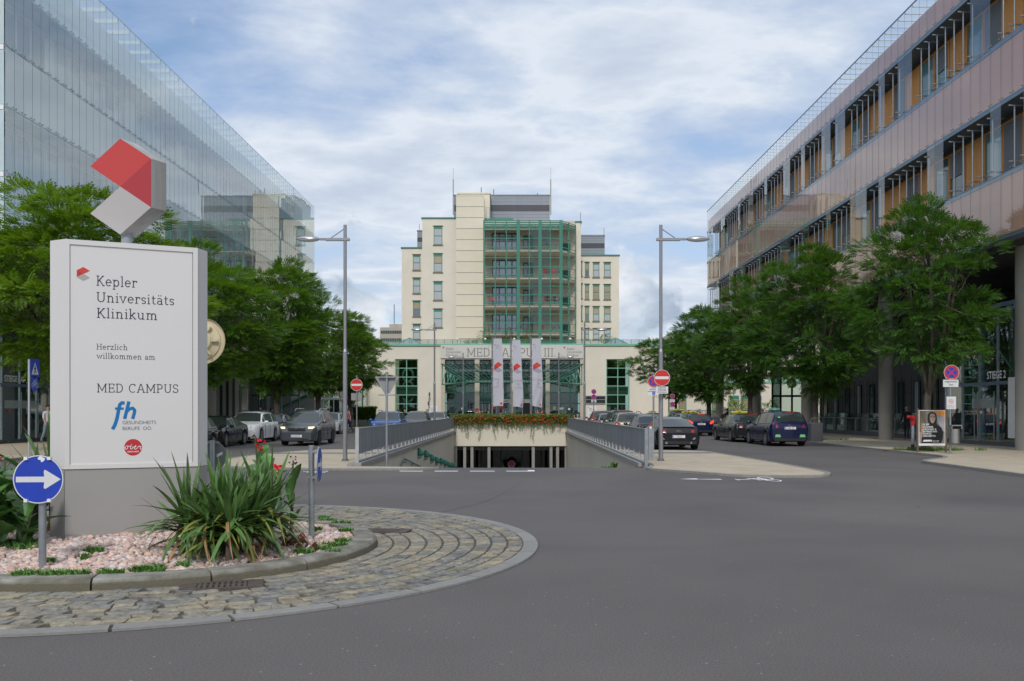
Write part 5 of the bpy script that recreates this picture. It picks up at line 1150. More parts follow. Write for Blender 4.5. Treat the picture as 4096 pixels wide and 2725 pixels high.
for s_ in (954, 1032, 1145, 1257):
    for x0, x1, dy in ((2118, 2156, 0), (2164, 2200, 0), (2118, 2156, 1), (2164, 2200, 1)):
        ya_, yb5 = (s_ - 36, s_ - 4) if dy == 0 else (s_ + 4, s_ + 32)
        MB().box((PX(x0, YB) + .1, YB - .04, PZ(yb5, YB)), (PX(x1, YB) - .1, YB - .025, PZ(ya_, YB))).build('glass_pane', GP, TW)
# railings, doors, windows on the back wall
for s_ in slabs:
    z = PZ(s_, YB); 
    for xx in (xsL, xsM, xsR):
        b = MB(); x = PX(xx[0], YB) + .2
        while x < PX(xx[-1], YB) - .1: b.box((x - .012, YB + .18, z), (x + .012, YB + .2, z + 1.05)); x += .16
        b.box((PX(xx[0], YB) + .1, YB + .17, z + 1.05), (PX(xx[-1], YB) - .1, YB + .22, z + 1.1)); b.build('railing', GREYP, TW)
for s_ in slabs:
    z = PZ(s_, YB) + .02; Yq = YBk - .05
    f = MB(); 
    for x in (1971, 1997, 2022, 2048, 2068): f.box((PX(x, YBk) - .07, Yq - .08, z), (PX(x, YBk) + .07, Yq, z + 2.6))
    f.box((PX(1971, YBk), Yq - .07, z + 2.5), (PX(2068, YBk), Yq, z + 2.64)); f.box((PX(1971, YBk), Yq - .065, z + 1.5), (PX(2068, YBk), Yq, z + 1.58))
    fo = f.build('window_wall', DGREEN, TW); MB().box((PX(1971, YBk), Yq - .03, z), (PX(2068, YBk), Yq - .01, z + 2.6)).build('pane', mat('balcony_window', (.30, .36, .44), .08, spec=1.0, metal=.3), fo)
    d = MB(); d.box((PX(2092, YBk), Yq - .06, z), (PX(2132, YBk), Yq, z + 2.3)); do = d.build('door', mat('door_green', (.03, .12, .10), .4), TW); MB().box((PX(2096, YBk), Yq - .08, z + .2), (PX(2111, YBk), Yq - .061, z + 2.1)).build('door_glass', WG2, do)
    f = MB(); Xf = PX(2250, YBk); f.box((Xf, Yq - .06, z + .2), (Xf + 1.0, Yq, z + 1.3)); f.build('low_window', DGREEN, TW)
# things on the balconies
def chair(x, y, Y, m, lab, sz=1.0):
    X, Z = PX(x, Y), PZ(y, Y); t = empty('balcony_chair', (X, Y, Z), lab, 'chair', 'chairs on the clinic balconies')
    MB().box((X - .25, Y - .25, Z + .42), (X + .25, Y + .25, Z + .5), bev=.02).build('seat', m, t); MB().box((X - .25, Y + .22, Z + .5), (X + .25, Y + .28, Z + .95), bev=.02).build('backrest', m, t)
    for a in (-.23, .23):
        for c in (-.22, .24): MB().cyl((X + a, Y + c, Z), (X + a, Y + c, Z + .65 if c < 0 else Z + .45), .02, n=5).build('leg', m, t)
        MB().box((X + a - .03, Y - .25, Z + .64), (X + a + .03, Y + .24, Z + .68)).build('armrest', m, t)
RC = mat('red_chair', (.45, .03, .03), .5); GC = mat('green_chair', (.05, .15, .11), .5)
zf = lambda i: slabs[i]
chair(1966, zf(2), 120, RC, 'red chair alone on the left of the third balcony from the top'); 
for j, (x, i, m, l) in enumerate(((2180, 1, RC, 'red chair left of centre on the second balcony from the top'), (2197, 1, GC, 'dark green chair between the red ones on the second balcony from the top'), (2216, 1, RC, 'red chair on the right of the second balcony from the top'), (2235, 1, GC, 'dark green chair at the right corner of the second balcony'), (2184, 2, RC, 'red chair with a seated person on the third balcony from the top'), (2212, 2, GC, 'dark chair under the right hand seated person on the third balcony'), (2240, 2, GC, 'empty green chair right of the seated people on the third balcony'), (2086, 3, GC, 'green chair on the left of the lowest balcony'), (2166, 3, RC, 'red chair in the middle of the lowest balcony'), (2214, 3, GC, 'green chair right of the red one on the lowest balcony'), (2236, 3, GC, 'green chair at the right end of the lowest balcony'))): chair(x, zf(i), 120, m, l)
# far office block
FB = empty('office_block', (PX(1570, 190), 190, 0), 'distant beige office block with dark window bands behind the clinic', 'building'); FC = mat('far_beige', (.42, .38, .31), .8, var=.05)
MB().box((PX(1520, 190), 190, 0), (PX(1640, 190), 205, PZ(1310, 190))).build('wall', FC, FB); MB().box((PX(1557, 192), 192, PZ(1310, 192)), (PX(1612, 192), 200, PZ(1297, 192))).build('roof_house', FC, FB)
for y in (1323, 1354):
    for k in range(12): MB().box((PX(1522 + k * 9, 190) + .08, 189.9, PZ(y + 11, 190)), (PX(1531 + k * 9, 190), 189.98, PZ(y, 190))).build('window', WDARKG, FB)
MB().cyl((PX(1577, 190), 190, PZ(1297, 190)), (PX(1577, 190), 190, PZ(1218, 190)), .08, n=5).build('antenna', GREYD, FB)
# lower right annex behind the trees
AN = empty('clinic_annex', (PX(2850, 118), 118, 0), 'low cream annex with green blind boxes and a roof terrace behind the right trees', 'building')
ax0, ax1 = PX(2673, 118), PX(3300, 118)
MB().box((ax0, 118, 0), (ax1, 130, PZ(1533, 118))).build('wall', CREAM, AN); MB().box((ax0, 117.9, PZ(1533, 118)), (ax1, 118.1, PZ(1526, 118))).build('roof_edge', PGREEN, AN)
for y in (1524, 1518, 1512): MB().box((ax0, 118.3, PZ(y, 118)), (ax1, 118.33, PZ(y, 118) + .04)).build('rail', PGREEN, AN)
for k in range(22): MB().box((PX(2676 + k * 29, 118), 118.3, PZ(1530, 118)), (PX(2676 + k * 29, 118) + .05, 118.34, PZ(1510, 118))).build('railing_post', PGREEN, AN)
for x0, x1 in ((2651, 2663), (2673, 2704), (2714, 2745), (2848, 2888), (2921, 2955), (2965, 3000), (3010, 3045)):
    if x0 < 2673: continue
    w_ = MB().box((PX(x0, 118), 117.9, .6), (PX(x1, 118), 117.97, PZ(1583, 118))).build('window', FRM, AN)
    MB().box((PX(x0, 118) + .05, 117.84, PZ(1596, 118)), (PX(x1, 118) - .05, 117.9, PZ(1583, 118))).build('blind_box', GREEN, w_)
    b = MB(); k = 0
    while PZ(1597, 118) - k * .2 > .8 : b.box((PX(x0, 118) + .1, 117.86, PZ(1597, 118) - k * .2 - .14), (PX(x1, 118) - .1, 117.89, PZ(1597, 118) - k * .2)); k += 1
    b.build('blind', BL2, w_)
BK = empty('clinic_rear_wing', (PX(2950, 140), 140, 0), 'cream rear wing of the clinic seen through the right trees', 'building')
MB().box((PX(2690, 140), 140, 0), (PX(3300, 140), 150, PZ(1330, 140))).build('wall', CREAM, BK)
for r_ in range(3):
    for k in range(13): MB().box((PX(2710 + k * 42, 140), 139.9, PZ(1375 + r_ * 62, 140)), (PX(2732 + k * 42, 140), 139.98, PZ(1345 + r_ * 62, 140))).build('window', WG2, BK)
# ================================================================== TREES
BARK = mat('bark', (.095, .08, .062), .9, var=.35, scale=9, bump=.8, bscale=22, stretch=(1, 1, .25))
def leafmat(nm, c):
    m = mat(nm, c, .45, spec=.35, island=.42); t = m.node_tree; p = t.nodes['Principled BSDF']; out_ = t.nodes['Material Output']
    tl = t.nodes.new('ShaderNodeBsdfTranslucent'); tl.inputs[0].default_value = (c[0] * 2.4, c[1] * 2.1, c[2] * .8, 1); mx = t.nodes.new('ShaderNodeMixShader'); mx.inputs[0].default_value = .36
    t.links.new(p.outputs[0], mx.inputs[1]); t.links.new(tl.outputs[0], mx.inputs[2]); t.links.new(mx.outputs[0], out_.inputs[0]); return m
LEAF = leafmat('tree_leaf', (.080, .17, .022)); LEAF2 = leafmat('tree_leaf_light', (.105, .20, .020)); LEAFD = leafmat('tree_leaf_dark', (.060, .145, .026))
def spray(L=.34, pairs=4):
    V = []; Q = []
    for k in range(pairs):
        x = L * (.18 + .8 * k / pairs); s = L * .46 * (1 - .35 * abs(k - pairs * .45) / pairs)
        for sg in (-1, 1):
            a = Vector((x, 0, 0)); b = Vector((x + s * .55, sg * s * .75, -.015)); w_ = Vector((.34 * s, -sg * .16 * s, 0)) * .55
            i = len(V); V += [a, a.lerp(b, .5) + w_, b, a.lerp(b, .5) - w_]; Q.append((i, i + 1, i + 2, i + 3))
    i = len(V); V += [Vector((L * .95, 0, 0)), Vector((L * 1.1, .035, 0)), Vector((L * 1.3, 0, -.02)), Vector((L * 1.1, -.035, 0))]; Q.append((i, i + 1, i + 2, i + 3))
    return np.array([v[:] for v in V]), np.array(Q)
SPV, SPQ = spray()
def foliage(name, pts, dirs, sizes, rng, m, tmpl=(SPV, SPQ)):
    """pts: attachment points, dirs: growing directions; one mesh of compound leaves"""
    tv, tq = tmpl; n_ = len(pts); d = dirs / np.linalg.norm(dirs, axis=1)[:, None]; up = np.array([0, 0, 1.]) + rng.normal(0, .35, (n_, 3))
    s = np.cross(up, d); s /= np.linalg.norm(s, axis=1)[:, None] + 1e-9; u = np.cross(d, s)
    V = pts[:, None, :] + sizes[:, None, None] * (tv[None, :, 0:1] * d[:, None, :] + tv[None, :, 1:2] * s[:, None, :] + tv[None, :, 2:3] * u[:, None, :])
    V = V.reshape(-1, 3); Q = (tq[None] + (np.arange(n_) * len(tv))[:, None, None]).reshape(-1, 4)
    me = bpy.data.meshes.new(name); me.vertices.add(len(V)); me.vertices.foreach_set('co', V.ravel()); me.loops.add(len(Q) * 4); me.loops.foreach_set('vertex_index', Q.ravel()); me.polygons.add(len(Q)); me.polygons.foreach_set('loop_start', np.arange(0, len(Q) * 4, 4)); me.update(calc_edges=True); me.materials.append(m); return me
def make_tree(seed, H=9.8, rad=3.6, base=2.7, npads=52, per=80, lean=(0, 0), m=None):
    rng = np.random.default_rng(seed); rn = random.Random(seed); cz = (H + base) / 2 + .1; rz = (H - base) / 2
    pads = []; tries = 0
    while len(pads) < npads and tries < 4000:
        tries += 1; v = rng.normal(0, 1, 3); v /= np.linalg.norm(v); q = rng.uniform(.45, 1.0) ** .6
        wob = 1 + .22 * math.sin(3 * math.atan2(v[1], v[0]) + seed) + .12 * math.sin(5 * math.atan2(v[1], v[0]) + 2 * seed)
        taper = 1.0 if v[2] < .1 else 1 - .30 * v[2]
        p = np.array([v[0] * rad * q * wob * taper, v[1] * rad * q * wob * taper, cz + v[2] * rz * q]) + np.array([lean[0], lean[1], 0]) * .5
        if p[2] < base - .1: continue
        if any(np.linalg.norm((p - o) * np.array([1, 1, 1.7])) < 1.0 for o in pads): continue
        pads.append(p)
    tr = MB(); top = Vector((lean[0] * .25, lean[1] * .25, base - .3)); r0 = .20
    tr.tube([(0, 0, -.05), (.01, 0, .12), (lean[0] * .05, lean[1] * .05, 1.0), (lean[0] * .12, lean[1] * .12, 1.9), top], [r0 * 1.45, r0 * 1.08, r0 * .95, r0 * .86, r0 * .82], 12)
    ng = 6; cl = []
    for g in range(ng):
        a = 2 * math.pi * g / ng + rn.uniform(-.3, .3); rr = rn.uniform(.38, .62) * rad; z = cz + rn.uniform(-.6, 1.6)
        if g == 0: rr = .2; z = cz + rz * .55
        c = Vector((rr * math.cos(a) + lean[0] * .5, rr * math.sin(a) + lean[1] * .5, z)); mid = top.lerp(c, .5) + Vector((rn.uniform(-.2, .2), rn.uniform(-.2, .2), -.35)); tr.tube([top - Vector((0, 0, .25)), top.lerp(mid, .5) + Vector((0, 0, -.05)), mid, c], [.12, .10, .08, .05], 8); cl.append((c, mid))
    for p in pads:
        P_ = Vector(p); c, mid = min(cl, key=lambda t: (t[0] - P_).length); st = mid.lerp(c, rn.uniform(.2, 1)); md = st.lerp(P_, .55) + Vector((rn.uniform(-.2, .2), rn.uniform(-.2, .2), -.15)); tr.tube([st, md, P_ + Vector((0, 0, -.12))], [.03, .02, .010], 5)
    pts = []; dirs = []; sz = []
    for p in pads:
        n_ = int(per * rn.uniform(.6, 1.35)); R_ = np.array([rn.uniform(.65, 1.1), rn.uniform(.65, 1.1), rn.uniform(.24, .40)])
        outv = (p - np.array([0, 0, cz])); outv[2] *= .4; outv /= np.linalg.norm(outv) + 1e-6
        v = rng.normal(0, 1, (n_, 3)); v /= np.linalg.norm(v, axis=1)[:, None]; v[:, 2] = np.abs(v[:, 2]) * np.where(rng.random(n_) < .8, 1, -1)
        q = rng.uniform(.35, 1.0, (n_, 1)) ** .5; pts.append(p + v * q * R_); dirs.append(v * np.array([1, 1, .45]) + outv * .7 + rng.normal(0, .3, (n_, 3)) + np.array([0, 0, -.05])); sz.append(rng.uniform(.8, 1.35, n_))
    pts = np.vstack(pts); dirs = np.vstack(dirs); sz = np.concatenate(sz)
    return tr.mesh('trunk', BARK, 1), foliage('crown', pts, dirs, sz, rng, m or LEAF)
def plant_tree(t_, c_, x, y, rz, s, lab, grp, m=None, z=.07):
    e = empty('street_tree', (x, y, z), lab, 'tree', grp, rz=rz); e.scale = (s[0], s[0], s[1])
    a = bpy.data.objects.new('trunk', t_); b = bpy.data.objects.new('crown', c_)
    for o in (a, b): sc.collection.objects.link(o); o.parent = e
    if m: b.material_slots[0].link = 'OBJECT'; b.material_slots[0].material = m
    return e
TA = make_tree(3, 9.8, 3.5, 2.7, 76, 116, m=LEAF); TB = make_tree(7, 9.8, 3.2, 2.4, 72, 116, m=LEAFD); TC = make_tree(12, 9.9, 2.8, 2.6, 52, 116, (-.5, 0), m=LEAFD); TD = make_tree(21, 9.8, 3.7, 2.8, 82, 112, m=LEAF2)
gl_, gr_ = 'street trees along the left pavement', 'street trees along the right pavement'
plant_tree(*TD, -16.3, 35.0, .6, (1.08, 1.0), 'light green street tree nearest on the left, spreading behind the sign pylon', gl_)
plant_tree(*TA, -16.2, 48.2, 1.7, (1.12, 1.0), 'second street tree from the near end of the left row, beside the glass building', gl_)
plant_tree(*TB, -15.4, 61.5, 2.9, (1.12, 1.14), 'tall street tree in the middle of the left row over the white parked car', gl_, LEAF)
plant_tree(*TA, -15.4, 74.5, 4.3, (1.12, 1.06), 'fourth street tree of the left row with a leaning trunk', gl_)
plant_tree(*TC, -15.1, 88.0, .3, (1.25, .98), 'farthest street tree of the left row by the bicycle shelter', gl_, LEAF)
plant_tree(*TC, 16.3, 36.9, 2.2, (.80, 1.0), 'street tree behind the poster board on the right pavement', gr_)
plant_tree(*TB, 16.1, 49.8, .5, (.92, 1.02), 'street tree beside the blue taxi on the right pavement', gr_)
plant_tree(*TA, 16.0, 63.0, 3.4, (.9, 1.02), 'third street tree of the right row, behind the black taxi', gr_, LEAFD)
plant_tree(*TB, 16.0, 76.2, 5.2, (1.08, 1.0), 'fourth street tree of the right row in front of the iron fence', gr_)
plant_tree(*TD, 15.6, 89.5, 1.2, (1.0, .93), 'farthest street tree of the right row, beside the low cream annex', gr_, LEAFD)
# grass tuft builder
GRASS = mat('grass_blade', (.07, .17, .018), .6, island=.4); SOILP = mat('tree_pit_soil', (.17, .12, .065), .95, var=.3, scale=8)
def tufts(name, spots, n_, hmin, hmax, label=None, m=GRASS, w=.006, lean=.6):
    rn = random.Random(len(spots) * 7 + n_); b = MB()
    for x, y, z, r in spots:
        for _ in range(n_):
            a, q = rn.uniform(0, 6.28), r * math.sqrt(rn.random()); px, py = x + q * math.cos(a), y + q * .6 * math.sin(a); h = rn.uniform(hmin, hmax); t = rn.uniform(0, 6.28); l = h * rn.uniform(.1, lean); dx, dy = math.cos(t) * l, math.sin(t) * l; wx, wy = -math.sin(t) * w, math.cos(t) * w
            if rn.random() < .5: wx, wy = w, 0
            b.add([(px - wx, py - wy, z), (px + wx, py + wy, z), (px + dx * .5 + wx * .8, py + dy * .5 + wy * .8, z + h * .7), (px + dx * .5 - wx * .8, py + dy * .5 - wy * .8, z + h * .7), (px + dx, py + dy, z + h)], [(0, 1, 2, 3), (3, 2, 4)])
    return tag(b.build(name, m), kind='stuff')
for i, (x, y) in enumerate(((16.3, 36.9), (16.1, 49.8), (16.0, 63), (-15.4, 61.5), (-15.4, 74.5))):
    b = MB(); rn = random.Random(i); pts = [(x + (1.25 + rn.uniform(-.15, .15)) * math.cos(2 * math.pi * k / 18) * 1.2, y + (.8 + rn.uniform(-.1, .1)) * math.sin(2 * math.pi * k / 18), .079) for k in range(18)]; b.add(pts, [tuple(range(18))]); tag(b.build('tree_pit', SOILP), kind='structure')
rn = random.Random(2)
tufts('pit_grass', [(16.3 + rn.gauss(0, .75), 36.3 + rn.gauss(0, .25), .08, .25) for _ in range(14)] + [(16.1 + rn.gauss(0, .9), 49.3 + rn.gauss(0, .3), .08, .25) for _ in range(8)], 55, .04, .16, w=.008)

# ================================================================== LAMP POSTS
LH = mat('lamp_head_silver', (.48, .49, .50), .3, .7); LGL = mat('lamp_bowl', (.55, .57, .58), .15)
def lamp_proto(flip):
    t = empty('street_lamp', (0, 0, 0), 'x', 'street lamp'); s = 1 if flip else -1
    MB().cyl((0, 0, 0), (0, 0, .07), .12, .08, 16).build('base_collar', GREYD, t, smooth=40)
    MB().cyl((0, 0, .0), (0, 0, 3.38), .069, n=20).build('lower_shaft', STEELP, t, smooth=40)
    MB().cyl((0, 0, 3.38), (0, 0, 3.47), .076, .052, 20).build('collar', STEELP, t, smooth=40)
    MB().cyl((0, 0, 3.45), (0, 0, 7.32), .050, n=20).build('upper_shaft', STEELP, t, smooth=40)
    b = MB(); b.box((-.14 * s, -.05, 6.85), (.80 * s, .05, 6.91)); b.box((-.14 * s, -.06, 6.83), (.6 * s, .06, 6.85)); b.build('arm', STEELP, t)
    MB().cyl((0, 0, 7.22), (.45 * s, 0, 6.91), .016, n=8).build('tie_rod', STEELP, t)
    b = MB(); b.ell((1.14 * s, 0, 6.88), (.38, .16, .10), 20, 10); b.v = [(v[0], v[1], max(v[2], 6.87)) for v in b.v]; b.build('head', LH, t, smooth=40)
    b = MB(); b.ell((1.14 * s, 0, 6.87), (.35, .14, .075), 20, 10); b.v = [(v[0], v[1], min(v[2], 6.87)) for v in b.v]; b.build('lens', LGL, t, smooth=40)
    return t
lr, ll = lamp_proto(False), lamp_proto(True)
labs = {0: 'nearest', 1: 'middle', 2: 'farthest'}
for k, Y in enumerate((29.1, 61.0, 92.0)):
    for side, proto, X in (('left', lr, (-5.18, -5.04, -4.8)[k]), ('right', ll, (4.62, 4.72, 4.6)[k])):
        lb = f'{labs[k]} street lamp of the {side} row, ' + ('standing on the beige island by the ramp' if k == 0 else 'standing beside the ramp railing' if k == 1 else 'standing near the clinic entrance')
        o = proto if k == 0 else copy_tree(proto); o['label'] = lb; o['group'] = 'silver street lamps in two rows'; o.location = (X, Y, .05 if k == 0 else 0)
b = MB()
for q in range(7): b.box((-5.31 + .02 * (q % 3), 28.965, 2.15 + q * .11), (-5.22 + .03 * (q % 2), 28.968, 2.2 + q * .11))
# ================================================================== SIGNS
def post(t, X, Y, z0, z1, r=.03, m=STEEL): return MB().cyl((X, Y, z0), (X, Y, z1), r, n=12).build('pole', m, t, smooth=40)
def round_sign(t, c, r, kind, rt=(1, 0, 0), back=GREYP):
    """face looks along rt x up; builds plate, rim and printed face"""
    rt = Vector(rt).normalized(); up = Vector((0, 0, 1)); nn_ = rt.cross(up).normalized(); c = Vector(c)
    pl = MB(); pl.cyl(c - nn_ * .012, c, r, n=40); po = pl.build('plate', back, t)
    b = MB(); disc(b, c + nn_ * .001, rt, up, r * 1.0, r * .955, 40); b.build('rim', SWHITE, po)
    f = lambda k: c + nn_ * (.002 + .001 * k)
    if kind == 'noentry':
        b = MB(); disc(b, f(0), rt, up, r * .955, n=40); b.build('red_face', RED, po)
        b = MB(); b.quad(*[f(1) + rt * x * r + up * y * r for x, y in ((-.84, -.17), (.84, -.17), (.84, .17), (-.84, .17))]); b.build('white_bar', SWHITE, po)
    elif kind in ('nostop', 'nopark'):
        b = MB(); disc(b, f(0), rt, up, r * .955, r * .70, 40); b.build('red_ring', RED, po); b = MB(); disc(b, f(0), rt, up, r * .70, n=40); b.build('blue_face', BLUE, po)
        for a in ((45, 135) if kind == 'nostop' else (135,)):
            d = rt * math.cos(R(a)) + up * math.sin(R(a)); e = rt * -math.sin(R(a)) + up * math.cos(R(a)); b = MB(); b.quad(f(2 + a / 90) - d * r * .72 - e * r * .085, f(2 + a / 90) + d * r * .72 - e * r * .085, f(2 + a / 90) + d * r * .72 + e * r * .085, f(2 + a / 90) - d * r * .72 + e * r * .085); b.build('red_bar', RED, po)
    elif kind == 'arrow':
        b = MB(); disc(b, f(0), rt, up, r * .955, n=48); b.build('blue_face', BLUE, po)
        b = MB(); pts = [(-.88, -.115), (.24, -.115), (.22, -.33), (.25, -.39), (.31, -.38), (.90, 0), (.31, .38), (.25, .39), (.22, .33), (.24, .115), (-.88, .115)]; b.add([f(1) + rt * x * r + up * y * r for x, y in pts], [tuple(range(len(pts)))]); b.build('white_arrow', SWHITE, po)
    elif kind == 'blank':
        b = MB(); disc(b, f(0), rt, up, r * .955, n=40); b.build('face', GREYP, po)
    return po
def plate(t, c, w_, h_, lines, rt=(1, 0, 0), tm=LETTER, ts=.05, name='text_plate', m=SWHITE, bold=.015, sx=1.0):
    rt = Vector(rt).normalized(); up = Vector((0, 0, 1)); nn_ = rt.cross(up).normalized(); c = Vector(c)
    b = MB(); b.prism([c - rt * w_ / 2 - up * h_ / 2, c + rt * w_ / 2 - up * h_ / 2, c + rt * w_ / 2 + up * h_ / 2, c - rt * w_ / 2 + up * h_ / 2], -nn_ * .01); po = b.build(name, m, t)
    for k, (tx, dy) in enumerate(lines): sans('lettering', tx, c + up * dy + nn_ * .001, rt, up, ts, tm, po, bold=bold, align='CENTER', sx=sx)
    return po
def clips(t, c, r, rt, m=STEEL):
    rt = Vector(rt).normalized(); up = Vector((0, 0, 1)); nn_ = rt.cross(up).normalized()
    for a in (62, 118, 242, 298):
        p = Vector(c) + rt * math.cos(R(a)) * r + up * math.sin(R(a)) * r; MB().box(p - Vector((.016, .016, .014)), p + Vector((.016, .016, .014))).build('clip', m, t)
# blue arrow sign in the roundabout
g = G(170, 2256, .17); X0, Y0_ = g.x, g.y; t = empty('arrow_sign', (X0, Y0_, .15), 'round blue sign with a white arrow pointing right in the roundabout gravel', 'road sign')
c = P(153, 1918, Y0_ - .06); post(t, X0, Y0_, .1, c.z + .1, .034); round_sign(t, c, 96 * Y0_ / F * 1.0, 'arrow', (1, .10, 0)); clips(t, c + Vector((0, -.008, 0)), 96 * Y0_ / F * .985, (1, .1, 0), WHITE)
rt = Vector((1, .1, 0)).normalized(); nn_ = rt.cross(Vector((0, 0, 1))); b = MB(); pts = [(-.02, .86), (.06, .93), (.13, .92), (.28, .84), (.22, .74), (.12, .69), (.10, .78), (0, .80)]; b.add([c + nn_ * .004 + rt * x * .23 + Vector((0, 0, y * .23)) for x, y in pts], [tuple(range(8))]); b.build('torn_sticker', WHITE, t)
# edge-on blue sign on the right of the bed
g = G(1246, 2140, .16); t = empty('arrow_sign', (g.x, g.y, .12), 'round blue arrow sign seen almost edge-on right of the spiky plant', 'road sign')
post(t, g.x, g.y, .1, PZ(1782, g.y), .034); c = Vector((g.x + .10, g.y - .02, PZ(1858, g.y))); round_sign(t, c, .205, 'arrow', (-.07, .997, 0)) 
for z in (c.z + .15, c.z - .15): MB().box((g.x - .04, g.y - .03, z - .012), (g.x + .10, g.y + .03, z + .012)).build('clamp', STEEL, t)
# grey back of a third sign behind the pylon
Yq = 12.9; t = empty('arrow_sign', (PX(842, Yq), Yq, .12), 'grey back of a round sign half hidden behind the sign pylon', 'road sign'); post(t, PX(850, Yq), Yq, .1, PZ(1762, Yq), .034)
c = Vector((PX(838, Yq), Yq + .06, PZ(1825, Yq))); b = MB(); b.cyl(c, c + Vector((0, .012, 0)), .215, n=40); b.build('plate', mat('sign_back', (.20, .21, .20), .5, .3), t); MB().box((c.x - .2, c.y - .03, c.z + .17), (c.x + .12, c.y - .01, c.z + .2)).build('bracket', STEEL, t); MB().box((c.x - .2, c.y - .03, c.z - .19), (c.x + .12, c.y - .01, c.z - .16)).build('bracket', STEEL, t)
b = MB(); b.quad((c.x + .08, c.y - .002, c.z - .02), (c.x + .16, c.y - .002, c.z + .02), (c.x + .16, c.y - .002, c.z + .06), (c.x + .08, c.y - .002, c.z + .02)); b.build('sticker', WHITE, t)
# traffic mirror seen from behind
Yq = 13.4; c = P(805, 1364, Yq); t = empty('traffic_mirror', (PX(800, Yq), Yq, .1), 'cream round back of a traffic mirror sticking out behind the sign pylon', 'traffic mirror'); CRM = mat('mirror_cream', (.60, .52, .34), .5, var=.08, scale=4)
post(t, PX(780, Yq), Yq + .1, .1, c.z, .04)
b = MB(); rr = .335; seg = [(0, .0, rr), (.03, 0, rr), (.05, 0, rr * .93), (.05, 0, rr * .80), (.02, 0, rr * .78), (-.0, 0, rr * .5), (-.06, 0, rr * .42), (-.07, 0, rr * .1)]
vs = []; n_ = 40
for (dy, _, r_) in seg: vs += [(c.x + r_ * math.cos(2 * math.pi * i / n_), c.y + .05 - .04 + dy * .8, c.z + r_ * math.sin(2 * math.pi * i / n_)) for i in range(n_)]
b.add(vs, [(j * n_ + i, j * n_ + (i + 1) % n_, (j + 1) * n_ + (i + 1) % n_, (j + 1) * n_ + i) for j in range(len(seg) - 1) for i in range(n_)] + [tuple(range((len(seg) - 1) * n_, len(seg) * n_))]); b.build('dish', CRM, t, smooth=30, fix=True)
for a in (0, 55, -55, 125, -125, 180):
    d = Vector((math.cos(R(a)), 0, math.sin(R(a)))); e = Vector((-d.z, 0, d.x)); p = c + d * rr * .45; q = c + d * rr * .74; b = MB(); b.prism([p - e * .012, q - e * .012, q + e * .012, p + e * .012], (0, -.045, 0)); b.build('rib', CRM, t)
# no entry sign, left
Y = 47; X = PX(1427, Y); t = empty('no_entry_sign', (X, Y, 0), 'round red no entry sign on the left between the lamp post and the yield sign', 'road sign'); post(t, X, Y, 0, PZ(1502, Y), .035); round_sign(t, (PX(1427, Y), Y - .06, PZ(1540, Y)), .30, 'noentry')
b = MB(); b.box((PX(1404, Y), Y + .05, PZ(1602, Y)), (PX(1447, Y), Y + .06, PZ(1573, Y))); b.build('rear_plate', mat('plate_back', (.28, .28, .28), .5, .2), t)
# yield sign from behind
Y = 27.0; X = PX(1547, Y); t = empty('yield_sign', (X, Y, .05), 'grey back of a triangular yield sign on a steel pole before the ramp', 'road sign'); post(t, X, Y, 0, PZ(1488, Y), .034)
def rtri(cx, zt_, w_, h_, y, n_=5, r=.06):
    A = [Vector((cx - w_ / 2, zt_)), Vector((cx + w_ / 2, zt_)), Vector((cx, zt_ - h_))]; o = []
    for i in range(3):
        p = A[i]; a = (A[i - 1] - p).normalized() * r; c_ = (A[(i + 1) % 3] - p).normalized() * r
        for j in range(n_ + 1): u = j / n_; o.append((p + a) * (1 - u) ** 2 + p * 2 * u * (1 - u) + (p + c_) * u * u)
    return [(q.x, y, q.y) for q in o]
b = MB(); b.prism(rtri(X, PZ(1506, Y), .72, .62, Y + .06), (0, .012, 0)); b.build('plate', MATS['plate_back'], t)
for z in (PZ(1509, Y), PZ(1581, Y)): w_ = .24 if z > 2 else .06; MB().box((X - w_, Y - .045, z - .018), (X + w_, Y + .058, z + .018)).build('clamp', STEEL, t)
b = MB(); b.quad((X + .035, Y - .036, 2.0), (X + .07, Y - .0, 2.05), (X + .07, Y, 2.12), (X + .035, Y - .036, 2.07)); b.build('sticker', WHITE, t)
# right lamp post signs
Y = 28.9; t = empty('no_entry_sign', (4.62, Y, 0), 'large red no entry sign with a text plate fixed on the right lamp post', 'road sign')
c = P(2646, 1512, Y); round_sign(t, (c.x, Y - .10, c.z), .247, 'noentry'); clips(t, (c.x, Y - .112, c.z), .24, (1, 0, 0), STEEL)
c = P(2646, 1561, Y); plate(t, (c.x, Y - .11, c.z), .37, .215, [('ausgenommen', .062), ('Einsatzfahrzeuge', .018), ('und gewerbliche', -.028), ('Krankentransporte', -.074)], ts=.03, bold=.03, tm=mat('text_blue_brown', (.12, .10, .12), .6), sx=.95)
Y = 37.6; X = PX(2614, Y); t = empty('no_stopping_sign', (X, Y, .05), 'no stopping sign with a wheelchair plate partly hidden behind the right lamp post', 'road sign'); post(t, X, Y, 0, PZ(1490, Y), .035)
round_sign(t, (PX(2613, Y), Y - .05, PZ(1526, Y)), .235, 'nostop'); po = plate(t, (PX(2612, Y), Y - .05, PZ(1567, Y)), .43, .32, [('ANFANG', .07), ('ausgenommen', -.01)], ts=.055, sx=.9, bold=.02)
MB().box((PX(2614, Y) - .055, Y - .068, PZ(1579, Y)), (PX(2614, Y) + .055, Y - .062, PZ(1568, Y))).build('wheelchair_symbol_field', BLUE, po)
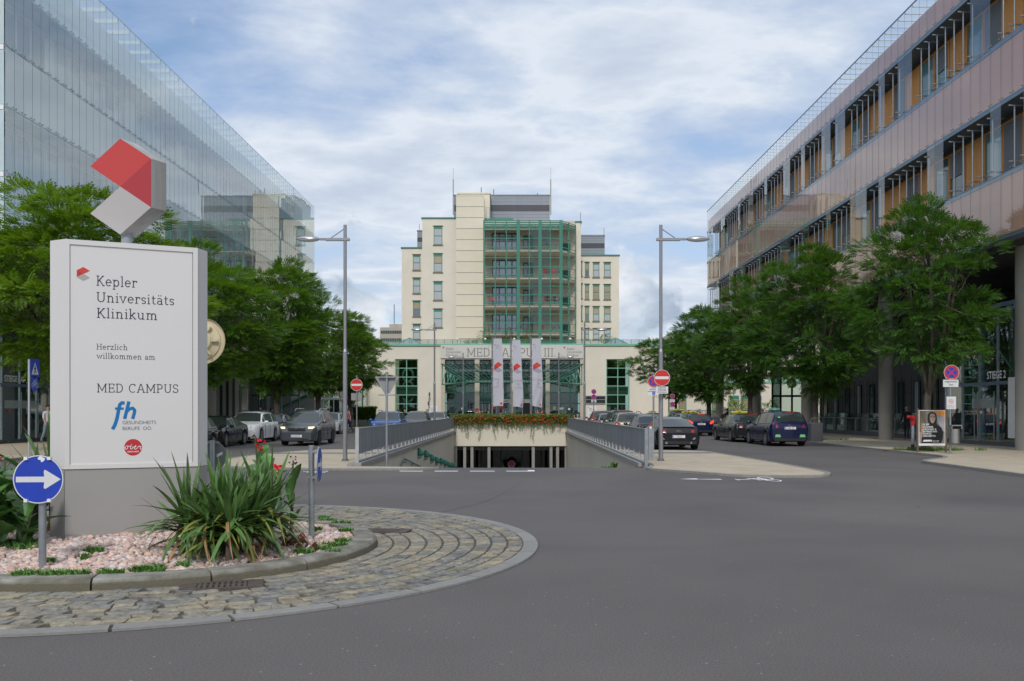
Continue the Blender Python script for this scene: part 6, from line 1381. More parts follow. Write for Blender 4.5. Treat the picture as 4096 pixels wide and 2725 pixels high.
def wheelchair(t, c, s, m=SWHITE):
    b = MB(); c = Vector(c); disc(b, c + Vector((0, 0, -.1 * s)), (1, 0, 0), (0, 0, 1), .32 * s, .24 * s, 16, 100, 400)
    for (p, q) in (((-.05, .42), (-.02, -.02)), ((-.02, -.02), (.2, -.02)), ((.2, -.02), (.32, -.34)), ((-.04, .2), (.16, .2))):
        P0, P1 = Vector((p[0], 0, p[1])) * s + c, Vector((q[0], 0, q[1])) * s + c; d = (P1 - P0).normalized(); e = Vector((-d.z, 0, d.x)) * .04 * s; b.quad(P0 - e, P1 - e, P1 + e, P0 + e)
    disc(b, c + Vector((-.05 * s, 0, .5 * s)), (1, 0, 0), (0, 0, 1), .08 * s, n=10); return b.build('wheelchair_symbol', m, t)
wheelchair(po, (PX(2614, Y), Y - .07, PZ(1573.5, Y)), .085)
# double sign posts further back
for (x, ys_, Y, lb, wl_) in ((2375, (1567, 1588), 66, 'two round no stopping signs over a wheelchair plate beside the right railing', 1), (2689, (1585, 1617), 72, 'two round no stopping signs with text plates beside the clinic annex', 0)):
    X = PX(x, Y); t = empty('no_stopping_sign', (X, Y, 0), lb, 'road sign'); post(t, X, Y, 0, PZ(ys_[0] - 10, Y), .03)
    for k, y in enumerate(ys_): round_sign(t, (X, Y - .05, PZ(y, Y)), .18, 'nostop')
    if wl_:
        po = plate(t, (X, Y - .05, PZ(1605, Y)), .36, .18, [('ausgenommen', .045)], ts=.03); MB().box((X - .05, Y - .066, PZ(1609, Y)), (X + .05, Y - .06, PZ(1603.6, Y))).build('wheelchair_symbol_field', BLUE, po)
    else:
        for y in (1603, 1634): plate(t, (X, Y - .05, PZ(y, Y)), .38, .2, [('ausgenommen', .03), ('Taxis', -.05)], ts=.035)
# right pavement: no stopping with taxi plate and the bin
Y = 33.6; X = PX(3801, Y); t = empty('no_stopping_sign', (X, Y, .07), 'no stopping sign above a taxi plate next to the poster board', 'road sign'); post(t, X, Y, .05, PZ(1465, Y), .035); c = P(3803, 1491, Y); round_sign(t, (c.x, Y - .06, c.z), .275, 'nostop'); clips(t, (c.x, Y - .07, c.z), .27, (1, 0, 0)); sans('lettering', 'ANFANG', (c.x, Y - .072, c.z - .245), (1, 0, 0), (0, 0, 1), .032, SWHITE, t, bold=.03, align='CENTER')
plate(t, (PX(3800, Y), Y - .06, PZ(1534, Y)), .55, .26, [('ausgenommen', .035), ('Taxis', -.075)], ts=.065, sx=.85, bold=.012)
po = plate(t, (PX(3802, Y), Y - .06, PZ(1612, Y)), .34, .45, [], name='no_smoking_plate'); b = MB(); disc(b, (PX(3801, Y), Y - .063, PZ(1606, Y)), (1, 0, 0), (0, 0, 1), .083, .07, 24); dd = Vector((.7, 0, -.7)); ee = Vector((.7, 0, .7)) * .006; c = Vector((PX(3801, Y), Y - .0635, PZ(1606, Y))); b.quad(c - dd * .08 - ee, c + dd * .08 - ee, c + dd * .08 + ee, c - dd * .08 + ee); b.box(c + Vector((-.04, 0, -.008)), c + Vector((.04, .0003, .008))); b.build('no_smoking_symbol', LOGOR, po)
for q in range(4): MB().box((PX(3801, Y) - .14, Y - .063, PZ(1622, Y) - q * .03), (PX(3801, Y) + (.06 if q == 0 else .12), Y - .061, PZ(1622, Y) - q * .03 + .008)).build('printed_line', LOGOR if q == 0 else LOGOG, po)
SS = mat('stainless_steel', (.42, .41, .39), .32, .85, var=.06, scale=3, stretch=(1, 1, 8)); t = empty('waste_bin', (PX(3812, Y), Y - .15, .6), 'stainless steel waste bin hanging on the sign pole right of the poster', 'waste bin')
bx0, bx1 = PX(3793, Y), PX(3832, Y); b = MB(); b.cyl((PX(3812, Y), Y - .12, PZ(1773, Y)), (PX(3812, Y), Y - .12, PZ(1716, Y)), .17, n=24); b.build('body', SS, t, smooth=40)
b = MB(); b.box((bx0 - .01, Y - .28, PZ(1704, Y)), (bx1 + .02, Y + .02, PZ(1700, Y))); b.box((bx0, Y - .02, PZ(1716, Y)), (bx1, Y + .01, PZ(1703, Y))); b.box((bx0 - .01, Y - .28, PZ(1716, Y)), (bx0 + .02, Y + .0, PZ(1703, Y))); b.box((bx1 - .01, Y - .28, PZ(1716, Y)), (bx1 + .02, Y, PZ(1703, Y))); b.build('hood', SS, t); MB().box((bx0 + .03, Y - .03, PZ(1716, Y)), (bx1 - .02, Y - .024, PZ(1705, Y))).build('opening', DARK, t)
# left: crossing and cycle signs seen at an angle
Y = 30.0; X = PX(116, Y); t = empty('crossing_sign', (X, Y, .07), 'blue pedestrian crossing sign above a round cycle sign on one pole at the left', 'road sign'); post(t, X, Y, .05, PZ(1438, Y), .034, mat('pale_pole', (.42, .44, .46), .5, .3))
rt = Vector((.0, 1, 0)); nn_ = rt.cross(Vector((0, 0, 1))); c = Vector((X, Y, PZ(1472, Y))) + rt * .30 + nn_ * .04; po = plate(t, c, .60, .60, [], rt, m=BLUE, name='crossing_plate'); c2 = c + nn_ * .002
b = MB(); b.add([c2 + rt * x + Vector((0, 0, z)) for x, z in ((-.22, -.2), (.22, -.2), (0, .2))], [(0, 1, 2)]); b.build('white_triangle', SWHITE, po); b = MB(); c3 = c + nn_ * .004
for (p, q, w_) in (((.0, .06), (.0, -.06), .03), ((0, -.05), (-.07, -.17), .018), ((0, -.05), (.07, -.17), .018), ((0, .04), (-.06, -.04), .014), ((0, .04), (.07, -.02), .014)):
    P0, P1 = c3 + rt * p[0] + Vector((0, 0, p[1])), c3 + rt * q[0] + Vector((0, 0, q[1])); d = (P1 - P0).normalized(); e = nn_.cross(d) * w_; b.quad(P0 - e, P1 - e, P1 + e, P0 + e)
disc(b, c3 + Vector((0, 0, .09)), rt, (0, 0, 1), .025, n=10); b.build('walking_figure', LETTER, po)
c = Vector((X, Y, PZ(1535, Y))) + rt * .28 + nn_ * .04; pl = MB(); pl.cyl(c - nn_ * .01, c, .25, n=36); po = pl.build('cycle_plate', BLUE, t); b = MB(); c2 = c + nn_ * .003; disc(b, c2 + rt * -.12 + Vector((0, 0, -.04)), rt, (0, 0, 1), .075, .06, 20); disc(b, c2 + rt * .12 + Vector((0, 0, -.04)), rt, (0, 0, 1), .075, .06, 20)
for p, q in (((-.12, -.04), (-.06, .08)), ((-.06, .08), (.06, .08)), ((-.06, .08), (.02, -.04)), ((.02, -.04), (.07, .09)), ((.07, .09), (.12, -.04)), ((.07, .09), (.05, .14)), ((.05, .14), (.12, .15)), ((-.09, .10), (-.03, .10)), ((-.12, -.04), (.02, -.04))):
    P0, P1 = c2 + rt * p[0] + Vector((0, 0, p[1])), c2 + rt * q[0] + Vector((0, 0, q[1])); d = (P1 - P0).normalized(); e = nn_.cross(d) * .008; b.quad(P0 - e, P1 - e, P1 + e, P0 + e)
b.build('bicycle_symbol', SWHITE, po)
# sign clusters seen from behind in the distance
Y = 78; X = PX(1713, Y); t = empty('double_sign', (X, Y, 0), 'two small round signs seen from behind on a leaning pole near the clinic', 'road sign'); MB().cyl((X - .05, Y, 0), (X + .13, Y, PZ(1570, Y)), .04, n=8).build('pole', STEELP, t)
for y, dx in ((1578, .10), (1614, .02)): b = MB(); c = Vector((X + dx, Y - .05, PZ(y, Y))); b.cyl(c, c + Vector((.012, .006, 0)), .2, n=20); b.v = [tuple(Vector(v)) for v in b.v]; b.build('plate', MATS['plate_back'], t)
MB().box((X + .02, Y - .1, PZ(1602, Y)), (X + .2, Y - .09, PZ(1590, Y))).build('text_plate', MATS['plate_back'], t)
Y = 85; X = PX(1370, Y); t = empty('double_sign', (X, Y, 0), 'grey backs of small signs beside the hedge on the left', 'road sign'); post(t, X, Y, 0, PZ(1565, Y), .035); 
for y in (1578, 1600): b = MB(); c = Vector((X, Y - .05, PZ(y, Y))); b.cyl(c, c + Vector((0, .012, 0)), .24, n=20); b.build('plate', MATS['plate_back'], t)
# ================================================================== HYDRANT, POSTER BOARD
Y = 36.2; X = PX(3651, Y); t = empty('hydrant', (X, Y, .07), 'red topped standpipe hydrant left of the poster board', 'hydrant'); HR = mat('hydrant_red', (.42, .02, .025), .45, var=.1)
z = lambda y: PZ(y, Y)
MB().cyl((X, Y, .0), (X, Y, z(1697)), .055, n=16).build('pipe', GREYP, t, smooth=40); MB().cyl((X, Y, .05), (X, Y, z(1778)), .065, n=16).build('black_sleeve', BLACK, t, smooth=40); MB().cyl((X, Y, z(1700)), (X, Y, z(1676)), .085, .10, n=16).build('neck', HR, t, smooth=40); b = MB(); b.cyl((X, Y, z(1678)), (X, Y, z(1663)), .11, .14, n=14); b.cyl((X - .19, Y, z(1668)), (X + .19, Y, z(1668)), .06, n=12); b.cyl((X - .06, Y - .17, z(1670)), (X, Y, z(1668)), .055, n=12); b.build('valve_head', HR, t, smooth=40)
for s_ in (-1, 1): MB().cyl((X + s_ * .185, Y, z(1668)), (X + s_ * .215, Y, z(1668)), .07, n=8).build('outlet_cap', HR, t)
Y = 34.9; t = empty('poster_board', (PX(3730, Y), Y, .07), 'freestanding concert poster board with a dark portrait in front of a tree', 'poster board'); WOOD = mat('weathered_wood', (.13, .085, .055), .85, var=.2, scale=6, stretch=(6, 6, .6))
x0, x1, z0, z1 = PX(3674, Y), PX(3782, Y), PZ(1783, Y), PZ(1641, Y)
for x in (3671, 3785): MB().box((PX(x, Y) - .04, Y - .01, .05), (PX(x, Y) + .03, Y + .05, PZ(1635, Y))).build('wooden_post', WOOD, t)
bd = MB().box((x0, Y, z0), (x1, Y + .03, z1)).build('board', WHITE, t)
w_, h_ = x1 - x0, z1 - z0; T = lambda u, v, k=0: Vector((x0 + w_ * u, Y - .002 - .0015 * k, z1 - h_ * v))
def shp(nm, pts, m, k): b = MB(); b.add([T(u, v, k) for u, v in pts], [tuple(range(len(pts) - 1, -1, -1))]); return b.build(nm, m, bd)
pm = lambda n_, c_, v=.0, s=4: mat('print_' + n_, c_, .55, var=v, scale=s)
shp('printed_background', [(.03, .015), (.97, .015), (.97, .94), (.03, .94)], mat('print_bg', (.12, .11, .10), .55, col2=(.30, .29, .28), scale=1.1, detail=1), 0)
shp('printed_background_pale', [(.64, .05), (.97, .14), (.97, .62), (.86, .56), (.70, .32)], pm('pale', (.36, .35, .37), .1), 1)
shp('printed_background_brown', [(.03, .015), (.30, .015), (.26, .5), (.14, .62), (.03, .62)], mat('print_br', (.08, .07, .05), .55, col2=(.20, .17, .12), scale=3, detail=1, stretch=(3, 1, .3)), 1)
shp('printed_corner', [(.45, .015), (.97, .015), (.97, .19)], pm('orange', (.80, .27, .02)), 2)
sw = pm('black', (.010, .010, .012)); shp('printed_shoulders', [(.10, .93), (.13, .70), (.20, .52), (.34, .42), (.40, .33), (.64, .33), (.70, .42), (.84, .48), (.92, .62), (.90, .80), (.84, .93)], sw, 3)
hair = [(.52 + .175 * math.cos(a), .20 + .155 * math.sin(a)) for a in np.linspace(0, 2 * math.pi, 20)[:-1]]; shp('printed_hair', [(.36, .36), (.33, .24), (.34, .13), (.40, .07), (.50, .05), (.60, .07), (.66, .13), (.68, .24), (.67, .35)], pm('hair', (.02, .015, .012)), 4)
shp('printed_face', [(.42, .14), (.47, .10), (.56, .10), (.61, .14), (.625, .22), (.60, .30), (.545, .365), (.49, .365), (.435, .30), (.41, .22)], mat('print_face', (.40, .26, .19), .55, col2=(.50, .36, .28), scale=2, detail=1), 5)
for u in (.46, .57): shp('printed_eye', [(u - .03, .195), (u, .187), (u + .03, .195), (u, .205)], sw, 6); shp('printed_brow', [(u - .04, .178), (u + .04, .172), (u + .04, .181), (u - .04, .187)], sw, 6)
shp('printed_nose', [(.515, .20), (.535, .262), (.50, .265)], pm('nose', (.30, .18, .13)), 6); shp('printed_mouth', [(.475, .295), (.515, .288), (.56, .295), (.515, .306)], pm('mouth', (.25, .09, .08)), 6)
shp('printed_bar', [(.105, .37), (.13, .37), (.13, .77), (.105, .77)], MATS['print_orange'], 6)
pw = pm('white', (.75, .75, .75))
for k, (tx, v) in enumerate((('22 SEP', .425), ('VLADIMIR', .495), ('JUROWSKI &', .56), ('BAYERISCHES', .622), ('STAATS-', .685), ('ORCHESTER', .748))): sans('lettering', tx, T(.15, v, 6), (1, 0, 0), (0, 0, 1), .062, pw, bd, bold=.03, sx=1.05)
for tx, v in (('BRUCKNER', .875), ('HAUS LINZ', .91)): sans('lettering', tx, T(.52, v, 6), (1, 0, 0), (0, 0, 1), .034, pw, bd, bold=.02)
shp('printed_hall', [(.13, .885), (.17, .875), (.19, .835), (.48, .835), (.50, .875), (.52, .885)], pw, 6); sans('lettering', '#DEINSOUND', T(.68, .045, 6), (1, 0, 0), (0, 0, 1), .02, pw, bd, bold=.01)
# ================================================================== FLAGS
FL = mat('flag_cloth', (.60, .60, .66), .75, var=.03, scale=1.5); _t = FL.node_tree; _o = _t.nodes['Material Output']; _mx = _t.nodes.new('ShaderNodeMixShader'); _mx.inputs[0].default_value = .25; _tl = _t.nodes.new('ShaderNodeBsdfTranslucent'); _tl.inputs[0].default_value = (.7, .7, .78, 1); _t.links.new(_t.nodes['Principled BSDF'].outputs[0], _mx.inputs[1]); _t.links.new(_tl.outputs[0], _mx.inputs[2]); _t.links.new(_mx.outputs[0], _o.inputs[0])
FGREY = mat('flag_print_grey', (.33, .34, .42), .75); FTXT = mat('flag_print_text', (.30, .30, .40), .75)
for i, (x, yt, tl, tr, bl, br, ytop, ybt, lb) in enumerate(((1969, 1348, 1974, 2007, 1971, 2012, 1355, 1627, 'left of the three tall white clinic flags'), (2044, 1350, 2049, 2081, 2053, 2092, 1361, 1630, 'middle one of the three tall white clinic flags, hanging a little lower'), (2124, 1348, 2128, 2162, 2129, 2169, 1355, 1627, 'right of the three tall white clinic flags'))):
    Y = 80 + (1.2 if i == 1 else 0); X = PX(x, Y); t = empty('flagpole', (X, Y, 0), lb + ', with red emblem', 'flag', 'clinic flags before the entrance'); MB().cyl((X, Y, 0), (X, Y, PZ(yt, Y)), .075, .06, 12).build('pole', STEELP, t, smooth=40); MB().box((X, Y - .02, PZ(ytop, Y) + .02), (PX(tr, Y), Y + .02, PZ(ytop, Y) + .07)).build('top_arm', STEELP, t)
    nu, nv = 10, 28; Cg = {}
    def fp(u, v, off=0.0, i=i, Y=Y, tl=tl, tr=tr, bl=bl, br=br, ytop=ytop, ybt=ybt):
        sag = .03 * math.sin(v * 9 + i) * v; L = PX(tl + (bl - tl) * v, Y); R_ = PX(tr + (br - tr) * min(1, v * 1.15) + 3.0 * math.sin(v * 3.1) * (1 if i != 1 else .4), Y)
        yy = Y - .05 + .10 * math.sin(u * 3.2 + v * 2.5 + i) * (.3 + v) + .05 * math.sin(u * 9 + v * 16 + i * 2) * v ** 2
        return Vector((L + (R_ - L) * u + sag * u, yy - off, PZ(ytop + (ybt - ytop) * v, Y) + .07 * math.sin(u * 2.6 + i) * v))
    b = MB(); b.v = [tuple(fp(a / nu, c_ / nv)) for c_ in range(nv + 1) for a in range(nu + 1)]; b.f = [(c_ * (nu + 1) + a, (c_ + 1) * (nu + 1) + a, (c_ + 1) * (nu + 1) + a + 1, c_ * (nu + 1) + a + 1) for c_ in range(nv) for a in range(nu)]; b.m = [0] * len(b.f); cl = b.build('cloth', FL, t, smooth=1)
    def pr(nm, poly, m, off=.012):
        b = MB(); k = len(poly); 
        # fan of small strips so that the print follows the folds
        n3 = 8
        if k == 4:
            g_ = [[fp(*((Vector(poly[0]).lerp(Vector(poly[3]), a / n3)).lerp(Vector(poly[1]).lerp(Vector(poly[2]), a / n3), c_ / n3)), off) for c_ in range(n3 + 1)] for a in range(n3 + 1)]
            for a in range(n3):
                for c_ in range(n3): b.quad(g_[a][c_], g_[a][c_ + 1], g_[a + 1][c_ + 1], g_[a + 1][c_])
        else: b.add([fp(*p, off) for p in poly], [tuple(range(k))])
        return b.build(nm, m, cl)
    pr('emblem_red', [(.10, .39), (.52, .345), (.93, .39), (.52, .43)], LOGOR); pr('emblem_dark_red', [(.10, .39), (.52, .43), (.10, .468), (.10, .43)], LOGOR2); pr('emblem_grey', [(.10, .468), (.52, .43), (.95, .472), (.54, .505)], FGREY)
    pr('small_emblem', [(.10, .09), (.16, .078), (.22, .088), (.12, .103)], LOGOR, .014)
    for k, (tx, v, sz_) in enumerate((('Kepler', .10, .10), ('Universitäts', .122, .10), ('Klinikum', .147, .10), ('VERSORGUNG', .612, .11), ('&', .64, .1), ('LEHRE', .668, .11), ('&', .695, .1), ('FORSCHUNG', .722, .11))):
        p = fp(.26 if k < 3 else .55, v, .02); sans('lettering', tx, p, (1, 0, 0), (0, 0, 1), sz_, FTXT if k not in (4, 6) else LOGOR, cl, align='LEFT' if k < 3 else 'CENTER', sx=.85)
    b = MB(); p = fp(.80, .963, .02); disc(b, p, (1, 0, 0), (0, 0, 1), .10, n=20); b.build('round_red_print', LOGOR, cl)
    for k in range(7): MB().box((X - .1, Y - .09, PZ(1400 + k * 36, Y)), (X + .1, Y - .03, PZ(1401 + k * 36, Y) + .04)).build('ring_clip', SWHITE, t)
# ================================================================== FLOWER BOX OVER THE RAMP
Y = Y1; xa, xb = XL(Y1) - .2, XR(Y1) + .2
fbx = empty('flower_planter', (0, Y, ZT), 'long planter of trailing red flowers on the concrete lintel over the garage ramp', 'planter')
MB().box((xa, Y - .22, ZT - .15), (xb, Y + .45, ZT + .02)).build('box', DARK, fbx)
rng = np.random.default_rng(9); n_ = 10500
xq = rng.uniform(xa - .1, xb + .2, n_); lump = .5 + .5 * np.sin(xq * 3.1) * np.sin(xq * 1.3 + 1); dz = rng.normal(0, 1, n_); zq = ZT + .12 + np.where(dz > 0, dz * .15, dz * (.18 + .13 * lump)); yq = Y - .12 + rng.normal(0, .13, n_) - .1 * (zq < ZT)
zq = np.clip(zq, ZT - .62, ZT + .42); pts = np.stack([xq, yq, zq], 1)
lv, lq = np.array([[0, 0, 0], [.06, .035, 0], [.13, 0, -.01], [.06, -.035, 0]]), np.array([[0, 1, 2, 3]])
PL1 = leafmat('planter_leaf', (.12, .22, .03)); dirs = rng.normal(0, 1, (n_, 3)) + np.array([0, -.8, -.1])
me = foliage('leaves', pts, dirs, rng.uniform(.6, 1.2, n_), rng, PL1, (lv, lq)); o = bpy.data.objects.new('leaves', me); sc.collection.objects.link(o); o.parent = fbx; o.matrix_parent_inverse = mat_of(fbx).inverted(); tag(o, kind='stuff')
# trailing strands
sp_ = []; 
for k, x in enumerate((1823, 1850, 1862, 1871, 1918, 1928, 1974, 1980, 1988, 2004, 2032, 2124, 2134, 2178, 2186, 2200, 2208, 2212)):
    L = (.5, .55, .95, 1.1, 1.25, .45, .6, 1.15, .6, .4, 1.0, 1.0, 1.35, .8, .75, .55, .7, .45)[k]; X = PX(x, Y); n3 = int(L * 60)
    for j in range(n3): v = j / n3; sp_.append((X + .05 * math.sin(v * 7 + k) + rng.normal(0, .02), Y - .2 + rng.normal(0, .02), ZT - .2 - v * L))
sp_ = np.array(sp_); me = foliage('trailing_strands', sp_, rng.normal(0, 1, (len(sp_), 3)) + np.array([0, -.5, -.8]), rng.uniform(.4, .8, len(sp_)), rng, PL1, (lv, lq)); o = bpy.data.objects.new('trailing_strands', me); sc.collection.objects.link(o); o.parent = fbx; o.matrix_parent_inverse = mat_of(fbx).inverted(); tag(o, kind='stuff')
b = MB(); 
for k in range(420):
    x = rng.uniform(xa, xb); z = ZT + .04 + rng.normal(0, .20); s = rng.uniform(.02, .042); y = Y - .40 - rng.uniform(0, .08); z = max(z, ZT - .6)
    a = rng.uniform(0, 1.5); b.mi = 1 if (abs(x + .9) < .35 and rng.random() < .6) else 0
    b.add([(x + s * math.cos(a + q * 1.2566), y + rng.uniform(-.02, .02), z + s * math.sin(a + q * 1.2566)) for q in range(5)] + [(x, y - .02, z)], [(q, (q + 1) % 5, 5) for q in range(5)])
tag(b.build('blossoms', [mat('blossom_red', (.62, .045, .02), .6, island=.4), mat('blossom_pink', (.65, .16, .38), .6, island=.3)], fbx), kind='stuff')
for i, (x, s) in enumerate(((2098, .9), (2046, .0))):
    if s: tufts('weeds', [(PX(2030, 66), 66, -3.7, .3), (PX(2066, 66), 66, -3.7, .35)], 60, .8, 1.5, w=.03, lean=.8)
Y = 71.5; X = PX(2046, Y); t = empty('no_stopping_sign', (X, Y, -4.2), 'dark shaded no stopping sign low in the middle of the garage entrance', 'road sign'); post(t, X, Y, -4.3, PZ(1850, Y), .03); round_sign(t, (X, Y - .05, PZ(1857, Y)), .29, 'nostop')
# ================================================================== TERRACE GREENERY, LEFT BACKGROUND
def bush(name, c, r, n_, lab, cat, m, grp=None, seed=1, size=1.0, stems=True):
    rng = np.random.default_rng(seed); v = rng.normal(0, 1, (n_, 3)); v /= np.linalg.norm(v, axis=1)[:, None]; q = rng.uniform(.4, 1, (n_, 1)) ** .5; pts = np.array(c) + v * q * np.array(r) * (1 + .25 * np.sin(v[:, :1] * 5 + seed)); keep = pts[:, 2] > c[2] - r[2] * .9; pts = pts[keep]; v = v[keep]
    t = empty(name, (c[0], c[1], c[2] - r[2]), lab, cat, grp); me = foliage('foliage', pts, v + rng.normal(0, .4, v.shape), rng.uniform(.6, 1.2, len(pts)) * size, rng, m, (lv, lq)); o = bpy.data.objects.new('foliage', me); sc.collection.objects.link(o); o.parent = t; o.matrix_parent_inverse = mat_of(t).inverted()
    if stems:
        b = MB()
        for k in range(5): a = k * 1.3; b.tube([(c[0] + .05 * math.cos(a), c[1], c[2] - r[2] - .05), (c[0] + r[0] * .55 * math.cos(a), c[1] + r[1] * .5 * math.sin(a), c[2] + r[2] * .3)], [.03, .01], 5)
        b.build('stems', BARK, t)
    return t
OLV = leafmat('olive_leaf', (.11, .14, .06))
for i, (x, w_, y) in enumerate(((1940, 28, 1335), (2033, 26, 1332), (2118, 30, 1330))): bush('terrace_shrub', (PX(x, 115), 115, PZ(y + 12, 115)), (w_ * 115 / F, .7, 1.0), 700, ['left', 'middle', 'right'][i] + ' one of three thin olive shrubs on the clinic roof terrace', 'shrub', OLV, 'thin shrubs on the roof terrace', i, 1.1)
bush('terrace_hedge', (PX(2015, 113), 113.3, PZ(1370, 113)), (160 * 113 / F, .5, .42), 5000, 'low green hedge along the clinic roof terrace above the name board', 'hedge', PL1, None, 5, 1.0, False)
bush('terrace_shrub', (PX(2420, 115), 115, PZ(1356, 115)), (.9, .5, .5), 500, 'small round bush on the roof terrace right of the tower', 'shrub', OLV, None, 9)
Y = 91
HDG = leafmat('hedge_leaf', (.10, .19, .03)); rng = np.random.default_rng(77); t = empty('box_hedge', (PX(1440, Y), Y, 0), 'clipped rectangular hedge in concrete planters beside the left road', 'hedge'); x0, x1, z0, z1 = PX(1392, Y), PX(1504, Y), .75, PZ(1629, Y)
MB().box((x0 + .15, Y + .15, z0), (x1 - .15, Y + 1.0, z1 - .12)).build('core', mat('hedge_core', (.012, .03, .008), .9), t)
n_ = 9000; q = rng.random((n_, 3)); pts = np.stack([x0 + q[:, 0] * (x1 - x0), np.where(q[:, 1] < .75, Y + rng.normal(.05, .05, n_), Y + rng.random(n_) * 1.1), np.where(q[:, 1] < .75, z0 - .1 + q[:, 2] * (z1 - z0 + .1), z1 - .05 + rng.normal(0, .04, n_))], 1); me = foliage('foliage', pts, rng.normal(0, 1, (n_, 3)) + np.array([0, -.7, .3]), rng.uniform(.7, 1.2, n_), rng, HDG, (lv, lq)); o = bpy.data.objects.new('foliage', me); sc.collection.objects.link(o); o.parent = t; o.matrix_parent_inverse = mat_of(t).inverted()
for i, (a, c_) in enumerate(((1411, 1471), (1472, 1508))): t = MB().box((PX(a, Y), Y - .15, .05), (PX(c_, Y), Y + 1.1, PZ(1680, Y)), bev=.04).build('concrete_planter', CONC); tag(t, ['long', 'shorter right hand'][i] + ' concrete planter box under the clipped hedge on the left', 'planter')
gp = round_poly([(-19.5, 89.0), (PX(1515, 90), 89.0), (PX(1515, 90), 96), (-19.5, 96)], .5); slab('hedge_island', gp, .1, CONC, stones=False)
flat('hedge_lawn', [(-19, 89.3), (PX(1505, 90), 89.3), (PX(1505, 90), 95), (-19, 95)], .105, mat('lawn', (.07, .16, .02), .9, var=.2, scale=6), kind='structure'); tufts('lawn_grass', [(-18.8 + k * .28, 89.5 + (k % 3) * .25, .105, .25) for k in range(23)], 60, .05, .14, w=.012)
# bicycle shelter and green outside stair
Y = 84; t = empty('bicycle_shelter', (PX(1310, Y), Y, 0), 'low white and glass bicycle shelter with small white bicycle symbols at the left', 'shelter'); MB().box((PX(1262, Y), Y, PZ(1599, Y)), (PX(1366, Y), Y + 3, PZ(1591, Y))).build('roof', WFRAME, t); MB().box((PX(1256, Y), Y + .1, .05), (PX(1293, Y), Y + .3, PZ(1599, Y))).build('white_wall', mat('shelter_white', (.50, .51, .50), .7), t); MB().box((PX(1295, Y), Y + 2.7, .05), (PX(1334, Y), Y + 2.9, PZ(1599, Y))).build('back_wall', DARK, t)
for x in (1294, 1334, 1365): MB().box((PX(x, Y) - .04, Y + .05, .05), (PX(x, Y) + .04, Y + .13, PZ(1599, Y))).build('post', WFRAME, t)
MB().box((PX(1336, Y), Y + .08, .1), (PX(1364, Y), Y + .1, PZ(1600, Y))).build('glass_pane', GL, t); MB().box((PX(1296, Y), Y + .08, .1), (PX(1333, Y), Y + .1, PZ(1600, Y))).build('glass_pane', GL, t)
for x in (1304, 1320): 
    b = MB(); c = Vector((PX(x, Y), Y + .06, PZ(1630, Y)))
    for s_ in (-.1, .1): disc(b, c + Vector((s_, 0, 0)), (1, 0, 0), (0, 0, 1), .075, .055, 14)
    for p, q in (((-.1, 0), (-.04, .09)), ((-.04, .09), (.06, .09)), ((-.04, .09), (0, 0)), ((0, 0), (.06, .1)), ((.06, .1), (.1, 0))): P0, P1 = c + Vector((p[0], 0, p[1])), c + Vector((q[0], 0, q[1])); d = (P1 - P0).normalized(); e = Vector((-d.z, 0, d.x)) * .012; b.quad(P0 - e, P1 - e, P1 + e, P0 + e)
    b.build('bicycle_symbol', SWHITE, t)
Y = 106; t = empty('outside_stair', (PX(1400, Y), Y, 0), 'green steel outside stair and gallery at the left end of the clinic', 'stair')
for (a, c_, nm) in (((1270, 1650), (1345, 1560), 'stair_string'), ((1345, 1560), (1400, 1500), 'stair_string'), ((1270, 1634), (1345, 1546), 'hand_rail'), ((1345, 1546), (1400, 1486), 'hand_rail'), ((1290, 1500), (1460, 1500), 'gallery_beam'), ((1290, 1470), (1460, 1470), 'gallery_rail'), ((1345, 1560), (1460, 1560), 'gallery_beam'), ((1345, 1540), (1460, 1540), 'gallery_rail'), ((1380, 1400), (1460, 1400), 'gallery_beam')): MB().tube([P(*a, Y), P(*c_, Y)], .10 if 'beam' in nm or 'string' in nm else .04, 4).build(nm, GREEN if 'rail' not in nm else PGREEN, t)
for x in (1292, 1330, 1372, 1412, 1450): MB().cyl((PX(x, Y), Y, 0), (PX(x, Y), Y, PZ(1395 if x > 1360 else 1470, Y)), .09, n=8).build('post', GREEN, t)
MB().box((PX(1250, 110), 110, 0), (PX(1462, 110), 111, PZ(1480, 110))).build('rear_wall', CREAM, t)
MB().box((PX(1150, 135), 135, 0), (PX(1380, 135), 140, 7.0)).build('rear_house', FC, t)
for i, (x, y, r, yy) in enumerate(((1260, 1560, 2.6, 100), (1400, 1570, 1.6, 103), (1190, 1600, 2.2, 98))): bush('background_shrub', (PX(x, yy), yy, max(r * .9, PZ(y, yy))), (r, r, r * .9), 3500, ['large loose bush behind the bicycle shelter', 'tall bush beside the green outside stair', 'bush behind the glazed stair hall on the left'][i], 'shrub', LEAF2, None, 20 + i, 1.6)
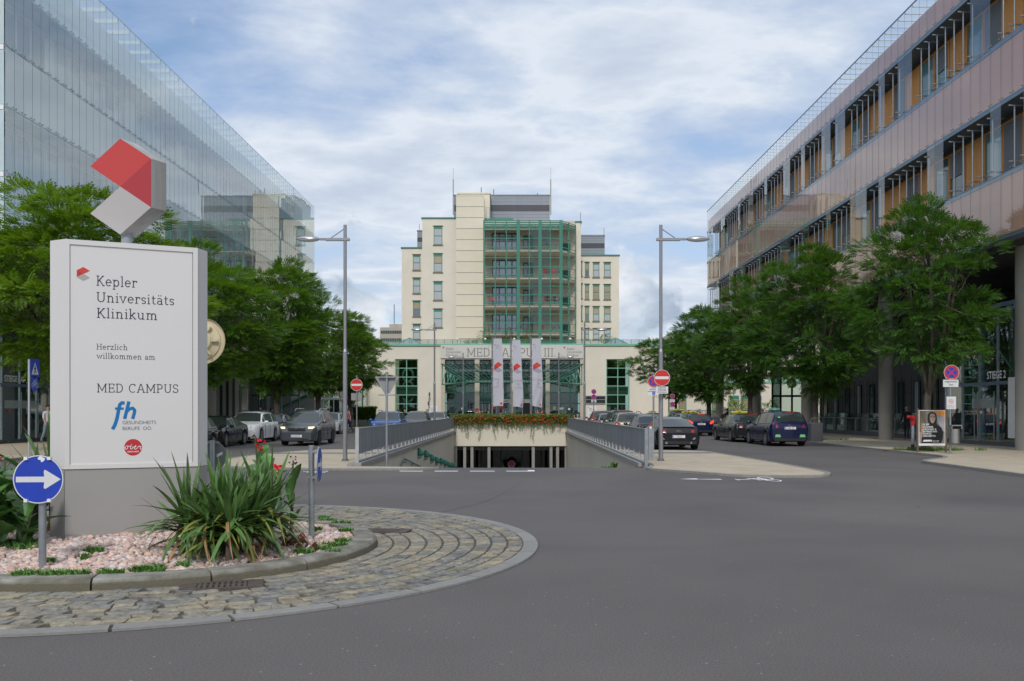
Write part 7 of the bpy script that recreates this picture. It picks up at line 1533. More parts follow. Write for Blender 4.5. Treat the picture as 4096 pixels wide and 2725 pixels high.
# iron fence on the right, shrubs in front of the annex
Y = 104; t = empty('iron_fence', (PX(2800, Y), Y, 0), 'grey vertical bar fence in front of the low annex on the right', 'fence'); x = PX(2700, Y)
fm = MB(); fm.box((-.02, -.02, .1), (.02, .02, 1.72)); fme = fm.mesh('fence_bar', GREYP)
while x < PX(3100, Y): share(fme, 'fence_bar', t, Matrix.Translation((x, Y, 0))); x += .17
for z in (.2, 1.6): MB().box((PX(2700, Y), Y - .03, z), (PX(3100, Y), Y + .03, z + .06)).build('rail', GREYP, t)
for i, (x, r, h) in enumerate(((2880, 1.1, 1.3), (2935, 1.0, 1.6), (3000, 1.3, 1.9), (2780, .9, .9), (3080, 1.2, 1.5))): bush('garden_shrub', (PX(x, 110), 110, h * .9), (r, .8, h), 1100, ['yellow green bush', 'tall grassy bush', 'broad yellowish bush', 'low bush', 'leafy bush'][i] + ' behind the iron fence, ' + ['second from the left', 'in the middle', 'second from the right', 'leftmost', 'rightmost'][i], 'shrub', LEAF2, None, 40 + i, 1.6)
MB().box((PX(2640, 116), 116, 0), (PX(2674, 116), 116.1, 1.5)).build('x', PGREEN, AN)
# white info boards by the clinic wall
for x0, x1, y0, y1, Y, lb in ((1715, 1750, 1623, 1700, 97, 'white clinic information board left of the entrance'), (2350, 2386, 1625, 1700, 95, 'white clinic information board right of the entrance')):
    t = empty('information_board', (PX((x0 + x1) / 2, Y), Y, 0), lb, 'information board'); bo = MB().box((PX(x0, Y), Y, .05), (PX(x1, Y), Y + .06, PZ(y0, Y))).build('board', WHITE, t); Z = PZ(y0, Y)
    for k, tx in enumerate(('Kepler', 'Universitäts', 'Klinikum')): slab_sq('lettering', tx, PX(x0, Y) + .18, Z - .28 - k * .13, Y - .003, (.30, .55, .40)[k], .10, LGREY, bo, weight=.12)
    logo(bo, (PX(x0, Y) + .1, Y, Z - .1), (1, 0, 0), (0, 0, 1), .06)
    for k in range(3): MB().box((PX(x0, Y) + .18, Y - .006, Z - .75 - .1 * k), (PX(x0, Y) + .55, Y - .001, Z - .72 - .1 * k)).build('printed_line', LOGOG, bo)
Y = 88; t = empty('street_name_sign', (PX(1418, Y), Y, 0), 'small blue and white name sign over the hedge', 'sign'); MB().box((PX(1398, Y), Y, PZ(1628, Y)), (PX(1432, Y), Y + .03, PZ(1619, Y))).build('plate', mat('pale_blue', (.35, .42, .6), .6), t); post(t, PX(1400, Y), Y + .05, 0, PZ(1619, Y), .03)
# concrete bin boxes by the taxi row
for i, (x, Y, w_, h_) in enumerate(((2862, 67, .62, 1.15), (3262, 47.0, .62, .95))):
    X = PX(x, Y); t = empty('litter_box', (X, Y, .05), ['grey litter box with a hooped handle behind the far blue taxi', 'dark litter box with a wire hoop behind the near blue taxi'][i], 'waste bin'); MB().box((X - w_ / 2, Y - .25, .05), (X + w_ / 2, Y + .25, h_ + .05), bev=.03).build('body', GREYP if i == 0 else GREYD, t); MB().tube([(X - w_ / 2.3, Y, h_), (X - w_ / 3, Y, h_ + .28), (X + w_ / 4, Y, h_ + .3), (X + w_ / 2.3, Y, h_)], .016, 6).build('hoop', STEEL, t)
tufts('ramp_weed', [(PX(2425, 29.5), 29.5, -.33, .16), (PX(2455, 28), 28, -.1, .08)], 60, .06, .22, w=.022, lean=1.2)
# ================================================================== SIGN PYLON
PYW = mat('pylon_white', (.70, .675, .66), .42, .15, var=.015, scale=1.0); PYG = mat('pylon_grey_base', (.37, .355, .34), .45, .25, var=.03, scale=.8); PYS = mat('pylon_edge', (.68, .66, .645), .4, .1)
A = Vector((-4.894, 10.25)); B = Vector((-3.631, 10.83)); u = (B - A).normalized(); nb_v = Vector((-u.y, u.x))    # points away from the viewer
W = (B - A).length; ZS = PZ(1878, 10.25); ZT_ = 3.48
PYL = empty('sign_pylon', (*(A + u * W / 2 + nb_v * .25), .15), 'tall white and grey clinic sign pylon with lettering in the roundabout', 'sign')
def pyl(z0, z1, m, nm, ins=0.0):
    q = [A + u * ins + nb_v * ins, B - u * ins + nb_v * ins, B + u * (.13 - ins) + nb_v * .19, B + u * (.13 - ins) + nb_v * .33, B + nb_v * (.52 - ins), A + nb_v * (.52 - ins), A - u * (.145 - ins) + nb_v * .33, A - u * (.145 - ins) + nb_v * .19]
    return MB().prism([(p.x, p.y, z1) for p in q], (0, 0, z0 - z1)).build(nm, m, PYL)
pyl(.08, ZS - .006, PYG, 'grey_base'); body = pyl(ZS, ZT_, PYW, 'white_body')
U3, V3 = Vector((u.x, u.y, 0)), Vector((0, 0, 1)); nf = -Vector((nb_v.x, nb_v.y, 0)); O3 = Vector((A.x, A.y, 0))
def fp3(a, z, off=0.0): return O3 + U3 * a + V3 * z + nf * off
for nm, a0, a1, z0, z1 in (('frame_bar', 0.0, .052, ZS, ZT_), ('frame_bar', W - .052, W, ZS, ZT_), ('frame_bar', .053, W - .053, ZT_ - .055, ZT_), ('frame_bar', .053, W - .053, ZS, ZS + .05)):
    b = MB(); b.prism([fp3(a0, z0, .0), fp3(a1, z0, .0), fp3(a1, z1, .0), fp3(a0, z1, .0)], nf * .014); b.build(nm, PYS, body)
JN = mat('dark_joint', (.12, .12, .12), .6)  # dark strips along the panel joints
for a0, a1, z0, z1 in ((.053, .058, ZS + .05, ZT_ - .055), (W - .058, W - .053, ZS + .05, ZT_ - .055)):
    b = MB(); b.prism([fp3(a0, z0, .0), fp3(a1, z0, .0), fp3(a1, z1, .0), fp3(a0, z1, .0)], nf * .002); b.build('panel_joint', JN, body)
for a in (0.0, W): b = MB(); b.prism([fp3(a - .003, .1, .0), fp3(a + .003, .1, .0), fp3(a + .003, ZS, .0), fp3(a - .003, ZS, .0)], nf * .003); b.build('base_joint', JN, PYL)
# locate words: photo pixel on the front face -> distance along the face
def onface(x, y):
    d = Vector(((x - CX) / F, 1.0)); den = d.x * nb_v.x + d.y * nb_v.y; s = (A.x * nb_v.x + A.y * nb_v.y) / den; p = d * s; return (p - A).dot(u), EYE - (y - HZ) * p.y / F
def ftext(txt, x, y, x2, y2, capH, m=LETTER, weight=.085, track=.04):
    a, z = onface(x, y); a2, z2 = onface(x2, y2); o, w0 = slab_text('lettering', txt, (0, 0, 0), (1, 0, 0), (0, 0, 1), capH, m, None, weight, track); me = o.data; off = o.location.copy(); s = (a2 - a) / w0
    for v in me.vertices:
        q = v.co + off; v.co = fp3(a + q.x * s, z + q.z, -q.y + .001)
    o.location = (0, 0, 0); o.parent = body; o.matrix_parent_inverse = mat_of(body).inverted(); return o
# rows read in the second photo crop (scale .4783, from y 750)
c4 = lambda x, y: (x * .4783, 750 + y * .4783)
def row(txt, x, y, x2, cap): # cap in crop pixels
    X1, Y1_ = c4(x, y); X2, _ = c4(x2, y); a, z = onface(X1, Y1_); z = onface(X1, Y1_)[1]; k = onface(X1, Y1_ - cap * .4783)[1] - z; ftext(txt, X1, Y1_, X2, Y1_, k)
row('Kepler', 803, 822, 1150, 86); row('Universitäts', 803, 958, 1463, 84); row('Klinikum', 806, 1091, 1325, 84)
row('Herzlich', 806, 1355, 1071, 48); row('willkommen am', 808, 1432, 1301, 48)
X1, Y1_ = 1 * 638 * .6058, 900 + 1106 * .6058
a, z = onface(X1, Y1_); kk = onface(X1, 900 + 1047 * .6058)[1] - z; ftext('MED CAMPUS', X1, Y1_, 1183 * .6058, Y1_, kk)
# emblem top left
a, z = onface(*c4(697, 666)); s = (onface(*c4(752, 696))[0] - onface(*c4(643, 696))[0]) / 1.732; logo(body, fp3(a, z, .001), U3, V3, s)
# fh mark: slanted bold strokes
FH = mat('fh_blue', (.0, .16, .42), .45); z6 = lambda x, y: (x * .287, 1400 + y * .287)
def stroke(nm, pts, w_, m, k=1):
    b = MB(); pp = [onface(*z6(*p)) for p in pts]; ribbon(b, pp, w_, O3, U3, V3, k + 3); return b.build(nm, m, body)
px1 = onface(*z6(1100, 700))[0] - onface(*z6(1000, 700))[0]; px1 /= 100
def poly(nm, pts, m, k=1):
    b = MB(); b.add([fp3(*onface(*z6(*p)), .001 + .0008 * k) for p in pts], [tuple(range(len(pts)))]); return b.build(nm, m, body)
stroke('letter_f', [(1738, 740), (1700, 738), (1672, 760), (1660, 800), (1630, 960), (1600, 1050), (1568, 1108)], 52 * px1, FH)
stroke('letter_f_bar', [(1603, 818), (1724, 818)], 36 * px1, FH, 3)
stroke('letter_h', [(1797, 718), (1737, 962)], 50 * px1, FH)
stroke('letter_h_arch', [(1768, 858), (1800, 822), (1850, 812), (1876, 840), (1872, 880), (1848, 962)], 48 * px1, FH, 3)
FHT = mat('navy_text', (.03, .04, .10), .6); a, z = onface(*z6(1703, 1036)); sans('lettering', 'GESUNDHEITS', fp3(a, z, .001), U3, V3, 60 * px1 * .96, FHT, body, bold=-.012, sx=.98); a, z = onface(*z6(1703, 1118)); sans('lettering', 'BERUFE  OÖ', fp3(a, z, .001), U3, V3, 60 * px1 * .96, FHT, body, bold=-.012, sx=.98)
a, z = onface(*z6(1856, 1358)); b = MB(); disc(b, fp3(a, z, .001), U3, V3, 131 * px1, n=48); b.build('red_disc', mat('disc_red', (.50, .025, .03), .45), body)
ob = [[(1722, 1372), (1745, 1355), (1770, 1335), (1750, 1350), (1742, 1375), (1755, 1386), (1775, 1375), (1782, 1352), (1775, 1338), (1800, 1348), (1820, 1335)], [(1820, 1345), (1838, 1312), (1828, 1330), (1818, 1372), (1828, 1386), (1845, 1375), (1850, 1352), (1862, 1352)], [(1860, 1366), (1885, 1355), (1898, 1342), (1888, 1335), (1875, 1350), (1872, 1375), (1885, 1386), (1910, 1372), (1930, 1345), (1940, 1338), (1945, 1348), (1965, 1345), (1955, 1375), (1962, 1386), (1985, 1372)]]
for k, s_ in enumerate(ob): stroke('script_ober', s_, 8.5 * px1, WHITE, 4 + k)
a, z = onface(*z6(1856, 1428)); sans('lettering', 'österreich', fp3(a, z, .003), U3, V3, 30 * px1, WHITE, body, bold=.015, align='CENTER')
# emblem sculpture on a stub pole
HP = Vector((.4145, -.165, 0)); DV = Vector((.093, .205, 0)); Bc = Vector((-4.04, 10.5, 4.425)); s = .546; dz = Vector((0, 0, 1)) * s
Ap = Bc - HP + dz * .5; Cp = Bc - dz; Dp = Bc - HP - dz * .5; Ep = Bc - HP * 2; Fp = Cp - HP - dz * .5; Gp = Ep - dz
pole = MB().cyl((-4.42, 10.76, 3.45), (-4.42, 10.76, 3.85), .062, n=16).build('stub_pole', GREYP, PYL, smooth=40)
cube = empty('x', (0, 0, 0), None, None); bpy.data.objects.remove(cube)
poly_ = [Ap, Bc, Cp, Fp, Gp, Dp, Ep]; mb = MB(); mb.prism(poly_, DV); WC = mat('weathered_white', (.47, .47, .455), .7, col2=(.30, .29, .27), scale=3, stretch=(1, 1, .12), bump=.2, bscale=30)
em = mb.build('emblem_block', WC, PYL, fix=True); fn = Vector((-DV.x, -DV.y, 0)).normalized() * .003; RA = mat('emblem_red_paint', (.56, .050, .045), .38); RBm = mat('emblem_dark_red_paint', (.42, .032, .040), .38)
MB().add([p + fn for p in (Ap, Bc, Dp, Ep)], [(0, 1, 2, 3)]).build('red_face', RA, em); MB().add([p + fn for p in (Bc, Cp, Dp)], [(0, 1, 2)]).build('dark_red_face', RBm, em); MB().add([p + fn for p in (Dp, Cp, Fp, Gp)], [(0, 1, 2, 3)]).build('grey_face', mat('emblem_grey_paint', (.46, .43, .42), .45), em)
# ================================================================== PLANTS IN THE BED
YUC = mat('yucca_leaf', (.060, .14, .032), .4, col2=(.11, .20, .055), scale=3, objrand=.35, spec=.4); YUD = mat('dry_yucca_leaf', (.32, .19, .075), .7, objrand=.3); YUY = mat('yellowing_leaf', (.17, .19, .03), .5, objrand=.25)
for m_ in (YUC,):
    t_ = m_.node_tree
def blade_mesh(seed, L=1.0, w_=.045, curv=.35, fold=.3):
    rn = random.Random(seed); vs = []; n_ = 9
    for i in range(n_ + 1):
        t = i / n_; x = L * (t - curv * .25 * t ** 3); z = L * (.10 * t - curv * t ** 2.4); ww = w_ * (math.sin(math.pi * min(1, .12 + t * .9)) ** .55 if t < .97 else .05) * (1 - .25 * t); tw = rn.uniform(-.2, .2) * t
        for s_ in (-1, 0, 1): vs.append((x, s_ * ww * math.cos(tw), z + (abs(s_) * fold * ww) + s_ * ww * math.sin(tw)))
    fs = [(3 * i + k, 3 * i + k + 3, 3 * i + k + 4, 3 * i + k + 1) for i in range(n_) for k in (0, 1)]
    b = MB(); b.add(vs, fs); return b
def blade_meshes(m, name, specs): return [blade_mesh(s, *sp).mesh(name, m, 1) for s, sp in enumerate(specs)]
G1 = blade_meshes(YUC, 'leaf', [(1, .034, .02, .35), (1, .032, .08, .3), (1, .036, .18, .3), (1, .026, .38, .25), (1, .030, .55, .2), (1, .034, .85, .2)])
G2 = blade_meshes(YUD, 'dry_leaf', [(1, .024, .9, .2), (1, .03, .6, .2), (1, .02, 1.1, .2)]); G3 = blade_meshes(YUY, 'yellow_leaf', [(1, .028, .7, .2), (1, .03, .45, .2)])
def rosette(par, c, n_, Lm, rn, el0=8, el1=88, aspan=(0, 360), dry=.05, yel=.05):
    for k in range(n_):
        el = R(rn.uniform(el0, el1)) if rn.random() < .58 else R(rn.uniform(-16, 25)); az = R(rn.uniform(*aspan)); L = Lm * rn.uniform(.75, 1.08) * (1.0 if el > .3 else .95); q = rn.random()
        if el < .35 and q < dry * 5: me = rn.choice(G2)
        elif el < .6 and q < dry * 5 + yel * 4: me = rn.choice(G3)
        else: me = G1[min(5, max(0, int(rn.gauss(1.0 if el > .9 else 2.0 if el > .4 else 3.6, 1))))]
        Mx = Matrix.Translation(c + Vector((0, 0, rn.uniform(-.12, .12)))) @ Matrix.Rotation(az, 4, 'Z') @ Matrix.Rotation(-el, 4, 'Y') @ Matrix.Rotation(rn.uniform(-.5, .5), 4, 'X') @ Matrix.Diagonal((L, rn.uniform(.85, 1.2) * max(.8, L), L, 1)); share(me, 'leaf', par, Mx)
cs = [(P(880, 2100, 9.2), 70, .74), (P(770, 2120, 9.3), 46, .66), (P(975, 2090, 9.4), 58, .76), (P(1050, 2070, 9.8), 44, .78), (P(840, 2060, 9.7), 36, .74), (P(900, 2165, 8.98), 40, .50)]
for k, (lab, hs) in enumerate((('left part of the big yucca clump before the sign pylon, with dry leaves', ((755, 9.55, 100, .68), (850, 9.4, 95, .62))), ('dense middle of the big yucca clump before the sign pylon', ((900, 9.6, 110, .73), (920, 9.3, 85, .58))), ('right part of the big yucca clump before the sign pylon, next to the canna lilies', ((985, 9.6, 95, .70), (1065, 9.95, 85, .72))))):
    rn = random.Random(60 + k); t = empty('yucca_plant', (PX(hs[0][0], hs[0][1]), hs[0][1], .15), lab, 'plant')
    for x_, Y_, n_, L in hs: c_ = Vector((PX(x_, Y_), Y_, .40)); rosette(t, c_, n_, L, rn, 12, 84, dry=.035, yel=.05); MB().tube([(c_.x, c_.y, .12), (c_.x, c_.y, .34)], [.05, .04], 8).build('stem', BARK, t)
rn = random.Random(16); t = empty('yucca_plant', (-5.5, 11.6, .15), 'spiky yucca clump mostly hidden behind the left edge of the sign pylon', 'plant')
for c_, n_, L in ((P(215, 1950, 11.2), 60, .95), (P(150, 2030, 11.0), 46, .7)): rosette(t, c_, n_, L, rn); MB().tube([(c_.x, c_.y, .12), (c_.x, c_.y, c_.z)], [.06, .05], 8).build('stem', BARK, t)
# canna plants
CAN = mat('canna_leaf', (.065, .18, .035), .38, col2=(.10, .23, .05), scale=2, objrand=.3, spec=.45); CANR = mat('canna_flower', (.62, .015, .015), .5, objrand=.2); CANB = mat('canna_seed_brown', (.10, .025, .022), .7, objrand=.3)
def leafm(seed, L=1, w_=.2, curv=.3):
    rn = random.Random(seed); vs = []; n_ = 8
    for i in range(n_ + 1):
        t = i / n_; x = L * t * (1 - .15 * curv * t); z = -L * curv * t ** 2; ww = w_ * math.sin(math.pi * min(1, (t * .93 + .05))) ** .8
        for s_ in (-1, -.5, 0, .5, 1): vs.append((x, s_ * ww, z + abs(s_) * ww * .35 + .012 * math.sin(t * 20 + s_ * 3)))
    b = MB(); b.add(vs, [(5 * i + k, 5 * i + k + 5, 5 * i + k + 6, 5 * i + k + 1) for i in range(n_) for k in range(4)]); return b.mesh('leaf', CAN, 1)
CL = [leafm(k, 1, (.20, .17, .23)[k % 3], (.2, .5, .8, .1)[k % 4]) for k in range(6)]
def canna(c, H, nl, rn, lab, flower=0, seed=0, Ls=.31):
    t = empty('canna_plant', (c.x, c.y, c.z), lab, 'plant', 'canna lilies in the roundabout bed')
    for st in range(3):
        dx, dy = rn.uniform(-.12, .12), rn.uniform(-.12, .12); h = H * rn.uniform(.75, 1.0); tp = Vector((c.x + dx * 2, c.y + dy * 2, c.z + h)); MB().tube([(c.x + dx, c.y + dy, c.z - .05), tp], [.018, .010], 6).build('stem', mat('canna_stem', (.07, .09, .035), .5), t)
        for k in range(nl): z = c.z + h * (.12 + .8 * k / nl); az = rn.uniform(0, 6.28); share(rn.choice(CL), 'leaf', t, Matrix.Translation((c.x + dx * 1.5, c.y + dy * 1.5, z)) @ Matrix.Rotation(az, 4, 'Z') @ Matrix.Rotation(-R(rn.uniform(20, 75)), 4, 'Y') @ Matrix.Rotation(rn.uniform(-.6, .6), 4, 'X') @ Matrix.Diagonal((Ls, Ls, Ls, 1)))
        if flower and st < 2:
            b = MB(); m_ = CANR if (flower == 1 or st == 0) else CANB
            for k in range(9 if m_ is CANR else 12):
                q = tp + Vector((rn.gauss(0, .018), rn.gauss(0, .018), rn.uniform(-.08, .04))); d = Vector((rn.gauss(0, 1), rn.gauss(0, 1), rn.uniform(.1, 1))).normalized() * (.06 if m_ is CANR else .03); e = d.orthogonal().normalized() * (.028 if m_ is CANR else .014); b.quad(q, q + d * .5 + e, q + d, q + d * .5 - e); f_ = d.cross(e).normalized() * e.length; b.quad(q, q + d * .5 + f_, q + d * .9, q + d * .5 - f_)
            b.build('blossom' if m_ is CANR else 'seed_head', m_, t)
rn = random.Random(31)
def at(x, y, Y): p = P(x, y, Y); p.z = bed_h(p.x, p.y); return p
canna(at(45, 2100, 10.3), 1.15, 6, rn, 'canna lily with a red blossom at the left edge of the photo', 1); canna(at(-30, 2100, 9.9), .95, 7, rn, 'leafy canna lily cut by the left edge of the photo', 0, Ls=.5); canna(at(110, 2100, 11.0), .9, 6, rn, 'canna lily with broad leaves behind the blue arrow sign', 1); canna(at(30, 2100, 9.7), .55, 6, rn, 'low broad leaved canna lily at the lower left', 0, Ls=.45)
canna(at(1085, 2080, 10.9), 1.12, 4, rn, 'canna lily with a red blossom right of the yucca clump', 2); canna(at(1150, 2080, 10.7), 1.0, 3, rn, 'canna lily with brown seed heads next to the edge-on sign', 2); canna(at(1010, 2080, 11.4), 1.1, 4, rn, 'canna lily rising behind the yucca clump', 0)
bw = MB(); rn = random.Random(8)
for k in range(40): p = at(1180 + rn.gauss(0, 35), 2100, 10.2 + rn.gauss(0, .2)); a = rn.uniform(0, 6.28); s_ = rn.uniform(.03, .07); bw.quad((p.x, p.y, p.z + .03), (p.x + s_ * math.cos(a), p.y + s_ * math.sin(a), p.z + .08), (p.x + 2 * s_ * math.cos(a + .3), p.y + 2 * s_ * math.sin(a + .3), p.z + .04), (p.x + s_ * math.cos(a + .9), p.y + s_ * math.sin(a + .9), p.z + .02))
tag(bw.build('withered_leaves', mat('withered', (.14, .055, .03), .8, island=.4)), kind='stuff')
# weeds between the pebbles
WEED = mat('weed_green', (.075, .19, .025), .6, island=.35); sp_ = []
for x, y, r_, k in ((60, 2205, .28, 7), (40, 2200, .2, 4), (290, 2150, .12, 2), (330, 2148, .12, 2), (400, 2142, .14, 2), (450, 2150, .13, 2), (380, 2230, .10, 2), (100, 2290, .16, 3), (200, 2292, .18, 3), (300, 2290, .14, 2), (420, 2288, .12, 2), (560, 2278, .16, 3), (620, 2275, .12, 2), (740, 2262, .1, 1), (1240, 2205, .16, 3), (1290, 2195, .16, 3), (1340, 2180, .14, 3), (1380, 2160, .12, 2), (1390, 2120, .10, 2), (1375, 2090, .14, 2), (1330, 2080, .14, 2), (1300, 2070, .12, 2), (1260, 2130, .08, 1), (180, 2260, .07, 1), (340, 2250, .06, 1)):
    Yq = (EYE - .13) * F / (y - HZ); X = PX(x, Yq); rn = random.Random(x)
    for _ in range(k): sp_.append((X + rn.gauss(0, r_ * .5), Yq + rn.gauss(0, r_ * .35), bed_h(X, Yq) + .01, r_ * .55))
tufts('weeds_in_gravel', sp_, 80, .03, .085, m=WEED, w=.007, lean=1.4)
# ================================================================== CARS
TYRE = mat('tyre', (.018, .018, .018), .85); RIM = mat('alloy_rim', (.42, .43, .44), .35, .7); CHR = mat('chrome', (.6, .6, .6), .15, 1.0)
CGL = mat('car_glass', (.035, .045, .045), .06, spec=.9); TAIL = mat('tail_light', (.38, .012, .01), .2, coat=.6); HEADL = mat('head_light', (.55, .57, .60), .12, .3, coat=.6); PLT = mat('plate_white', (.72, .72, .72), .5); TRIM = mat('car_trim', (.02, .02, .022), .55)
ONH = mat('head_light_on', (.9, .75, .5), .3, emit=(1, .80, .55), es=.8); ONT = mat('tail_light_on', (.7, .05, .02), .3, emit=(1, .07, .02), es=.9); GRL = mat('green_sticker', (.20, .55, .22), .5)
PROF = {
 'wagon': dict(top=[(0, .50), (.008, .60), (.02, .66), (.085, .93), (.13, .985), (.40, 1.0), (.52, .985), (.585, .95), (.735, .665), (.90, .59), (.965, .53), (1, .40)], rw=(.02, .12), ws=(.575, .735), side=(.06, .70), pil=(.23, .425, .60)),
 'suv': dict(top=[(0, .50), (.008, .60), (.02, .66), (.07, .92), (.13, .985), (.35, 1.0), (.50, .985), (.57, .95), (.71, .68), (.90, .615), (.965, .56), (1, .42)], rw=(.02, .11), ws=(.56, .71), side=(.06, .68), pil=(.24, .42, .58)),
 'mpv': dict(top=[(0, .52), (.006, .64), (.015, .70), (.05, .93), (.09, .985), (.35, 1.0), (.48, .985), (.56, .94), (.755, .63), (.90, .56), (.965, .50), (1, .38)], rw=(.015, .085), ws=(.55, .755), side=(.05, .72), pil=(.25, .43, .60)),
 'sedan': dict(top=[(0, .50), (.012, .64), (.03, .685), (.12, .70), (.27, .93), (.34, .985), (.43, 1.0), (.52, .985), (.575, .95), (.72, .675), (.90, .60), (.965, .53), (1, .40)], rw=(.12, .30), ws=(.565, .72), side=(.17, .70), pil=(.27, .44, .60)),
 'coupe': dict(top=[(0, .52), (.012, .66), (.03, .71), (.09, .72), (.28, .94), (.36, .99), (.44, 1.0), (.52, .98), (.565, .95), (.70, .70), (.90, .60), (.965, .52), (1, .38)], rw=(.09, .31), ws=(.555, .70), side=(.19, .68), pil=(.27, .45)),
}
PLATES = {}
def lerpt(tb, x):
    for (a, ya_), (b_, yb_) in zip(tb, tb[1:]):
        if x <= b_: return ya_ + (yb_ - ya_) * (x - a) / (b_ - a)
    return tb[-1][1]
def car(kind, L, Wd, H, paint, loc, rz, lab, name='parked_car', cat='car', grp=None, plate_t=None, rails=False, taxi=None, lights_on=None, view='rear', rimm=RIM, darkbump=False, emblem=None):
    t = empty(name, (0, 0, 0), lab, cat, grp); pr = PROF[kind]; rw = .325 if kind != 'suv' else .36; wb0, wb1 = .185 * L, .80 * L
    st = sorted(set([0, .003, .006] + [x for x, _ in pr['top']] + list(np.linspace(.01, .99, 44)) + [.994, .998, 1] + list(pr['rw']) + list(pr['ws']) + list(pr['side'])))
    nose = [(0, .42), (1, .42)]
    zb = lambda x: H * (.655 - .05 * x); rows = []
    for x in st:
        zt_ = H * lerpt(pr['top'], x); e0 = max(0, 1 - x / .06); e1 = max(0, (x - .90) / .10); hw = Wd / 2 * (1 - .10 * e0 ** 2.2 - .20 * e1 ** 2.0 - .015 * (1 - x))
        y = x * L; low = .20 + .10 * e0 ** 2 + .06 * e1 ** 2; 
        for wb in (wb0, wb1):
            d = abs(y - wb)
            if d < rw + .055: low = max(low, rw + math.sqrt((rw + .055) ** 2 - d * d) - .0)
        low = min(low, zt_ - .2)
        g = max(0.0, min(1.0, (zt_ - zb(x)) / (H * .33))); zs = min(zb(x), zt_ - .03)
        k = H / 1.45
        rows.append([(hw * .90, low), (hw * .975, low + .04), (hw, max(low + .06, .52 * k)), (hw * .985, max(low + .08, zs - .14)), (hw * .95, zs - .01 + .0 * g), (hw * (.93 - .02 * g), zs + .015), (hw * (.90 - .165 * g), zt_ - .10 * g - .012), (hw * (.84 - .20 * g), zt_ - .035 * g - .004), (hw * .42, zt_ - .006 * g), (0, zt_)])
    nC = len(rows[0]); V = []
    for x, r_ in zip(st, rows):
        y = x * L - L / 2; V += [(-a, y, z) for a, z in r_] + [(a, y, z) for a, z in r_[:-1][::-1]]
    nT = 2 * nC - 1; body, sg, wsg, rwg = MB(), MB(), MB(), MB()
    for m_ in (body, sg, wsg, rwg): m_.v = list(V)
    for i in range(len(st) - 1):
        xm = (st[i] + st[i + 1]) / 2; zt_ = H * lerpt(pr['top'], xm); gl_h = (zt_ - zb(xm)) / H
        for j in range(nT - 1):
            jj = j if j < nC - 1 else nT - 2 - j; f = (i * nT + j, (i + 1) * nT + j, (i + 1) * nT + j + 1, i * nT + j + 1); tgt = body
            if jj == 5 and pr['side'][0] < xm < pr['side'][1] and gl_h > .045 and not any(abs(xm - p) < .010 for p in pr['pil']): tgt = sg
            elif jj >= 6 and pr['ws'][0] < xm < pr['ws'][1] and not (jj == 6): tgt = wsg
            elif jj >= 6 and pr['rw'][0] < xm < pr['rw'][1] and not (jj == 6): tgt = rwg
            tgt.f.append(f[::-1]); tgt.m.append(0)
    body.f.append(tuple(range(nT))[::1]); body.m.append(0); body.f.append(tuple((len(st) - 1) * nT + j for j in range(nT))[::-1]); body.m.append(0)
    bo = body.build('body', paint, t, smooth=42, center=False)
    def clean(mbx, nm, m):
        used = sorted({i for f in mbx.f for i in f}); mp_ = {k: i for i, k in enumerate(used)}; mbx.v = [mbx.v[k] for k in used]; mbx.f = [tuple(mp_[i] for i in f) for f in mbx.f]; return mbx.build(nm, m, t, smooth=42)
    clean(wsg, 'windshield', CGL); clean(rwg, 'rear_window', CGL); clean(sg, 'side_windows', CGL)
    ub = MB(); ub.box((-Wd * .42, -L * .47, .20), (Wd * .42, L * .47, .42)); ub.build('underbody', TRIM, t)
    for yy in (wb0 - L / 2, wb1 - L / 2):
        for s_ in (-1, 1):
            xx = s_ * (Wd / 2 - .115); w_ = MB(); w_.cyl((xx - .11, yy, rw), (xx + .11, yy, rw), rw - .02, n=24, caps=True); ty = w_.build('wheel', TYRE, t, smooth=40)
            r2 = MB(); disc(r2, (xx + s_ * .112, yy, rw), (0, s_, 0), (0, 0, 1), rw * .66, rw * .56, 24)
            for q in range(8):
                a = 2 * math.pi * q / 8; d = Vector((0, s_ * math.cos(a), math.sin(a))); e = Vector((0, -s_ * math.sin(a), math.cos(a))); c = Vector((xx + s_ * .1125, yy, rw)); r2.quad(c + d * .03 - e * .03, c + d * rw * .6 - e * .022, c + d * rw * .6 + e * .022, c + d * .03 + e * .03)
            disc(r2, (xx + s_ * .114, yy, rw), (0, s_, 0), (0, 0, 1), .06, n=12); r2.build('rim', rimm, ty)
    hw = Wd / 2; zl_ = H * .50
    # front
    for s_ in (-1, 1):
        b = MB(); b.prism([(s_ * hw * .60, L * .489, zl_ - .04), (s_ * hw * .86, L * .462, zl_ - .04), (s_ * hw * .90, L * .44, zl_ + .05), (s_ * hw * .62, L * .474, zl_ + .05)], (0, .02, .0)); b.build('headlight', ONH if lights_on == 'front' and abs(s_) else HEADL, t, fix=True)
        b = MB(); wag = kind in ('wagon', 'suv', 'mpv')
        b.prism([(s_ * hw * .88, -L * .494 + .02, zl_ + .02), (s_ * hw * (.55 if not wag else .60), -L * .50, zl_ + .04), (s_ * hw * (.55 if not wag else .62), -L * .497, zl_ + .15 * (1 if not wag else 1.05)), (s_ * hw * .90, -L * .478, zl_ + (.14 if not wag else .30))], (0, -.02, 0)); b.build('tail_light', ONT if lights_on == 'rear' else TAIL, t, fix=True)
        b = MB(); b.ell((s_ * (hw + .09), L * .19, H * .66), (.11, .06, .075), 10, 6); b.box((s_ * (hw - .06), L * .185, H * .63), (s_ * (hw + .05), L * .2, H * .65)); b.build('wing_mirror', paint, t, smooth=1)
        b = MB(); b.box((s_ * hw * .60, L * .485, .34), (s_ * hw * .80, L * .487, .42)); b.build('fog_light', HEADL, t)
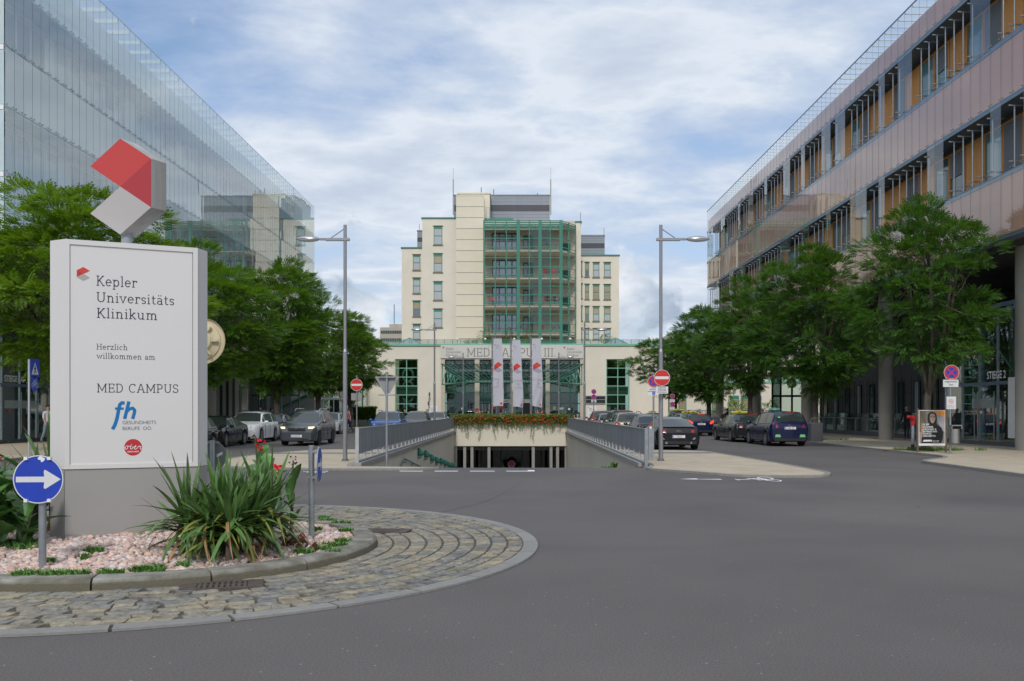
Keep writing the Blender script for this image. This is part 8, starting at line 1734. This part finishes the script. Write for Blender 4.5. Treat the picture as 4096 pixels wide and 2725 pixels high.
        for yy in ((L * .03), (-L * .16)): b = MB(); b.box((s_ * (hw - .01), yy, H * .55), (s_ * (hw + .018), yy + .16, H * .565)); b.build('door_handle', paint, t)
        b = MB()
        for yy in (L * .145, -L * .055, -L * .25): b.box((s_ * (hw - .006), yy, .34), (s_ * (hw + .003), yy + .012, H * .60))
        tag(b.build('door_joints', TRIM, t), kind='stuff')
        if rails: MB().tube([(s_ * hw * .66, L * .06, H * .97), (s_ * hw * .66, L * .02, H * 1.025), (s_ * hw * .66, -L * .30, H * 1.025), (s_ * hw * .66, -L * .34, H * .98)], .018, 6).build('roof_rail', CHR if rails == 1 else TRIM, t)
    MB().box((-hw * .45, L * .490, zl_ - .10), (hw * .45, L * .5005, zl_ + .01)).build('grille', TRIM, t); MB().box((-hw * .42, L * .497, zl_ - .015), (hw * .42, L * .504, zl_ + .012)).build('grille_bar', CHR, t)
    MB().box((-hw * .66, L * .485, .24), (hw * .66, L * .5, .34)).build('lower_grille', TRIM, t); MB().box((-hw * .80, -L * .505, .24), (hw * .80, -L * .49, .36), bev=.01).build('rear_bumper_trim', TRIM, t)
    if kind in ('coupe', 'sedan'):
        for s_ in (-1, 1): MB().cyl((s_ * hw * .55, -L * .512, .30), (s_ * hw * .55, -L * .49, .30), .045, n=12).build('exhaust_pipe', CHR, t, smooth=40)
    for s_, yq, zq in ((1, L * .503, .40), (-1, -L * .502 - .004, .50 if kind in ('coupe',) else H * .48)):
        if s_ == 1 and view == 'rear' or s_ == -1 and view == 'front': pass
        p = MB().box((-.26, yq - .008, zq), (.26, yq + .008, zq + .115)).build('licence_plate', PLT, t); MB().box((-.255 * s_ * -1 if False else (-.255 if s_ == -1 else .215), yq + s_ * .009, zq + .008), (-.215 if s_ == -1 else .255, yq + s_ * .0095, zq + .107)).build('blue_strip', BLUE, p)
        for zz_ in (.004, .106): MB().box((-.21, yq + s_ * .0092, zq + zz_), (.21, yq + s_ * .0098, zq + zz_ + .005)).build('red_line', RED, p)
        if plate_t and ((view == 'rear') == (s_ == -1)): sans('lettering', plate_t, (0, yq + s_ * .0095, zq + .028), (1 if s_ == -1 else -1, 0, 0), (0, 0, 1), .062, LETTER, p, bold=.01, align='CENTER', sx=.85)
    if kind != 'coupe' and view == 'rear': MB().box((-hw * .25, -L * .497, H * .955), (hw * .25, -L * .487, H * .975)).build('brake_light', ONT if lights_on == 'rear' else TAIL, t); b = MB(); b.prism([(-.02, -L * .487, H * .71), (.38, -L * .480, H * .735), (.38, -L * .479, H * .75), (-.02, -L * .486, H * .735)], (0, -.02, .0)); b.build('rear_wiper', TRIM, t)
    if kind == 'coupe' and emblem == 'rings':
        for q in range(4): b = MB(); disc(b, (-.075 + q * .05, -L * .5 - .004 - .0006 * q, H * .575), (1, 0, 0), (0, 0, 1), .034, .027, 16); b.build('ring_emblem', CHR, t)
        b = MB(); b.box((-hw * .7, -L * .495, H * .685), (hw * .7, -L * .47, H * .70)); b.build('spoiler_lip', paint, t)
        for s_ in (-1, 1): b = MB(); b.prism([(s_ * hw * .60, -L * .50, .44), (s_ * hw * .74, -L * .498, .56), (s_ * hw * .82, -L * .496, .56), (s_ * hw * .72, -L * .50, .44)], (0, -.006, 0)); b.build('reflector', mat('grey_reflector', (.3, .3, .3), .2, .5), t, fix=True)
    elif emblem == 'oval': b = MB(); c = Vector((0, -L * .5 - .008, H * .575)); b2 = [c + Vector((.07 * math.cos(a), 0, .048 * math.sin(a))) for a in np.linspace(0, 2 * math.pi, 17)]; b.tube(b2, .008, 5); b.build('oval_emblem', CHR, t)
    elif emblem == 'shield': MB().prism([(-.07, L * .505, zl_ + .03), (.07, L * .505, zl_ + .03), (.045, L * .505, zl_ - .035), (0, L * .505, zl_ - .06), (-.045, L * .505, zl_ - .035)], (0, .01, 0)).build('shield_emblem', CHR, t)
    elif emblem == 'disc': b = MB(); disc(b, (0, -L * .5 - .006, H * .60), (1, 0, 0), (0, 0, 1), .04, n=16); b.build('round_emblem', CHR, t)
    if taxi:
        tx, cm, sg_ = taxi; b = MB(); b.box((-.42 * sg_, L * .0, H + .015), (.42 * sg_, L * .0 + .14, H + .12), bev=.03); s0 = b.build('taxi_sign', cm, t); b = MB(); b.box((-.16 * sg_, L * .0 - .002, H + .10), (.16 * sg_, L * .0 + .142, H + .155), bev=.02); b.build('sign_crown', cm, s0)
        sans('lettering', tx, (0, -.004, H + .05), (1, 0, 0), (0, 0, 1), .058, LETTER if cm.name == 'taxi_yellow' else SWHITE, s0, bold=.02, align='CENTER')
    if lights_on == 'stickers':
        for s_ in (-1, 1): b = MB(); b.prism([(s_ * hw * .62 - .13, -L * .503, .42), (s_ * hw * .62 + .13, -L * .503, .42), (s_ * hw * .62 + .10, -L * .503, .54), (s_ * hw * .62 - .10, -L * .503, .54)], (0, -.006, 0)); b.build('green_sticker', GRL, t)
        MB().box((-hw * .60, -L * .4865, H * .80), (-hw * .48, -L * .4855 - .02, H * .84)).build('green_sticker', GRL, t)
    t.location = loc; t.rotation_euler = (0, 0, R(rz)); return t
cp = lambda n_, c_, mt=.0: mat('car_paint_' + n_, c_, .25, mt, coat=.45, spec=.3)
KB, KN, KS, KW, KD, KR_, KBL, KG, KBE = cp('black', (.010, .011, .012)), cp('navy', (.007, .013, .058), .2), cp('silver', (.36, .38, .40), .5), cp('white', (.82, .82, .81)), cp('anthracite', (.028, .030, .034), .3), cp('red', (.28, .01, .02)), cp('blue', (.025, .085, .30), .2), cp('grey', (.10, .11, .12), .5), cp('beige', (.35, .31, .24), .5)
TY = mat('taxi_yellow', (.62, .55, .03), .45); TG = mat('taxi_green', (.08, .30, .20), .45)
g1, g2 = 'cars parked along the right lane', 'cars queued beside the right ramp railing'; g3, g4 = 'cars parked along the left pavement', 'cars queued behind the left ramp railing'
car('coupe', 4.18, 1.83, 1.36, KB, (6.72, 40.1, 0), 1, 'black sports coupe seen from behind beside the right lamp post', grp=g2, plate_t='L·726 LF', emblem='rings')
car('mpv', 4.6, 1.79, 1.60, KN, (12.45, 44.4, 0), 1, 'dark blue taxi estate with green roof sign and green stickers on the bumper', 'taxi', 'taxi', g1, 'L·1491 TX', taxi=('6969', TG, .62), lights_on='stickers', emblem='oval')
car('sedan', 4.9, 1.85, 1.46, KD, (12.1, 49.9, 0), 2, 'dark grey taxi saloon with a yellow roof sign behind the blue taxi', 'taxi', 'taxi', g1, taxi=('2244', TY, 1.05), emblem='disc')
car('wagon', 4.4, 1.8, 1.46, KN, (11.95, 61.9, 0), 3, 'dark blue taxi hatchback with its red brake lights on', 'taxi', 'taxi', g1, 'L·1063 TX', taxi=('TAXI', TY, .6), lights_on='rear', emblem='disc')
car('wagon', 4.5, 1.8, 1.44, KS, (12.6, 68.2, 0), 0, 'silver taxi with a small yellow roof sign beyond the blue hatchback', 'taxi', 'taxi', g1, taxi=('TAXI', TY, .6))
car('suv', 4.6, 1.85, 1.62, KD, (13.3, 75.0, 0), 0, 'dark taxi estate with a wide yellow roof sign near the far end of the rank', 'taxi', 'taxi', g1, taxi=('TAXI', TY, 1.1))
car('sedan', 4.6, 1.8, 1.45, KS, (12.2, 81.5, 0), 0, 'pale taxi with a yellow roof sign at the far end of the rank', 'taxi', 'taxi', g1, taxi=('TAXI', TY, .8))
car('sedan', 4.6, 1.8, 1.44, KD, (6.75, 46.6, 0), 1, 'dark grey saloon in front of the black sports coupe', grp=g2)
car('suv', 4.4, 1.85, 1.52, KBE, (6.45, 53.0, 0), 0, 'beige crossover in the queue beside the right railing', grp=g2, rails=2)
car('mpv', 4.7, 1.88, 1.66, KB, (6.85, 60.0, 0), 0, 'tall black estate car in front of the beige crossover', grp=g2)
car('wagon', 4.0, 1.7, 1.42, KS, (6.65, 66.0, 0), 0, 'small silver hatchback between the red and the tall black car', grp=g2)
car('suv', 4.4, 1.85, 1.63, KR_, (6.9, 73.0, 0), 0, 'dark red car near the far end of the right railing', grp=g2, taxi=None)
car('sedan', 4.4, 1.8, 1.45, KW, (10.2, 77.0, 0), 0, 'white car roof behind the tall black estate car', grp=g2)
car('mpv', 4.45, 1.74, 1.66, KG, (-9.7, 44.7, 0), 178, 'dark grey family van driving towards the viewer with its headlights on', 'moving_car', 'car', None, 'UU·283 DG', rails=1, lights_on='front', view='front', emblem='shield', rimm=TRIM)
car('coupe', 4.6, 1.8, 1.39, KB, (-13.45, 42.6, 0), 180, 'glossy black coupe parked right of the sign pylon', grp=g3, view='front')
car('wagon', 4.2, 1.76, 1.46, KB, (-12.75, 36.0, 0), 180, 'black car half hidden behind the sign pylon', grp=g3, view='front')
car('suv', 4.5, 1.82, 1.58, KW, (-13.35, 48.0, 0), 180, 'white crossover parked behind the black coupe', grp=g3, view='front', rails=2)
car('sedan', 4.5, 1.8, 1.46, KS, (-13.7, 54.0, 0), 180, 'silver car parked behind the white crossover', grp=g3, view='front')
car('wagon', 4.4, 1.78, 1.45, KN, (-13.9, 60.5, 0), 180, 'dark car behind the silver car on the left', grp=g3, view='front')
car('wagon', 4.6, 1.8, 1.50, KW, (-12.75, 66.0, 0), 180, 'white estate car beyond the dark family van', grp=g3, view='front', rails=2)
car('suv', 4.3, 1.82, 1.60, KBL, (-7.55, 57.5, 0), 180, 'bright blue off-road car behind the left railing', grp=g4, view='front', rails=2)
car('mpv', 4.5, 1.8, 1.60, KD, (-6.95, 68.5, 0), 180, 'dark estate car behind the bright blue car', grp=g4, view='front')
car('wagon', 4.4, 1.8, 1.56, KS, (-6.4, 80.0, 0), 180, 'silver car at the far end of the left railing', grp=g4, view='front')
car('sedan', 4.7, 1.84, 1.47, KB, (-.9, 88.5, 0), 72, 'dark saloon with a shiny roof line behind the flower planter', view='side')

# ================================================================== PEOPLE
SKIN = mat('skin', (.48, .29, .20), .6)
cm_ = {}
def cloth(c): 
    k = 'cloth_%d_%d_%d' % tuple(int(v * 99) for v in c); return mat(k, c, .85, var=.12, scale=12)
def person(loc, rz, lab, H=1.74, top=(.02, .02, .02), legs=(.03, .035, .05), hair=(.05, .03, .02), pose='stand', skin=SKIN, sleeve='short', extra=None, long_hair=False, grp=None, bald=False, shoe=(.02, .02, .02)):
    k = H / 1.74; V = Vector; sit = pose == 'sit'; hz = .50 if sit else .93
    j = {'pel': V((0, 0, hz)), 'wst': V((0, .0, hz + .17)), 'chs': V((0, .01 if not sit else .03, hz + .37)), 'nk': V((0, .0, hz + .55)), 'nk2': V((0, -.01, hz + .60)), 'hd': V((0, -.02, hz + .70)), 'tp': V((0, -.01, hz + .79))}
    for s_, n_ in ((-1, 'l'), (1, 'r')):
        ph = s_ if pose == 'walk' else 0
        j['sh' + n_] = V((s_ * .17, .01, hz + .50)); j['hp' + n_] = V((s_ * .095, 0, hz - .04))
        if sit: j['kn' + n_] = V((s_ * .13, -.42, .50)); j['an' + n_] = V((s_ * .14, -.44, .09)); j['to' + n_] = V((s_ * .15, -.60, .03))
        else: j['kn' + n_] = V((s_ * .10, -.05 - .15 * ph, .50)); j['an' + n_] = V((s_ * .10, .03 - .30 * ph, .08 + (.06 if ph < 0 else 0))); j['to' + n_] = j['an' + n_] + V((s_ * .02, -.16, -.05 if ph >= 0 else -.07))
        if pose == 'phone': el, wr = V((s_ * .24, -.02, hz + .24)), V((s_ * .10, -.24, hz + .34))
        elif sit: el, wr = V((s_ * .24, -.05, hz + .25)), V((s_ * .12, -.27, hz + .14))
        else: el, wr = V((s_ * .235, .05 + .10 * ph, hz + .23)), V((s_ * .25, -.04 + .18 * ph, hz - .0))
        j['el' + n_] = el; j['wr' + n_] = wr; j['ha' + n_] = wr + (wr - el).normalized() * .09
    E_ = [('pel', 'wst', 't'), ('wst', 'chs', 't'), ('chs', 'nk', 't'), ('nk', 'nk2', 's'), ('nk2', 'hd', 's'), ('hd', 'tp', 's')]
    for n_ in 'lr': E_ += [('chs', 'sh' + n_, 't'), ('sh' + n_, 'el' + n_, 'u'), ('el' + n_, 'wr' + n_, 'a'), ('wr' + n_, 'ha' + n_, 's'), ('pel', 'hp' + n_, 'l'), ('hp' + n_, 'kn' + n_, 'l'), ('kn' + n_, 'an' + n_, 'l'), ('an' + n_, 'to' + n_, 'f')]
    rad = dict(pel=(.155, .115), wst=(.14, .105), chs=(.165, .115), nk=(.075, .075), nk2=(.055, .055), hd=(.085, .10), tp=(.06, .075), sh=(.07, .07), hp=(.09, .10), kn=(.062, .065), an=(.042, .045), to=(.04, .03), el=(.045, .045), wr=(.032, .032), ha=(.035, .025))
    names = list(j); me = bpy.data.meshes.new('body'); me.from_pydata([tuple(j[n_] * k) for n_ in names], [(names.index(a), names.index(b_)) for a, b_, _ in E_], []); o = bpy.data.objects.new('tmp', me); sc.collection.objects.link(o)
    md = o.modifiers.new('s', 'SKIN'); md.use_smooth_shade = True
    if not me.skin_vertices: me.attributes  # layer is made with the modifier
    sk = me.skin_vertices[0].data
    for i, n_ in enumerate(names): r_ = rad.get(n_) or rad[n_[:-1]]; sk[i].radius = (r_[0] * k, r_[1] * k); sk[i].use_root = (n_ == 'pel')
    o.modifiers.new('b', 'SUBSURF').levels = 1; dg = bpy.context.evaluated_depsgraph_get(); dg.update(); m2 = bpy.data.meshes.new_from_object(o.evaluated_get(dg)); bpy.data.objects.remove(o)
    mats = [cloth(top), cloth(legs), skin, cloth(shoe)]; idx = {'t': 0, 'u': 0, 'a': 0 if sleeve == 'long' else 2, 's': 2, 'l': 1, 'f': 3}; m2.materials.clear(); [m2.materials.append(m_) for m_ in mats]
    segs = [(j[a] * k, j[b_] * k, idx[c_]) for a, b_, c_ in E_]
    for p_ in m2.polygons:
        c = p_.center; best = None
        for a, b_, ix in segs: ab = b_ - a; u_ = max(0, min(1, (c - a).dot(ab) / ab.length_squared)); d = (c - a - ab * u_).length; best = (d, ix) if best is None or d < best[0] else best
        p_.material_index = best[1]; p_.use_smooth = True
    t = empty('person', (0, 0, 0), lab, 'person', grp); bo = bpy.data.objects.new('body', m2); sc.collection.objects.link(bo); bo.parent = t
    hd = j['hd'] * k
    if not bald:
        b = MB(); b.ell(hd + V((0, .02, .045)), (.095, .105, .09), 12, 8); 
        b.v = [(x, (y if z > hd.z + .03 else max(y, hd.y + .0)), z) for x, y, z in b.v]
        if long_hair: b.ell(hd + V((0, .07, -.09)), (.085, .05, .16), 10, 6)
        b.build('hair', mat('hair_%d_%d' % (hair[0] * 99, hair[2] * 99), hair, .7), t, smooth=1)
    if k and H > 1.5:
        b = MB(); b.prism([hd + V((-.012, -.095, .0)), hd + V((.012, -.095, .0)), hd + V((0, -.095, .035))], (0, -.022, -.004)); b.build('nose', skin, t); b = MB(); [b.box(hd + V((s_ * .035 - .012, -.104, .03)), hd + V((s_ * .035 + .012, -.098, .04))) for s_ in (-1, 1)]; b.build('eyes', BLACK, t)
    if extra: extra(t, j, k)
    t.location = loc; t.rotation_euler = (0, 0, R(rz)); return t
def backpack(t, j, k): MB().box((-.15, .10, 1.05), (.15, .30, 1.45), bev=.05).build('backpack', BLACK, t)
def redbag(t, j, k): MB().box((.20, -.12, .98), (.36, .14, 1.28), bev=.04).build('shoulder_bag', RED, t)
def crate(t, j, k): pass
person((12.35, 54.6, 0), 35, 'man in a black polo shirt standing in front of the dark grey taxi', 1.72, hair=(.16, .15, .14))
person((15.3, 57.3, .07), 0, 'blonde woman standing behind the two nearest taxis', 1.66, top=(.05, .05, .08), hair=(.45, .30, .12), long_hair=True)
person((21.3, 50.6, .07), 150, 'grey haired person in a black jacket by the glass balustrade', 1.74, hair=(.35, .35, .35), sleeve='long', pose='walk')
person((18.6, 81, .07), 90, 'person in dark clothes walking between the far columns on the right', 1.7, sleeve='long', pose='walk', grp=None)
person((-11.6, 66.7, 0), 90 + 180, 'pedestrian in a pink checked shirt with a backpack crossing the left road', 1.76, top=(.42, .18, .20), legs=(.015, .02, .06), pose='walk', extra=backpack)
person((-21.4, 43.2, .07), 60, 'person in a white shirt with a red bag left of the sign pylon', 1.80, top=(.6, .6, .62), legs=(.20, .27, .36), pose='walk', extra=redbag)
person((-14.9, 55.5, .07), 200, 'person in a black and white jacket behind the white crossover', 1.86, top=(.02, .02, .025), sleeve='long', hair=(.01, .01, .01)); person((-14.9, 58.0, .07), 150, 'long haired person in black behind the white crossover', 1.72, hair=(.01, .01, .01), long_hair=True, sleeve='long')
person((-16.0, 69, .07), 20, 'man in a blue shirt standing between the trees on the left', 1.74, top=(.06, .14, .35), sleeve='long', hair=(.2, .12, .07)); person((-14.9, 76, .07), 120, 'dark haired person in blue near the bicycle shelter', 1.72, top=(.03, .05, .14))
for i, (x, Y, tp, hr, lb, kw) in enumerate(((1591, 95, (.01, .01, .01), (.02, .015, .01), 'man in black standing before the left clinic window', {}), (1619, 94, (.01, .01, .01), (.5, .38, .2), 'blonde woman in black right of the man before the left clinic window', dict(long_hair=True)), (1668, 97, (.4, .02, .04), (.1, .07, .05), 'person in a red top at the left clinic window', {}), (1708, 97, (.5, .5, .5), (.04, .03, .02), 'woman in a pale top beside the left information board', dict(long_hair=True)), (1908, 101, (.2, .2, .2), (.1, .08, .06), 'person in grey left of the man in the red jacket', {}), (1918, 98, (.5, .05, .02), (.4, .3, .2), 'bald man in a red and yellow jacket at the clinic entrance', dict(bald=True, sleeve='long')), (1927, 102, (.02, .02, .02), (.01, .01, .01), 'dark haired person right of the man in the red jacket', {}), (1954, 99, (.12, .16, .30), (.02, .015, .01), 'woman in a blue shirt looking at her phone at the entrance', dict(pose='phone', long_hair=True)), (2044, 101, (.03, .03, .04), (.02, .015, .01), 'person in dark clothes behind the middle flagpole', {}), (2151, 99, (.14, .16, .17), (.12, .08, .05), 'person in a grey green top right of the flags', dict(sleeve='long')), (2168, 98, (.5, .015, .02), (.03, .02, .02), 'person in a bright red jacket right of the flags', dict(sleeve='long')))):
    person((PX(x, Y), Y, 0), (20, -30, 60, 10, 40, -60, 100, -80, 0, -40, 60)[i], lb, 1.74 - .04 * (i % 3), top=tp, hair=hr, **kw)
def bench(x0, x1, Y): t = empty('bench', ((x0 + x1) / 2, Y, 0), 'bench with two seated people right of the clinic entrance', 'bench'); MB().box((x0, Y, .40), (x1, Y + .45, .46)).build('seat', WOOD, t); [MB().box((x, Y + .05, 0), (x + .06, Y + .4, .40)).build('leg', GREYD, t) for x in (x0 + .1, x1 - .16)]
bench(PX(2280, 70) - .1, PX(2320, 70) + .6, 80)
for i, (x, tp, hr, lb) in enumerate(((2298, (.02, .02, .02), (.05, .04, .03), 'person in black seated on the bench right of the planter'), (2311, (.35, .40, .42), (.4, .4, .4), 'grey haired person in a pale jacket seated on the bench'))): person((PX(x, 80), 80.15, .0), 20, lb, 1.7, top=tp, hair=hr, pose='sit', sleeve='long')
for x, i, tp, lb in ((2190, 2, (.015, .03, .02), 'person in dark green seated on the third clinic balcony'), (2218, 2, (.015, .015, .02), 'person in black and white seated at the balcony corner'), (2187, 0, (.12, .2, .4), 'person in a light blue shirt seated on the top clinic balcony')): person((PX(x, 119.6), 119.6, PZ(slabs[i], 119.6)), 10, lb, 1.7, top=tp, pose='sit', hair=(.2, .2, .2))
for nm, x, Y in (('person', 1858, 73.5),): person((PX(x, Y), Y, -4.2), 30, 'person in a white shirt in the dark garage entrance', 1.72, top=(.5, .5, .5), legs=(.35, .03, .03))
